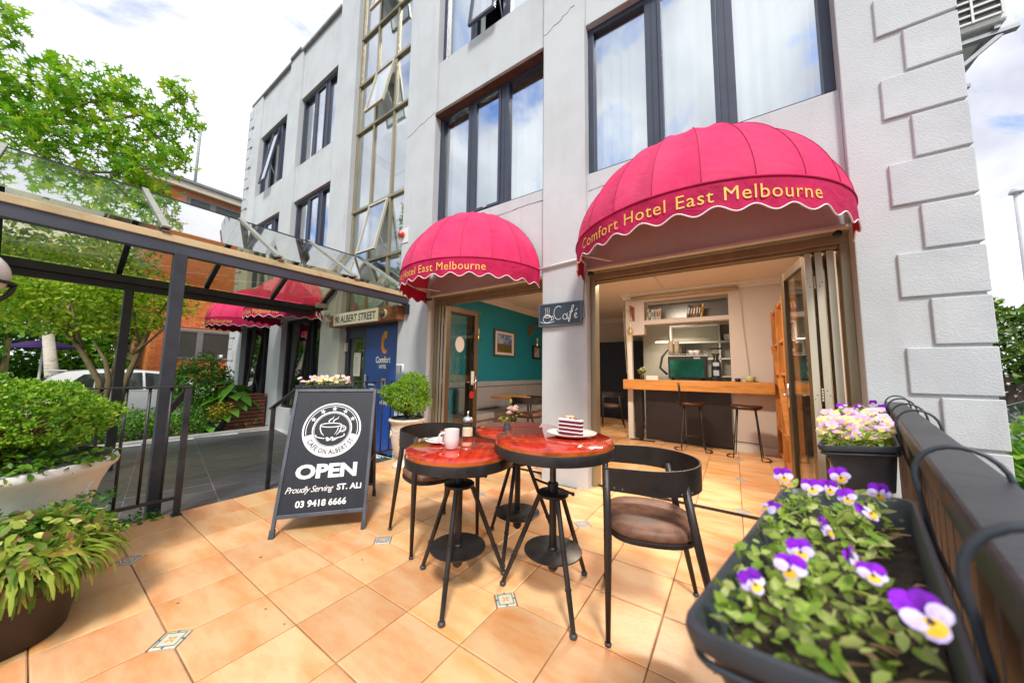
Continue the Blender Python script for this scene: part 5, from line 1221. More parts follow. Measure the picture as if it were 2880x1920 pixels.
def rosettes(parent, c, r, n, per, size, mat, low):
    """clipped shrub: leaf whorls at the twig ends, thinner towards the skirt"""
    P, d = blob_points(n, c, r, 0.74); keep = (P[:, 2] > low) & (rng.random(n) < np.clip(0.35 + (P[:, 2] - low) / (2 * r[2]) * 1.1, 0, 1)); P, d = P[keep], d[keep]
    P = P + d * rng.normal(size=(len(P), 1)) * 0.012
    Q = np.repeat(P, per, 0) + rng.normal(size=(len(P) * per, 3)) * 0.009; D2 = np.repeat(d, per, 0) + np.array([0, 0, 0.5])
    x = D2 * 0.8 + rng.normal(size=Q.shape) * 0.75; x /= np.linalg.norm(x, axis=1)[:, None]
    z = D2 + rng.normal(size=Q.shape) * 0.5; z -= x * (x * z).sum(1)[:, None]; z /= np.linalg.norm(z, axis=1)[:, None]; y = np.cross(z, x)
    return scatter_mesh('foliage', *LEAF_SMALL, Q, np.stack([x, y, z], 2), size * (0.6 + 0.7 * rng.random(len(Q))), mat, parent)
def twigs(parent, c0, c, r, n, rad=0.006):
    m = MB()
    for k in range(n):
        a = random.uniform(0, 6.28); b = random.uniform(0.2, 1.0); e = (c[0] + r[0] * 0.85 * b * math.cos(a), c[1] + r[1] * 0.85 * b * math.sin(a), c[2] + r[2] * random.uniform(-0.5, 0.7))
        mid = ((c0[0] * 0.6 + e[0] * 0.4) + random.uniform(-.02, .02), (c0[1] * 0.6 + e[1] * 0.4) + random.uniform(-.02, .02), c0[2] * 0.45 + e[2] * 0.55)
        m.tube([c0, mid, e], [rad, rad * 0.7, rad * 0.3], 5)
    return m.build('branch', twig, parent, smooth=True)
u = thing('potted_shrub', 'clipped round box shrub in a cream scrolled urn by the entrance', 'potted plant', (-3.50, 2.80, 0))
m = MB(); m.lathe([(0, 0), (0.155, 0), (0.165, 0.012), (0.160, 0.035), (0.120, 0.055), (0.098, 0.085), (0.098, 0.11), (0.13, 0.145), (0.165, 0.22), (0.186, 0.34), (0.192, 0.46), (0.190, 0.52), (0.205, 0.545), (0.222, 0.56), (0.226, 0.575), (0.215, 0.59), (0.195, 0.592), (0.19, 0.575), (0.182, 0.50)], 44); m.build('urn', urn_m, u, smooth=True, auto=45)
for a in (R(-125), R(-55), R(15)):
    m = MB(); pts = []
    for j in range(22): th = j * 0.45; rr_ = 0.062 * math.exp(-0.16 * th); pts.append((rr_ * math.cos(th), rr_ * math.sin(th)))
    P_ = [(0.194 * math.cos(a + x / 0.19), 0.194 * math.sin(a + x / 0.19), 0.39 + y) for x, y in pts]; m.tube(P_, 0.0085, 6); m.build('scroll', urn_m, u, smooth=True)
m = MB(); pts = [(0.190 * math.cos(R(-160 + k * 6)), 0.190 * math.sin(R(-160 + k * 6)), 0.47 - 0.03 * math.sin(k * 0.35) ** 2) for k in range(42)]; m.tube(pts, 0.007, 6); m.build('swag', urn_m, u, smooth=True)
m = MB(); m.lathe([(0.20, 0.588), (0.205, 0.605), (0.192, 0.605), (0.188, 0.58)], 36); m.disc((0, 0, 0.582), 0.19, 32); m.build('liner', black_plastic, u)
rosettes(u, (0, 0, 0.875), (0.295, 0.295, 0.24), 2600, 8, 0.020, box_leaf2, 0.64); twigs(u, (0, 0, 0.58), (0, 0, 0.86), (0.25, 0.25, 0.22), 60, 0.005)
# big hedge pot
h_ = thing('potted_hedge', 'broad clipped box hedge in a large chipped white pot at left', 'potted plant', (-3.35, -0.035, 0.02))
m = MB(); m.lathe([(0, 0), (0.27, 0), (0.285, 0.02), (0.29, 0.10), (0.325, 0.30), (0.365, 0.48), (0.40, 0.565), (0.425, 0.59), (0.430, 0.61), (0.42, 0.635), (0.395, 0.64), (0.385, 0.62), (0.37, 0.55)], 56); m.build('pot', white_pot, h_, smooth=True, auto=45)
m = MB(); m.lathe([(0.392, 0.636), (0.392, 0.652), (0.378, 0.652), (0.37, 0.60)], 48); m.disc((0, 0, 0.60), 0.38, 40); m.build('liner', black_plastic, h_, smooth=True)
for k in range(8): m = MB(); a = random.uniform(-1.2, 1.3); m.ball((0.4285 * math.cos(a), 0.4285 * math.sin(a), random.uniform(0.60, 0.625)), random.uniform(0.003, 0.009), 6, 5, sq=(0.4, 1, 0.5)); m.build('chip', terra, h_)
m = MB()    # rope and leaf relief on the side
for s_ in (-1, 1):
    P_ = [((0.335 + 0.0015 * k) * math.cos(R(55) + 0.02 * s_ * math.sin(k * 1.2)), (0.335 + 0.0015 * k) * math.sin(R(55) + 0.02 * s_ * math.sin(k * 1.2)), 0.32 + k * 0.0075) for k in range(26)]; m.tube(P_, 0.011, 6)
m.build('relief', white_pot, h_, smooth=True)
rosettes(h_, (-0.04, -0.02, 0.885), (0.42, 0.43, 0.225), 4300, 8, 0.021, box_leaf2, 0.66)
twigs(h_, (0, 0, 0.6), (0, 0, 0.88), (0.44, 0.44, 0.25), 130, 0.006)
P, d = blob_points(500, (0.25, 0.05, 0.66), (0.2, 0.34, 0.06), 0.3); scatter_mesh('undergrowth', *LEAF_OVAL, P, rots(len(P), 1.2), 0.045 * (0.6 + 0.6 * rng.random(len(P))), box_leaf, h_)
# trailing strap-leaf plant in a brown pot
br_pot = pm('brown_plastic_pot', (0.026, 0.016, 0.014), 0.42, var=0.2, scale=5, bump=0.03)
e_ = thing('potted_trailing_plant', 'trailing flat-leaved cactus plant in a dark brown pot at lower left', 'potted plant', (-2.70, 0.02, 0))
m = MB(); m.lathe([(0, 0), (0.185, 0), (0.195, 0.012), (0.232, 0.27), (0.240, 0.295), (0.246, 0.30), (0.246, 0.318), (0.234, 0.32), (0.225, 0.30), (0.222, 0.27)], 48); m.disc((0, 0, 0.27), 0.222, 32, mi=1); m.build('pot', [br_pot, soil], e_, smooth=True, auto=45)
ep = leaf_mat('flat_cactus_leaf', (0.08, 0.20, 0.02), (0.27, 0.40, 0.04), (0.55, 0.58, 0.12), 0.4, 0.3, edge=(0.36, 0.16, 0.12))
def strap(n=14, seed=0):
    rnd = random.Random(seed); L = 1.0; v = []; f = []
    for i in range(n + 1):
        s_ = i / n; w = 0.050 * (0.12 + 0.88 * math.sin(PI * min(1, 0.15 + s_ * 0.84))) * (0.60 + 0.55 * abs(math.sin(s_ * 13 + seed))); x = math.sin(1.35 * s_) * 0.62; z = 0.62 * s_ - 0.80 * s_ ** 2.3
        v += [(x, -w, z - 0.012), (x, 0, z), (x, w, z - 0.012)]
    for i in range(n):
        a = i * 3; f += [(a, a + 3, a + 4, a + 1), (a + 1, a + 4, a + 5, a + 2)]
    return MB().add(v, f)
straps = [strap(14, s_).mesh('strap_leaf', ep, True) for s_ in range(5)]
for k in range(295):
    a = random.uniform(0, 2 * PI); r0 = 0.16 * math.sqrt(random.random()); s_ = random.uniform(0.22, 0.38); tl = random.uniform(-0.9, 0.2)
    inst('strap_leaf', straps[k % 5], e_, (r0 * math.cos(a), r0 * math.sin(a), 0.27 + random.uniform(0, 0.04)), (random.uniform(-.35, .35), tl * (1 - r0 / 0.3) + 0.05, a + random.uniform(-.5, .5)), (s_, s_ * 0.85, s_ * random.uniform(0.8, 1.15)))
P, d = blob_points(900, (0, 0, 0.37), (0.29, 0.29, 0.16), 0.7); scatter_mesh('foliage', *LEAF_OVAL, P, rots(len(P), 1.1, d), 0.050 * (0.6 + 0.6 * rng.random(len(P))), ep, e_)
n_ = 420; a_ = rng.random(n_) * 2 * PI; sv = strap(10, 2); X_ = np.stack([np.cos(a_) * 1, np.sin(a_) * 1, np.zeros(n_)], 1); tl_ = rng.uniform(-0.2, 0.75, n_)
bx_ = X_ * np.cos(tl_)[:, None] + np.array([0, 0, 1.0]) * np.sin(tl_)[:, None]; bz_ = -X_ * np.sin(tl_)[:, None] + np.array([0, 0, 1.0]) * np.cos(tl_)[:, None]; by_ = np.cross(bz_, bx_)
r0_ = 0.19 * np.sqrt(rng.random(n_)); scatter_mesh('strap_mass', sv.v, sv.f, X_ * r0_[:, None] + np.array([0, 0, 0.27]), np.stack([bx_, by_, bz_], 2), 0.18 + 0.17 * rng.random(n_), ep, e_)
# parsley between the two
pr_ = thing('potted_herb', 'curly parsley plant between the hedge pot and the trailing plant', 'potted plant', (-2.98, 0.12, 0))
MB().lathe([(0, 0), (0.13, 0), (0.165, 0.22), (0.175, 0.25), (0.165, 0.25), (0.15, 0.21), (0, 0.2)], 32).build('pot', br_pot, pr_, smooth=True)
par = leaf_mat('parsley_leaf', (0.03, 0.16, 0.015), (0.07, 0.30, 0.02), (0.16, 0.44, 0.04))
Ps = []; m = MB()
for k in range(44):
    a = random.uniform(0, 6.28); rr_ = 0.26 * math.sqrt(random.random()); top = Vector((rr_ * math.cos(a), rr_ * math.sin(a), random.uniform(0.30, 0.47))); m.tube([(0.03 * math.cos(a), 0.03 * math.sin(a), 0.2), (top.x * 0.6, top.y * 0.6, top.z * 0.75), top], 0.0022, 4)
    Ps.append(np.array(top) + rng.normal(size=(60, 3)) * np.array([0.030, 0.030, 0.012]))
m.build('stalk', stem_m, pr_); P = np.concatenate(Ps); scatter_mesh('foliage', *LEAF_SMALL, P, rots(len(P), 0.6), 0.020 * (0.6 + 0.8 * rng.random(len(P))), par, pr_)
# low creeping plants along the terrace edge
gc = leaf_mat('ground_cover_leaf', (0.035, 0.14, 0.015), (0.10, 0.28, 0.03), (0.26, 0.44, 0.06))
P = np.concatenate([np.stack([rng.uniform(-4.05, -3.80, 900), rng.uniform(0.25, 0.72, 900), -0.16 + 0.2 * rng.random(900)], 1), np.stack([rng.uniform(-4.05, -3.84, 700), rng.uniform(1.6, 3.25, 700), -0.16 + 0.22 * rng.random(700)], 1)])
o = scatter_mesh('edge_plants', *LEAF_OVAL, P, rots(len(P), 0.8), 0.030 * (0.6 + 0.7 * rng.random(len(P))), gc, None); o['label'] = 'low creeping green plants along the edge of the terrace'; o['category'] = 'ground cover'

# ------------------------------------------------------------------ lamps, signs and fittings
gl = thing('bollard_lamp', 'white globe lamp with black eyelid cage at the left edge', 'lamp', (-2.62, -0.19, 0))
m = MB(); m.lathe([(0.045, 0), (0.045, 1.44), (0.06, 1.45), (0.06, 1.47)], 20); m.build('post', black_metal, gl, smooth=True)
m = MB(); m.ball((0, 0, 1.585), 0.125, 28, 18, sq=(1, 1, 0.92)); m.build('globe', pm('opal_glass', (0.78, 0.77, 0.73), 0.25, var=0.03), gl, smooth=True)
m = MB(); m.lathe([(0.127, 1.545), (0.142, 1.548), (0.142, 1.556), (0.127, 1.558)], 36)
for k in range(8): a = 2 * PI * k / 8; m.tube([(0.133 * math.cos(a) * math.cos(b), 0.133 * math.sin(a) * math.cos(b), 1.552 + 0.115 * math.sin(b)) for b in np.linspace(0, -1.2, 7)], 0.009, 6)
m.lathe([(0.07, 1.46), (0.055, 1.44)], 20); m.build('cage', black_metal, gl, smooth=True)

sg = thing('street_sign', 'white board reading 90 ALBERT STREET on a timber beam over the entrance', 'sign', (-5.7, FY, 2.13))
def G(mb, nm, mat, par=None, **kw): return mb.build(nm, mat, par or sg, world=True, **kw)
sign_timber = pm('red_gum_beam', (0.33, 0.12, 0.045), 0.5, var=0.4, scale=5, stretch=(1, 8, 8), bump=0.08)
m = MB(); m.box(-6.44, -4.36, FY - 0.14, FY + 0.02, 2.0, 2.225); G(m, 'beam', sign_timber, bevel=0.008)
m = MB(); m.box(-6.26, -4.86, FY - 0.152, FY - 0.1405, 2.012, 2.235); bd = G(m, 'board', pm('sign_white', (0.86, 0.85, 0.82), 0.5, var=0.03), bevel=0.002)
m = MB(); text_on(m, '90 ALBERT STREET', (-5.56, FY - 0.1535, 2.06), (1, 0, 0), (0, 0, 1), size=0.18, offset=0.003, align='CENTER', width=1.28); G(m, 'board_lettering', letter_black, bd)
dc = thing('dome_camera', 'white dome security camera on the right end of the timber beam', 'camera', (-4.68, FY - 0.14, 2.11))
m = MB(); m.lathe([(0, 0), (0.075, 0), (0.078, 0.02), (0.07, 0.05)], 28); m.xf(lambda p: Vector((p.x, -p.z - 0.001, p.y))); m.build('housing', trim_white, dc, smooth=True)
m = MB(); m.ball((0, -0.05, 0), 0.055, 18, 12, sq=(1, 0.8, 1)); m.build('dome', pm('smoked_dome', (0.10, 0.10, 0.09), 0.08, var=0.2), dc, smooth=True)
bc = thing('bullet_camera', 'pale bullet security camera with loose white cables at the canopy end', 'camera', (-6.85, FY - 0.06, 2.46))
m = MB(); m.bar((0.0, 0.06, 0.02), (0.05, -0.16, 0.0), 0.10, 0.09); m.build('body', pm('camera_grey', (0.36, 0.34, 0.31), 0.5), bc, bevel=0.012)
m = MB(); m.bar((0.10, 0.058, -0.12), (0.18, -0.10, -0.16), 0.09, 0.08); m.build('junction_box', trim_white, bc, bevel=0.012)
m = MB(); m.tube([(0.1, 0.0, -0.1), (0.2, -0.1, -0.22), (0.3, -0.05, -0.3), (0.42, 0.02, -0.22), (0.4, 0.04, 0.1), (0.45, 0.05, 0.3)], 0.007, 6); m.tube([(0.05, -0.1, -0.15), (0.25, -0.16, -0.30), (0.45, -0.1, -0.34), (0.55, 0.0, -0.25)], 0.007, 6); m.tube([(-0.02, -0.12, -0.12), (0.08, -0.17, -0.2), (0.3, -0.12, -0.38)], 0.010, 6); m.build('cable', trim_white, bc, smooth=True)
al = thing('alarm_strobe', 'red strobe lamp on a white plate beside the stair glazing', 'alarm', (-4.45, FY, 3.43))
m = MB(); m.box(-0.10, 0.10, -0.012, -0.001, -0.13, 0.12); m.build('plate', trim_white, al, bevel=0.003)
m = MB(); m.lathe([(0.05, 0), (0.05, 0.045), (0.035, 0.075), (0, 0.085)], 22); m.xf(lambda p: Vector((p.x - 0.03, -0.013 - p.z, p.y + 0.01))); m.build('lens', pm('red_lens', (0.62, 0.035, 0.005), 0.15, var=0.2, coat=0.5), al, smooth=True)
led = thing('led_sign', 'dark LED dot sign spelling Cafe with a cup, on the white pier', 'sign', (-1.60, FY - 0.002, 1.855))
m = MB(); m.box(-0.262, 0.262, -0.03, -0.001, -0.128, 0.128); m.build('panel', pm('led_board', (0.035, 0.050, 0.070), 0.35, var=0.15), led, bevel=0.003)
m = MB()
for b in ((-0.265, 0.265, 0.118, 0.131), (-0.265, 0.265, -0.131, -0.118), (-0.265, -0.252, -0.118, 0.118), (0.252, 0.265, -0.118, 0.118)): m.box(b[0], b[1], -0.036, -0.0305, b[2], b[3])
m.build('frame', pm('led_frame', (0.12, 0.14, 0.17), 0.4), led)
def dots(poly, step=0.0125):
    o = []; P_ = [Vector(p) for p in poly]; carry = 0
    for p, q in zip(P_[:-1], P_[1:]):
        L = (q - p).length; s_ = carry
        while s_ < L: o.append(p.lerp(q, s_ / L)); s_ += step
        carry = s_ - L
    return o
def ar(cx, cyy, rx, ry, a0, a1, n=20): return [(cx + rx * math.cos(R(a0 + (a1 - a0) * j / n)), cyy + ry * math.sin(R(a0 + (a1 - a0) * j / n))) for j in range(n + 1)]
D_ = []
D_ += dots(ar(-0.155, -0.045, 0.055, 0.045, 0, 360)) + dots(ar(-0.155, -0.02, 0.04, 0.012, 0, 360)) + dots(ar(-0.095, -0.04, 0.02, 0.02, 120, -120)) + dots(ar(-0.155, -0.075, 0.085, 0.018, 180, 360))
for x in (-0.18, -0.157, -0.134): D_ += dots([(x, 0.0), (x + 0.004, 0.04), (x - 0.002, 0.085)], 0.016)
D_ += dots(ar(-0.015, 0.015, 0.055, 0.075, 60, 300)) + dots(ar(0.065, -0.035, 0.025, 0.03, 20, 380)) + dots([(0.092, 0.0), (0.092, -0.06), (0.11, -0.055)])
D_ += dots([(0.11, -0.055), (0.13, 0.0), (0.15, 0.07), (0.165, 0.09), (0.17, 0.07), (0.14, 0.0), (0.125, -0.07), (0.115, -0.095), (0.105, -0.08), (0.13, -0.05)]) + dots([(0.12, 0.015), (0.16, 0.02)]) + dots([(0.185, -0.035), (0.205, -0.015), (0.20, 0.0), (0.185, -0.01), (0.18, -0.04), (0.195, -0.06), (0.215, -0.045)]) + dots([(0.195, 0.025), (0.215, 0.05)])
m = MB()
for p in D_: m.ball((p.x, -0.032, p.y), 0.0036, 6, 4)
stuff(m.build('led_dots', pm('led_lens', (0.86, 0.82, 0.78), 0.3, var=0.05, emit=0.35), led))
m = MB(); m.tube([(0.262, -0.015, -0.09), (0.285, -0.01, -0.05), (0.275, -0.008, 0.1), (0.28, -0.004, 0.3), (0.295, -0.01, 0.45)], 0.003, 6); m.build('cord', letter_black, led)
ac = thing('air_conditioner', 'white air conditioner on a steel wall bracket at the top right corner', 'air conditioner', (1.345, 3.9, 3.75))
m = MB(); m.box(0.08, 0.40, -0.16, 0.64, 0.03, 0.62); m.build('casing', pm('ac_white', (0.66, 0.66, 0.63), 0.5, var=0.06), ac, bevel=0.02)
m = MB(); m.box(0.10, 0.37, -0.166, -0.1605, 0.08, 0.58); m.build('coil', pm('ac_coil', (0.05, 0.05, 0.05), 0.7, bump=0.4, bscale=200), ac)
m = MB()
for k in range(9): m.box(0.095, 0.375, -0.178, -0.1665, 0.075 + k * 0.058, 0.090 + k * 0.058)
for x in (0.095, 0.23, 0.365): m.box(x, x + 0.012, -0.182, -0.1785, 0.07, 0.58)
m.build('grille', MATS['ac_white'], ac)
for y in (-0.10, 0.5):
    m = MB(); m.box(0.0, 0.46, y - 0.025, y + 0.025, -0.035, -0.005); m.bar((0.01, y, -0.34), (0.38, y, -0.04), 0.035, 0.025); m.box(0.0, 0.02, y - 0.025, y + 0.025, -0.36, -0.036); m.build('bracket', pm('galvanised', (0.30, 0.31, 0.32), 0.5, metal=0.5, var=0.2), ac)
for x in (0.12, 0.34): m = MB(); m.box(x, x + 0.03, -0.14, 0.6, -0.0045, 0.0295); m.build('bearer', MATS['galvanised'], ac)

# ------------------------------------------------------------------ inside the cafe
bar = thing('bar_counter', 'timber topped bar counter with dark front panels at the servery', 'counter', (-0.6, 6.35, 0))
def I(mb, t, nm, mat, **kw): return mb.build(nm, mat, t, world=True, **kw)
m = MB()
ys_ = [6.20, 6.30, 6.40, 6.50, 6.60]
for a, b in zip(ys_[:-1], ys_[1:]):
    m = MB(); m.box(-1.70, 0.50, a + 0.0005, b - 0.0005, 0.915, 1.09); I(m, bar, 'countertop_stave', timber_x, bevel=0.004)
darkpan = pm('charcoal_laminate', (0.020, 0.016, 0.018), 0.4, var=0.3, scale=3)
for a, b in ((-1.55, -1.40), (-1.36, -0.72), (-0.71, -0.05)):
    m = MB(); m.box(a, b, 6.41, 6.44, 0.03, 0.914); I(m, bar, 'front_panel', darkpan, bevel=0.003)
m = MB(); m.box(-1.47, -1.41, 6.36, 6.409, 0.0, 0.914); m.box(-1.62, -1.2, 6.3, 6.37, 0.0, 0.012); I(m, bar, 'steel_leg', black_metal)
m = MB(); m.box(-0.04, 0.52, 6.40, 6.455, 0.0, 0.10); I(m, bar, 'skirting', trim_white)

def stool(loc, rz, label):
    t = thing('bar_stool', label, 'stool', loc, rz, 'bar stools at the counter')
    seat = pm('dark_walnut_seat', (0.055, 0.018, 0.010), 0.3, var=0.3, scale=5, stretch=(1, 6, 1))
    m = MB(); o = [(0.20 * math.copysign(abs(math.cos(a)) ** 0.8, math.cos(a)), 0.165 * math.copysign(abs(math.sin(a)) ** 0.8, math.sin(a))) for a in np.linspace(0, 2 * PI, 30, endpoint=False)]
    lay = [(0.80, 0.70), (0.98, 0.715), (1.0, 0.735), (0.95, 0.748), (0.6, 0.738), (0.2, 0.735)]
    for k, z in lay: m.v += [(x * k, y * k, z + (0.012 * abs(x) / 0.2 if k > 0.9 else 0)) for x, y in o]
    nn = len(o)
    for i in range(len(lay) - 1):
        for j in range(nn): m.f.append((i * nn + j, i * nn + (j + 1) % nn, (i + 1) * nn + (j + 1) % nn, (i + 1) * nn + j)); m.m.append(0)
    m.f += [tuple(range((len(lay) - 1) * nn, len(lay) * nn)), tuple(range(nn - 1, -1, -1))]; m.m += [0, 0]
    m.build('seat', seat, t, smooth=True)
    for sx_ in (-1, 1):
        m = MB()
        m.tube([(sx_ * 0.11, -0.08, 0.70), (sx_ * 0.165, -0.14, 0.012), (sx_ * 0.24, -0.10, 0.012), (sx_ * 0.265, 0.0, 0.012), (sx_ * 0.24, 0.10, 0.012), (sx_ * 0.165, 0.14, 0.012), (sx_ * 0.11, 0.08, 0.70)], 0.008, 8); m.build('leg', black_metal, t, smooth=True)
    m = MB(); m.tube([(-0.145, -0.115, 0.24), (0.145, -0.115, 0.24)], 0.007, 8); m.build('foot_rest', black_metal, t, smooth=True)
    return t
s1 = stool((-0.58, 6.02, 0), R(8), 'bar stool with a thin upright back bar in front of the dark panels')
m = MB(); m.tube([(-0.15, -0.10, 0.70), (-0.17, -0.13, 0.95), (-0.18, -0.14, 1.06)], 0.016, 8); m.build('back_bar', black_metal, s1, smooth=True)
stool((0.13, 5.95, 0), R(-6), 'backless bar stool in front of the white wall section')
# bookshelf on the right wall
bs = thing('bookshelf', 'open timber bookshelf standing along the right hand cafe wall', 'bookshelf', (0.68, 5.6, 0))
for y in (4.95, 5.62, 6.26):
    m = MB(); m.box(0.50, 0.85, y, y + 0.045, 0.0, 2.15); I(m, bs, 'upright', timber_z, bevel=0.003)
for z in (0.05, 0.42, 0.80, 1.20, 1.62, 2.10):
    m = MB(); m.box(0.515, 0.85, 4.995, 5.62, z, z + 0.035); m.box(0.515, 0.85, 5.665, 6.26, z, z + 0.035); I(m, bs, 'shelf', timber_orange, bevel=0.003)
m = MB(); m.bar((0.51, 4.97, 0.5), (0.51, 5.62, 1.15), 0.02, 0.06, up=(1, 0, 0)); m.bar((0.51, 5.64, 1.2), (0.51, 6.26, 1.62), 0.02, 0.06, up=(1, 0, 0)); I(m, bs, 'brace', timber_orange)
# books in the servery niche
bk_cols = [(0.62, 0.50, 0.40), (0.02, 0.20, 0.10), (0.66, 0.60, 0.52), (0.40, 0.42, 0.46), (0.62, 0.45, 0.36), (0.60, 0.50, 0.44), (0.03, 0.03, 0.03), (0.05, 0.04, 0.03), (0.30, 0.05, 0.03), (0.14, 0.12, 0.10), (0.03, 0.03, 0.04), (0.68, 0.42, 0.03)]
bk_names = ['cream', 'dark green', 'ivory', 'grey', 'tan', 'pale pink', 'black', 'brownish black', 'dark red', 'charcoal', 'glossy black', 'yellow']
x = -1.33
for i, c in enumerate(bk_cols):
    if i == 6: x = -0.66
    w = random.uniform(0.030, 0.045); hgt = random.uniform(0.20, 0.235); ln = R(-4) if i < 6 else R(-9); mt = pm('book_%s' % bk_names[i].replace(' ', '_'), c, 0.5, var=0.15)
    t = thing('book', '%s spined book standing %s in the servery niche' % (bk_names[i], 'in the left group of paperbacks' if i < 6 else 'in the right leaning group'), 'book', (x, 6.52, 2.2005), 0, 'books in the niche')
    m = MB(); m.box(0, w, 0, 0.14, 0, hgt); m.xf(lambda p: Vector((p.x * math.cos(ln) + p.z * math.sin(ln) * -1, p.y, p.z * math.cos(ln) + abs(math.sin(ln)) * 0.0 + (w - p.x) * 0.0))); m.build('cover', mt, t, bevel=0.003)
    m = MB(); m.box(w * 0.25, w * 0.75, -0.001, 0.0, hgt * 0.3, hgt * 0.75); m.xf(lambda p: Vector((p.x * math.cos(ln) - p.z * math.sin(ln), p.y, p.z * math.cos(ln)))); m.build('spine_title', trim_white if sum(c) < 0.8 else letter_black, t)
    x += w + 0.006
# kitchen behind the hatch
kit = thing('kitchen_shelves', 'white open kitchen shelves with crockery behind the servery hatch', 'shelves', (-0.6, 7.8, 1.1))
for z in (1.15, 1.50, 1.84, 2.2):
    m = MB(); m.box(-1.1, 0.1, 7.66, 7.915, z, z + 0.025); I(m, kit, 'shelf', trim_white)
for x in (-1.1, -0.22, 0.08):
    m = MB(); m.box(x, x + 0.025, 7.66, 7.915, 1.176, 2.199); I(m, kit, 'upright', trim_white)
t = thing('oven_radio', 'black small appliance on the kitchen shelf', 'appliance', (-0.72, 7.76, 1.526)); MB().box(-0.2, 0.2, -0.09, 0.09, 0, 0.17).build('body', black_plastic, t, bevel=0.01); MB().box(-0.16, 0.05, -0.092, -0.0905, 0.03, 0.11).build('display', pm('appliance_panel', (0.16, 0.16, 0.15), 0.3), t)
m = MB()
for k in range(8): MBp = m.lathe([(0.0, 0), (0.05, 0), (0.075, 0.05), (0.07, 0.05), (0.045, 0.006), (0, 0.006)], 14, c=(0.0, 0.0, k * 0.012))
pl = tag(m.build('plate_stack', white_ceramic, None, smooth=True), 'stack of white bowls at the right end of the kitchen shelf', 'bowls'); pl.location = (-0.07, 7.78, 1.866)
# espresso machine with cups on top
em = thing('espresso_machine', 'dark espresso machine with a green tinted mirror back on the counter', 'coffee machine', (-0.70, 6.62, 1.0905))
m = MB(); m.box(-0.30, 0.32, 0.03, 0.45, 0.03, 0.43); m.build('body', pm('espresso_black', (0.018, 0.019, 0.019), 0.3, var=0.2), em, bevel=0.012)
m = MB(); m.box(-0.27, 0.27, 0.022, 0.0295, 0.06, 0.36); m.build('back_panel', pm('green_mirror_panel', (0.02, 0.16, 0.12), 0.08, metal=0.6, var=0.4, scale=3), em)
m = MB(); m.box(0.12, 0.22, 0.018, 0.0295, 0.385, 0.405); m.build('badge', steel, em)
m = MB(); m.box(-0.33, 0.34, 0.02, 0.46, 0.4305, 0.445); m.tube([(-0.33, 0.02, 0.47), (0.34, 0.02, 0.47)], 0.006, 6); m.build('cup_rail', steel, em)
m = MB(); m.tube([(-0.33, 0.1, 0.10), (-0.44, 0.05, 0.22), (-0.40, 0.05, 0.42), (-0.30, 0.06, 0.56)], [0.02, 0.022, 0.02, 0.016], 8); m.build('steam_arm', black_plastic, em, smooth=True)
for sx_ in (-0.25, 0.25):
    m = MB(); m.lathe([(0.03, 0), (0.025, 0.03)], 12, c=(sx_, 0.2, 0)); m.build('foot', black_plastic, em)
def paper_stack(loc, n, mat, label, r=0.042):
    t = thing('cup_stack', label, 'cups', loc); m = MB()
    for k in range(n): m.lathe([(0, k * 0.012), (r * 0.78, k * 0.012), (r, k * 0.012 + 0.09), (r * 1.05, k * 0.012 + 0.092), (r * 0.95, k * 0.012 + 0.085)], 18)
    m.xf(lambda p: Vector((p.x, p.y, p.z))); m.build('cup', mat, t, smooth=True); return t
paper_white = pm('paper_cup_cream', (0.68, 0.58, 0.46), 0.7, var=0.05); kraft = pm('paper_cup_black_band', (0.06, 0.05, 0.045), 0.6, var=0.3)
paper_stack((-0.96, 6.76, 1.5365), 17, paper_white, 'tall stack of cream paper cups at the left on the coffee machine')
paper_stack((-0.86, 6.76, 1.5365), 16, paper_white, 'second tall stack of cream paper cups on the coffee machine')
paper_stack((-0.74, 6.76, 1.5365), 9, kraft, 'short stack of black banded paper cups on the coffee machine')
for k, x in enumerate((-0.62, -0.53)):
    o = tag(cup_mb(0.032, 0.045, 0.06, n=18).build('espresso_cup', white_ceramic, None, smooth=True), '%s white cup upside up on the coffee machine' % ('left' if k == 0 else 'right'), 'cup', 'white cups on the coffee machine'); o.location = (x, 6.74, 1.5365); o.scale = (1, 1, 1.5)
for k, x in enumerate((-0.45, -0.39, -0.33)):
    o = tag(MB().lathe([(0, 0), (0.027, 0), (0.032, 0.09), (0.030, 0.09), (0.025, 0.006), (0, 0.006)], 18).build('tumbler', clear, None, smooth=True), '%s clear tumbler on the coffee machine' % ('left', 'middle', 'right')[k], 'glass', 'glasses on the coffee machine'); o.location = (x, 6.72, 1.5365)
gr = thing('coffee_grinder', 'tall black coffee grinder with a bean hopper beside the coffee machine', 'grinder', (-0.24, 6.56, 1.0905))
m = MB(); m.lathe([(0, 0), (0.095, 0), (0.095, 0.04), (0.075, 0.06), (0.07, 0.30), (0.065, 0.32), (0.04, 0.36), (0.035, 0.40)], 20); m.build('body', MATS['espresso_black'], gr, smooth=True, auto=40)
m = MB(); m.box(-0.045, 0.045, -0.085, -0.072, 0.25, 0.31); m.box(-0.04, 0.04, -0.083, -0.070, 0.09, 0.18); m.build('plate', steel, gr)
m = MB(); m.lathe([(0.035, 0.40), (0.055, 0.43), (0.10, 0.53), (0.10, 0.54)], 22); m.build('hopper', clear, gr, smooth=True)
m = MB(); m.lathe([(0, 0.56), (0.10, 0.56), (0.104, 0.552), (0.104, 0.54), (0, 0.54)], 22); m.lathe([(0, 0.47), (0.06, 0.465), (0.036, 0.402)], 16); m.build('lid', letter_black, gr, smooth=True)
t = thing('menu_holder', 'small pale card holder at the left end of the counter', 'holder', (-1.22, 6.34, 1.0905)); MB().box(-0.1, 0.1, -0.02, 0.02, 0, 0.075).build('card', trim_white, t); 
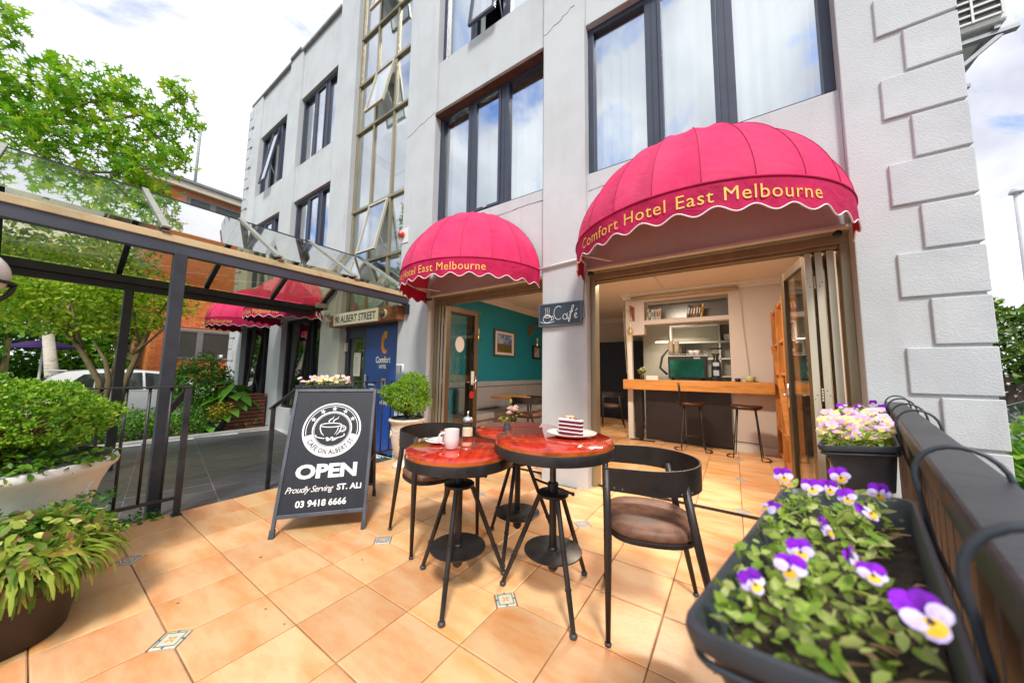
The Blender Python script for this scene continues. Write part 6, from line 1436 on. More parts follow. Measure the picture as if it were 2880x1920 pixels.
t = thing('counter_flowers', 'dim vase of small white flowers at the left end of the counter', 'vase', (-1.42, 6.45, 1.0905)); MB().lathe([(0, 0), (0.03, 0), (0.035, 0.06), (0.025, 0.09)], 14).build('vessel', black_plastic, t, smooth=True)
P, d = blob_points(120, (0, 0, 0.16), (0.07, 0.07, 0.07), 0.2); scatter_mesh('foliage', *LEAF_OVAL, P, rots(len(P), .4), 0.035 * (0.6 + rng.random(len(P))), sprig, t)
m = MB()
for k in range(7): m.ball((random.uniform(-.05, .05), -0.05, random.uniform(0.15, 0.23)), 0.014, 6, 5)
m.build('blossom', trim_white, t)
o = thing('black_cup', 'black coffee cup and saucer on the timber counter', 'cup', (0.05, 6.30, 1.0905)); cup_mb(0.028, 0.04, 0.055, n=18).build('cup', letter_black, o, smooth=True); MB().lathe([(0, 0), (0.045, 0.0), (0.065, 0.008), (0, 0.004)], 20).build('saucer', letter_black, o, smooth=True); m = MB(); m.tube([(0.038, 0, 0.045), (0.06, 0, 0.042), (0.058, 0, 0.02), (0.034, 0, 0.018)], 0.004, 6); m.build('handle', letter_black, o)
o = thing('green_teapot', 'pale green squat pot on the timber counter', 'teapot', (0.21, 6.32, 1.0905)); gm_ = pm('celadon_glaze', (0.48, 0.50, 0.24), 0.25, var=0.08)
MB().lathe([(0, 0), (0.05, 0), (0.068, 0.03), (0.070, 0.075), (0.062, 0.088), (0.058, 0.086), (0.05, 0.02), (0, 0.015)], 24).build('body', gm_, o, smooth=True); m = MB(); m.tube([(0.066, 0, 0.075), (0.095, 0, 0.07), (0.093, 0, 0.03), (0.066, 0, 0.025)], 0.005, 6); m.build('handle', gm_, o); m = MB(); m.tube([(-0.06, 0, 0.05), (-0.10, 0, 0.082)], [0.014, 0.008], 8); m.build('spout', gm_, o)
# roller blind over the servery, bracket lamps, pictures
rb = thing('roller_blind', 'rolled up bamboo blind above the servery niche', 'blind', (-0.75, 6.40, 2.62)); m = MB(); m.tube([(-0.83, 0.0, 0.0), (0.86, 0.0, 0.0)], 0.03, 12); m.build('roll', pm('bamboo', (0.52, 0.40, 0.22), 0.6, var=0.2, scale=3, stretch=(1, 20, 20)), rb, smooth=True); m = MB(); m.tube([(0.87, 0.0, 0.0), (0.90, 0.03, -0.6), (0.95, 0.03, -1.40)], 0.004, 5); m.build('cord', stile_pale, rb); m = MB(); m.tube([(-0.98, 0.0, -0.2), (-0.93, 0, -1.4), (-0.90, 0, -1.5), (-0.95, 0.0, -0.2)], 0.004, 5); m.build('cord', stile_pale, rb)
bulb_g = glass_mat('amber_bulb', (0.92, 0.85, 0.66), 0.06, 4.0)
def bracket_lamp(loc, rz, label):
    t = thing('bracket_lamp', label, 'lamp', loc, rz, 'timber bracket lamps')
    tm = pm('cherry_bracket', (0.30, 0.075, 0.025), 0.45, var=0.3, scale=8)
    m = MB(); m.box(-0.02, 0.02, -0.03, -0.001, -0.22, 0.04); m.bar((0, -0.02, 0.02), (0, -0.27, 0.02), 0.035, 0.035); m.bar((0, -0.025, -0.17), (0, -0.18, 0.0), 0.03, 0.03); m.build('bracket', tm, t, bevel=0.003)
    m = MB(); m.tube([(0, -0.25, 0.02), (0, -0.25, -0.28)], 0.0035, 6); m.build('flex', letter_black, t)
    m = MB(); m.lathe([(0, 0), (0.02, 0), (0.02, -0.10), (0.016, -0.11)], 12, c=(0, -0.25, -0.27)); m.build('lampholder', stile_pale, t, smooth=True)
    m = MB(); m.lathe([(0.014, 0), (0.02, -0.02), (0.048, -0.06), (0.055, -0.09), (0.045, -0.125), (0, -0.145)], 18, c=(0, -0.25, -0.37)); m.build('bulb', bulb_g, t, smooth=True)
    m = MB(); m.tube([(0, -0.25, -0.40), (0.012, -0.25, -0.46), (-0.012, -0.25, -0.46), (0.0, -0.25, -0.41)], 0.002, 5); m.build('filament', pm('filament', (0.9, 0.5, 0.15), 0.5, emit=1.5), t)
bracket_lamp((-4.2, 4.72, 2.27), R(90), 'timber bracket lamp with clear bulb on the teal wall by the folded door')
bracket_lamp((-4.2, 6.95, 2.30), R(90), 'timber bracket lamp with clear bulb on the teal wall, nearer the white pier')
bracket_lamp((-1.55, 6.459, 2.42), 0.0, 'timber bracket lamp with clear bulb on the servery wall')
pic = thing('framed_picture', 'framed landscape photograph with a spire under blue sky on the teal wall', 'picture', (-4.2, 5.90, 1.82), R(90))
m = MB()
for b in ((-0.40, 0.40, 0.255, 0.29), (-0.40, 0.40, -0.29, -0.255), (-0.40, -0.37, -0.255, 0.255), (0.37, 0.40, -0.255, 0.255)): m.box(b[0], b[1], -0.045, -0.001, b[2], b[3])
m.build('frame', pm('grey_black_frame', (0.10, 0.09, 0.085), 0.4), pic, bevel=0.003)
m = MB(); m.box(-0.37, 0.37, -0.018, -0.012, -0.255, 0.255); m.build('mount', trim_white, pic)
m = MB()
m.add([(-0.28, -0.020, -0.02), (0.28, -0.020, -0.02), (0.28, -0.020, 0.20), (-0.28, -0.020, 0.20)], [(0, 1, 2, 3)], 0); m.add([(-0.28, -0.020, -0.20), (0.28, -0.020, -0.20), (0.28, -0.020, -0.02), (-0.28, -0.020, -0.02)], [(0, 1, 2, 3)], 1)
m.add([(-0.012, -0.021, -0.05), (0.012, -0.021, -0.05), (0.0, -0.021, 0.15)], [(0, 1, 2)], 2)
m.build('print', [pm('print_sky', (0.05, 0.16, 0.42), 0.3, scale=5, col2=(0.45, 0.52, 0.62), ramp=(0.42, 0.55)), pm('print_land', (0.20, 0.11, 0.05), 0.3, var=0.5, scale=9, col2=(0.06, 0.10, 0.03)), pm('print_spire', (0.22, 0.24, 0.28), 0.3)], pic)
p2 = thing('framed_picture', 'small dark framed picture on the teal wall beside the white pier', 'picture', (-4.2, 7.32, 1.70), R(90)); MB().box(-0.2, 0.2, -0.03, -0.001, -0.17, 0.17).build('frame', letter_black, p2); MB().box(-0.13, 0.13, -0.0315, -0.0305, -0.12, 0.12).build('print', pm('print_mono', (0.4, 0.4, 0.38), 0.4, var=0.6, scale=8), p2)
# bench along the teal wall and a table
bn = thing('banquette', 'grey upholstered banquette along the teal wall', 'bench', (-4.0, 6.0, 0))
vinyl = pm('grey_vinyl_upholstery', (0.34, 0.335, 0.345), 0.35, var=0.12, scale=2, bump=0.05)
for k in range(4):
    y0 = 4.35 + k * 1.1
    m = MB(); m.box(-4.17, -4.06, y0 + 0.004, y0 + 1.096, 0.46, 0.895); I(m, bn, 'back_cushion', vinyl, bevel=0.03, seg=3)
    m = MB(); m.box(-4.17, -3.68, y0 + 0.004, y0 + 1.096, 0.34, 0.459); I(m, bn, 'seat_cushion', vinyl, bevel=0.03, seg=3)
m = MB(); m.box(-4.17, -3.74, 4.35, 8.75, 0.0, 0.339); I(m, bn, 'base', vinyl)
tb = thing('cafe_table', 'square timber cafe table on a black pedestal in front of the banquette', 'table', (-3.42, 5.15, 0)); MB().box(-0.30, 0.30, -0.30, 0.30, 0.715, 0.75).build('tabletop', timber_x, tb, bevel=0.004); m = MB(); m.box(-0.04, 0.04, -0.04, 0.04, 0.02, 0.714); m.box(-0.22, 0.22, -0.22, 0.22, 0, 0.02); m.build('pedestal', black_metal, tb)
nd = thing('navy_door', 'tall navy sliding door at the back of the dim room', 'door', (-2.4, 9.0, 0)); m = MB(); m.box(-0.95, 0.62, -0.05, 0.05, 0.0, 2.05); m.build('leaf', navy, nd, bevel=0.005); m = MB(); m.box(-0.9, -0.87, -0.09, -0.051, 0.9, 1.2); m.build('pull', steel, nd)
dl = thing('ceiling_light', 'flat ceiling light panel near the folding doors', 'ceiling light', (-0.95, 4.55, CZ)); MB().box(-0.32, 0.32, -0.10, 0.10, -0.035, -0.001).build('diffuser', pm('light_diffuser', (1.0, 0.86, 0.70), 0.6, var=0.0, emit=5.0), dl, bevel=0.01)  # panel is not seen lit; its emission is added to brighten the cafe
la = bpy.data.lights.new('cafe_fill_light', 'AREA'); la.energy = 44; la.shape = 'RECTANGLE'; la.size = 0.6; la.size_y = 0.2; la.color = (1.0, 0.84, 0.66)  # fill lamp added below the panel to lift the dim interior
lo = bpy.data.objects.new('cafe_fill_light', la); COL.objects.link(lo); lo.parent = dl; lo.location = (0, 0, -0.05)
# the lit downlight and under-shelf strip in the servery
dw = thing('downlight', 'lit round downlight over the servery', 'downlight', (-0.95, 7.1, CZ)); MB().lathe([(0.05, -0.002), (0.075, -0.004), (0.078, -0.012), (0.05, -0.012)], 24).build('bezel', trim_white, dw, smooth=True); m = MB(); m.disc((0, 0, -0.006), 0.05, 24, up=False); m.build('lens', pm('lit_lens', (1.0, 0.86, 0.68), 0.5, var=0.0, emit=14.0), dw)
ld = bpy.data.lights.new('downlight_beam', 'SPOT'); ld.energy = 60; ld.spot_size = R(110); ld.spot_blend = 0.6; ld.color = (1.0, 0.82, 0.62); ld.shadow_soft_size = 0.05
lo = bpy.data.objects.new('downlight_beam', ld); COL.objects.link(lo); lo.parent = dw; lo.location = (0, 0, -0.03)
ls_ = thing('light_strip', 'short lit strip lamp under the servery shelf', 'strip light', (-1.2, 7.5, 1.88)); MB().box(-0.16, 0.16, -0.015, 0.015, -0.02, 0).build('tube', pm('lit_strip', (1.0, 0.72, 0.45), 0.5, var=0, emit=3.0), ls_)

# ------------------------------------------------------------------ garden, trees and houses to the left
bark = pm('brown_bark', (0.13, 0.085, 0.05), 0.9, var=0.4, scale=9, stretch=(2, 2, 0.6), bump=0.5, bscale=30, col2=(0.20, 0.17, 0.07))
birch = pm('birch_bark', (0.52, 0.48, 0.40), 0.8, var=0.3, scale=4, stretch=(1, 1, 6), bump=0.3, bscale=20, col2=(0.16, 0.12, 0.09), ramp=(0.3, 0.45))
oak = leaf_mat('oak_leaf', (0.08, 0.27, 0.008), (0.22, 0.48, 0.015), (0.50, 0.66, 0.04), 0.42, 0.5)
maple_y = leaf_mat('yellow_green_leaf', (0.16, 0.38, 0.012), (0.38, 0.58, 0.03), (0.68, 0.74, 0.10), 0.5, 0.6)
deep = leaf_mat('deep_green_leaf', (0.03, 0.12, 0.01), (0.08, 0.24, 0.02), (0.20, 0.38, 0.05), 0.45, 0.4)
midg = leaf_mat('mid_green_leaf', (0.05, 0.20, 0.012), (0.15, 0.40, 0.02), (0.34, 0.56, 0.06), 0.45, 0.5)
def leaf_objs(parent, geo, P, Rm, S, mat, n_obj, name='leaf'):
    """the leaves nearest the camera as single objects, the rest as one mass"""
    top = parent
    while top.parent: top = top.parent
    W = P + np.array(top.location); dist = np.linalg.norm(W - np.array(EYE), axis=1) / S; order = np.argsort(dist)
    me = MB().add(*geo).mesh(name, mat)
    for i in order[:n_obj]:
        M3 = Matrix(Rm[i].tolist()).to_4x4() @ Matrix.Scale(float(S[i]), 4); M3.translation = Vector(P[i]); inst_m(name, me, parent, M3)
    r_ = order[n_obj:]
    return scatter_mesh('crown', *geo, P[r_], Rm[r_], S[r_], mat, parent)
def limb(m, pts, r0, r1, n=8):
    P_ = [Vector(p) for p in pts]; k = len(P_); m.tube(P_, [r0 + (r1 - r0) * i / (k - 1) for i in range(k)], n)
# large oak whose boughs hang over the canopy; trunk out of frame on the left
oakt = thing('oak_tree', 'leafy oak boughs reaching in over the glass canopy at upper left', 'tree', (-9.6, -2.4, ZP))
L0 = Vector(oakt.location)
CL = [((-8.4, -0.66, 6.05), (0.34, 0.36, 0.36), 300), ((-8.3, -0.60, 5.15), (0.55, 0.36, 0.42), 520), ((-8.0, -0.15, 4.45), (0.65, 0.42, 0.36), 640), ((-8.1, 0.02, 5.25), (0.55, 0.42, 0.42), 640), ((-7.9, 0.52, 4.72), (0.60, 0.45, 0.38), 700), ((-8.0, 0.50, 5.55), (0.45, 0.42, 0.36), 500), ((-7.8, 0.92, 5.20), (0.40, 0.30, 0.32), 330), ((-7.7, 1.10, 5.85), (0.22, 0.20, 0.32), 220), ((-7.5, 1.05, 4.62), (0.42, 0.27, 0.20), 260), ((-7.6, 1.25, 5.38), (0.25, 0.14, 0.13), 100), ((-7.6, 0.75, 4.18), (0.60, 0.42, 0.24), 420), ((-8.3, 0.25, 4.05), (0.5, 0.6, 0.28), 420), ((-8.6, -0.35, 4.9), (0.4, 0.5, 0.5), 330)]
Ps, Dn = [], []
for c, r_, n in CL:
    P, d = blob_points(int(n * 0.38), c, r_, 0.15); Ps.append(P); Dn.append(d)
P = np.concatenate(Ps) - np.array(L0); Rm = rots(len(P), 0.75)
leaf_objs(oakt, LEAF_OAK, P, Rm, 0.17 * (0.65 + 0.6 * rng.random(len(P))), oak, 290)
m = MB(); limb(m, [(-9.6, -2.4, ZP), (-9.55, -2.35, 1.5), (-9.5, -2.2, 3.2), (-9.4, -2.0, 4.5), (-9.3, -1.9, 6.5)], 0.24, 0.12, 12); m.build('trunk', bark, oakt, world=True, smooth=True)
for pts, r0 in (([(-9.5, -2.2, 3.2), (-8.9, -1.2, 4.0), (-8.2, -0.3, 4.6), (-8.0, 0.3, 4.95), (-7.8, 0.85, 5.4), (-7.72, 1.12, 5.85)], 0.055), ([(-8.9, -1.2, 4.0), (-8.3, -0.2, 4.0), (-7.9, 0.5, 4.2), (-7.6, 1.0, 4.45)], 0.04), ([(-9.4, -2.0, 4.5), (-8.8, -1.3, 5.4), (-8.4, -0.7, 6.0)], 0.04), ([(-8.2, -0.3, 4.6), (-8.0, 0.2, 5.2), (-7.95, 0.6, 5.5)], 0.025), ([(-8.0, 0.3, 4.8), (-7.8, 0.75, 4.85), (-7.6, 1.2, 5.2)], 0.018), ([(-7.9, 0.5, 4.2), (-7.7, 0.8, 4.05)], 0.02)):
    m = MB(); limb(m, pts, r0, 0.007, 7); m.build('limb', bark, oakt, world=True, smooth=True)
# sprays leaning onto the far side of the canopy glass
# multi-stemmed ornamental tree in the bed
ot = thing('ornamental_tree', 'multi-stemmed yellow green tree in the bed behind the canopy posts', 'tree', (-10.7, 1.0, ZP)); L0 = Vector(ot.location)
stems = [[(-10.6, 0.92, ZP), (-10.6, 0.86, 0.9), (-10.7, 0.55, 1.6), (-10.8, 0.20, 2.2), (-10.9, -0.02, 2.9)], [(-10.6, 0.92, ZP), (-10.5, 0.98, 0.9), (-10.5, 0.90, 1.3), (-10.6, 0.72, 1.7)], [(-10.7, 1.1, ZP), (-10.7, 1.22, 0.9), (-10.6, 1.36, 1.6), (-10.6, 1.55, 2.3), (-10.5, 1.75, 2.9)], [(-10.7, 0.55, 1.6), (-10.6, 0.35, 2.1), (-10.5, 0.42, 2.6)], [(-10.65, 0.62, 1.55), (-10.6, 0.50, 1.9), (-10.5, 0.40, 2.4)], [(-10.6, 1.36, 1.6), (-10.7, 1.25, 2.1), (-10.7, 1.2, 2.8)], [(-10.6, 1.3, 1.5), (-10.4, 1.55, 1.9), (-10.3, 1.85, 2.4)], [(-10.6, 0.92, 0.2), (-10.8, 1.06, 1.4), (-10.9, 1.0, 2.2), (-10.9, 0.95, 2.9)]]
for i, s_ in enumerate(stems):
    m = MB(); limb(m, s_, 0.065 if i < 3 else 0.028, 0.014, 8); m.build('stem', bark, ot, world=True, smooth=True)
Ps = []
for c, r_, n in [((-10.9, 0.0, 2.5), (0.6, 0.7, 0.55), 1500), ((-10.7, 0.9, 2.75), (0.6, 0.7, 0.5), 1500), ((-10.6, 1.7, 2.75), (0.5, 0.55, 0.5), 900), ((-10.9, 0.5, 3.4), (0.7, 1.2, 0.5), 1000), ((-10.8, 0.5, 2.0), (0.4, 0.75, 0.3), 600), ((-11.2, -0.6, 2.9), (0.6, 0.6, 0.7), 700), ((-10.5, 1.5, 2.15), (0.3, 0.4, 0.25), 260)]:
    Ps.append(blob_points(n, c, r_, 0.1)[0])
P = np.concatenate(Ps) - np.array(L0); scatter_mesh('crown', *LEAF_OVAL, P, rots(len(P), 0.5), 0.095 * (0.6 + 0.7 * rng.random(len(P))), maple_y, ot)
# trees and shrubs beyond the driveway
def tree(name, label, base, trunk_h, r_trunk, blobs, mat, size, bk=bark, lean=(0, 0), group='trees beyond the driveway', geo=LEAF_OVAL):
    t = thing(name, label, 'tree', base, 0, group); m = MB(); limb(m, [(0, 0, 0), (lean[0] * 0.3, lean[1] * 0.3, trunk_h * 0.4), (lean[0], lean[1], trunk_h)], r_trunk, r_trunk * 0.55, 10); m.build('trunk', bk, t, smooth=True)
    m = MB()
    for c, r_, n in blobs: limb(m, [(lean[0], lean[1], trunk_h * 0.92), ((lean[0] + c[0]) / 2, (lean[1] + c[1]) / 2, (trunk_h + c[2]) / 2), c], r_trunk * 0.4, 0.01, 6)
    m.build('limb', bk, t, smooth=True)
    P = np.concatenate([blob_points(n, c, r_, 0.3)[0] for c, r_, n in blobs]); scatter_mesh('crown', *geo, P, rots(len(P), 0.5), size * (0.6 + 0.8 * rng.random(len(P))), mat, t); return t
tree('birch_tree', 'pale barked birch with a leaning trunk behind the white car', (-15.2, 0.55, ZP - 0.2), 3.0, 0.16, [((-0.3, -0.6, 4.0), (1.0, 1.0, 0.9), 1400), ((0.2, 0.5, 4.6), (1.0, 1.1, 0.9), 1400)], midg, 0.13, birch, lean=(-0.1, -0.35))
tree('garden_tree', 'dark dense tree at far left behind the lamp', (-17.5, -1.0, ZP - 0.2), 2.2, 0.14, [((0, 0, 3.0), (1.2, 1.4, 1.3), 2600), ((0.2, -1.0, 2.2), (0.9, 1.0, 1.0), 1500)], deep, 0.16)
tree('garden_tree', 'tall mid green tree filling the gap above the white car roof', (-18.5, 1.2, ZP - 0.2), 2.4, 0.14, [((0, 0, 3.6), (1.2, 1.5, 1.5), 2800), ((0.3, -0.4, 2.0), (0.9, 1.2, 0.9), 1600)], midg, 0.16)
tree('garden_tree', 'thin trunked tree at the far left edge of the garden', (-13.2, -0.25, ZP), 2.0, 0.07, [((0, -0.2, 2.6), (0.6, 0.7, 0.7), 900), ((0.1, -0.4, 1.8), (0.5, 0.4, 0.4), 420)], midg, 0.11)
tree('garden_tree', 'big shady tree rising behind the brick house corner', (-22.0, -2.0, ZP - 0.2), 4.0, 0.25, [((0, 0, 5.4), (2.2, 3.0, 1.8), 3200), ((0, 3.4, 3.6), (1.8, 1.8, 1.8), 2200), ((0.5, -1, 2.4), (1.6, 2.2, 1.6), 2200)], deep, 0.24)
# undergrowth hedge along the far side of the driveway
P = np.stack([rng.uniform(-19.5, -17.4, 7000), rng.uniform(-5, 2.3, 7000), ZP - 0.2 + 1.75 * rng.random(7000) ** 0.7], 1); hd = scatter_mesh('shrubbery', *LEAF_OVAL, P, rots(len(P), 0.4), 0.16 * (0.6 + 0.8 * rng.random(len(P))), deep, None); hd['label'] = 'dark mass of shrubs beyond the driveway'; hd['category'] = 'shrubs'
P = np.stack([rng.uniform(-12.8, -9.25, 5200), rng.uniform(-3.0, 3.2, 5200), ZP + 0.04 + 0.32 * rng.random(5200) ** 1.6], 1); hd = scatter_mesh('bed_plants', *LEAF_OVAL, P, rots(len(P), 0.8), 0.065 * (0.5 + 0.8 * rng.random(len(P))), midg, None); hd['label'] = 'low mixed greenery covering the garden bed'; hd['category'] = 'ground cover'
sb = thing('garden_shrub', 'rounded dark green shrub by the brick house window', 'shrub', (-9.95, 2.22, ZP)); shrub_foliage(sb, (0, 0, 1.02), (0.62, 0.58, 0.62), 4200, 0.062, leaf_mat('glossy_shrub_leaf', (0.03, 0.12, 0.012), (0.08, 0.24, 0.02), (0.20, 0.38, 0.05), 0.3, 0.3), 0.7, 0.5); m = MB(); limb(m, [(0, 0, 0), (0.02, 0.05, 0.5), (0.0, 0.0, 1.0)], 0.035, 0.015); limb(m, [(0, 0, 0.1), (0.1, 0.16, 0.5), (0.12, 0.24, 0.9)], 0.03, 0.012); m.build('trunk', bark, sb, smooth=True)
ys_m = leaf_mat('young_yellow_leaf', (0.20, 0.26, 0.02), (0.42, 0.40, 0.03), (0.60, 0.48, 0.05))
sp_ = thing('potted_sprig', 'small black pot with yellowish foliage beside the timber planter', 'potted plant', (-9.35, 2.42, ZP + 0.05)); MB().lathe([(0, 0), (0.10, 0), (0.13, 0.2), (0.14, 0.21), (0.12, 0.2), (0, 0.18)], 20).build('pot', black_plastic, sp_, smooth=True); shrub_foliage(sp_, (0, 0, 0.42), (0.22, 0.22, 0.24), 620, 0.05, ys_m, 0.5, 0.2)
for k in range(5):
    a_ = thing('bed_shrub', ['bright green low shrub at the kerb near the left railing', 'feathery green shrub in front of the white car', 'straw tipped grassy clump by the black pot', 'low leafy shrub under the round shrub', 'small bush at the corner of the garden bed'][k], 'shrub', [(-9.5, 1.15, ZP), (-9.7, 0.75, ZP), (-9.4, 2.05, ZP), (-9.55, 1.6, ZP), (-9.6, 0.1, ZP)][k])
    shrub_foliage(a_, (0, 0, 0.30), (0.34, 0.36, 0.32), 900, 0.05, [gc, midg, gc, midg, gc][k], 0.6, 0.2)
# slatted planter with elephant ear leaves
crate_m = pm('stained_decking', (0.20, 0.062, 0.028), 0.6, var=0.35, scale=4, stretch=(1, 8, 1), objrand=0.12)
pc = thing('timber_planter', 'slatted dark red timber planter box with broad green leaves', 'planter', (-9.75, 2.98, ZP)); nsl = 9
for k in range(nsl):
    z = 0.02 + k * 0.084
    for (x0, x1, y0, y1) in ((0.36, 0.385, -0.385, 0.33), (-0.36, 0.36, -0.385, -0.36)):
        m = MB(); m.box(x0, x1, y0, y1, z, z + 0.060); m.build('slat', crate_m, pc, bevel=0.003)
for k in range(6): m = MB(); m.box(-0.385, 0.40, -0.40 + k * 0.125, -0.29 + k * 0.125, 0.768, 0.79); m.build('top_slat', crate_m, pc, bevel=0.003)
m = MB(); m.box(-0.355, 0.355, -0.355, 0.33, 0.0, 0.74); m.build('liner', letter_black, pc)
elm = leaf_mat('elephant_ear_leaf', (0.07, 0.24, 0.02), (0.13, 0.34, 0.04), (0.22, 0.44, 0.08), 0.35, 0.35)
def ear():
    o = [(0, 0.0), (-0.10, 0.09), (-0.06, 0.20), (0.10, 0.27), (0.32, 0.24), (0.60, 0.13), (0.88, 0.0)]; v = []
    for x, y in o: v += [(x, y, -0.22 * x * x - 0.12 * y), (x, -y, -0.22 * x * x - 0.12 * y)]
    return MB().add(v, [(2 * i, 2 * i + 1, 2 * i + 3, 2 * i + 2) for i in range(len(o) - 1)])
earm = ear().mesh('broad_leaf', elm, True)
ee = thing('elephant_ear_plant', 'broad leaved elephant ear plant growing at the timber planter', 'plant', (-9.7, 2.75, ZP + 0.72))
m = MB()
for k in range(15):
    a = random.uniform(0, 6.28); r_ = random.uniform(0.10, 0.42); z = random.uniform(0.05, 0.48) * (1 if k < 9 else 0.3); s_ = random.uniform(0.50, 0.75); q = (r_ * math.cos(a), r_ * math.sin(a) , z)
    m.tube([(0, 0, -0.1), (q[0] * 0.5, q[1] * 0.5, z * 0.8), q], 0.010, 6); inst('broad_leaf', earm, ee, q, (random.uniform(-.3, .3), random.uniform(0.1, 0.7), a), (s_, s_, s_))
for k in range(5):
    q = (0.30, -0.55 + 0.12 * k, -0.62 + 0.1 * k); s_ = random.uniform(0.3, 0.42); m.tube([(0, -0.1, -0.1), q], 0.008, 6); inst('broad_leaf', earm, ee, q, (0.1, 0.35, random.uniform(-1.2, 0.4)), (s_, s_, s_))
m.build('stalk', stem_m, ee, smooth=True)
# ------------------------------------------------------------------ brick house
brick_m = pm('orange_red_brick', (0.76, 0.20, 0.06), 0.85, var=0.2, scale=5, objrand=0.14, hue=0.008, bump=0.2, bscale=60)
mort = pm('brick_mortar', (0.62, 0.36, 0.24), 0.95, var=0.2)
bh = thing('brick_house', 'orange brick house with wide pale eaves behind the canopy', 'house', (-19.5, 6.0, ZP - 0.2)); BX, BY0 = -17.0, 2.43
def BH(mb, nm, mat, par=None, **kw): return mb.build(nm, mat, par or bh, world=True, **kw)
W1 = [(3.05, 4.62, 1.58, 2.62), (2.95, 4.75, 7.02, 7.72)]
m = MB(); m.box(-24.0, BX - 0.03, BY0 + 0.03, 12.0, ZP - 0.2, 7.895); BH(m, 'wall_core', mort)
bl, bhh = 0.235, 0.080; cand = []
for r_ in range(96):
    z = ZP - 0.2 + r_ * (bhh + 0.009)
    if z > 7.81: break
    y = BY0 + (0 if r_ % 2 else -0.12)
    while y < 7.0:
        y0, y1 = max(y, BY0), y + bl
        if not any(a - 0.05 < y1 and y0 < b + 0.05 and c - 0.05 < z + bhh and z < d + 0.05 for a, b, c, d in W1) and y1 - y0 > 0.06: cand.append((y0, y1, z))
        y += bl + 0.009
full = MB().box(-0.028, 0.0, 0, bl, 0, bhh).mesh('brick', brick_m)
sel = sorted((c for c in cand if abs(c[1] - c[0] - bl) < 1e-6), key=lambda c: abs(c[2] - 2.4) * 0.7 + abs(c[0] - 3.2))[:290]; ss = set(sel)
for (y0, y1, z) in sel: inst('brick', full, bh, (BX - bh.location.x, y0 - bh.location.y, z - bh.location.z))
m = MB()
for (y0, y1, z) in cand:
    if (y0, y1, z) not in ss: m.box(BX - 0.028, BX, y0, y1, z, z + bhh)
for r_ in range(96):     # return face towards the garden
    z = ZP - 0.2 + r_ * (bhh + 0.009)
    if z > 7.81: break
    x = BX - (0.0 if r_ % 2 == 0 else 0.12)
    while x > -20.5: m.box(x - bl, x - 0.001, BY0 + 0.002, BY0 + 0.03, z, z + bhh); x -= bl + 0.009
stuff(BH(m, 'brick_facing', brick_m))
eave = pm('eave_cream', (0.56, 0.50, 0.38), 0.7, var=0.08)
m = MB(); m.box(-24.5, BX + 0.20, BY0 - 0.85, 12.5, 7.90, 7.95); BH(m, 'soffit', eave)
m = MB(); m.box(BX + 0.20, BX + 0.24, BY0 - 0.89, 12.5, 7.90, 8.14); m.box(-24.5, BX + 0.20, BY0 - 0.89, BY0 - 0.85, 7.90, 8.14); BH(m, 'fascia', eave)
m = MB(); m.box(-24.6, BX + 0.30, BY0 - 0.96, 12.5, 8.141, 8.24); m.add([(BX + 0.30, BY0 - 0.96, 8.24), (BX + 0.30, 12.5, 8.24), (-20.5, 12.5, 8.8), (-20.5, 2.5, 8.8), (-24.6, BY0 - 0.96, 8.24)], [(0, 1, 2, 3), (0, 3, 4)]); BH(m, 'roof', pm('grey_metal_roof', (0.20, 0.23, 0.24), 0.5, metal=0.3, var=0.15))
m = MB(); m.tube([(-18.2, 3.3, 8.0), (-18.2, 3.3, 11.2)], 0.05, 10); BH(m, 'vent_pipe', pm('patina_pipe', (0.30, 0.36, 0.33), 0.6, var=0.3), smooth=True)
hgrey = pm('grey_window_timber', (0.20, 0.19, 0.185), 0.6, var=0.12)
for (a, b, c, d) in W1:
    m = MB(); x = BX
    m.box(x - 0.03, x + 0.03, a, b, d - 0.08, d); m.box(x - 0.03, x + 0.06, a - 0.06, b + 0.06, c - 0.07, c); m.box(x - 0.03, x + 0.03, a, a + 0.07, c, d - 0.08); m.box(x - 0.03, x + 0.03, b - 0.07, b, c, d - 0.08); mid = a + (b - a) * 0.40; m.box(x - 0.03, x + 0.032, mid - 0.09, mid + 0.09, c, d - 0.08)
    wd = BH(m, 'window', hgrey)
    for y0, y1 in ((a + 0.07, mid - 0.09), (mid + 0.09, b - 0.07)): m = MB(); m.box(x - 0.012, x - 0.004, y0, y1, c, d - 0.08); BH(m, 'pane', dark_glass, wd)
    m = MB(); m.box(x - 0.0285, x - 0.02, a, b, c, d); BH(m, 'dim_room_sheet', pm('painted_dim_room', (0.16, 0.17, 0.18), 0.8, var=0.2), wd)  # flat sheet right behind the panes, painted dark as an unlit interior
wc = thing('white_mug', 'white mug on the sill inside the brick house window', 'mug', (-17.0 + 0.04, 4.35, 1.58)); cup_mb(0.05, 0.055, 0.13, n=16).build('cup', white_ceramic, wc, smooth=True); m = MB(); m.tube([(0, -0.05, 0.11), (0, -0.10, 0.10), (0, -0.10, 0.04), (0, -0.05, 0.03)], 0.010, 6); m.build('handle', white_ceramic, wc)
um = thing('market_umbrella', 'purple garden umbrella half hidden among the far trees', 'umbrella', (-16.6, 0.25, ZP - 0.2)); m = MB(); m.lathe([(0.6, 2.16), (0.35, 2.26), (0.05, 2.34)], 8); m.lathe([(0.6, 2.16), (0.61, 2.09)], 8); m.build('canopy', pm('purple_canvas', (0.06, 0.018, 0.14), 0.8, var=0.15), um); m = MB(); m.tube([(0, 0, 0), (0, 0, 2.4)], 0.025, 8); m.build('pole', trim_white, um)

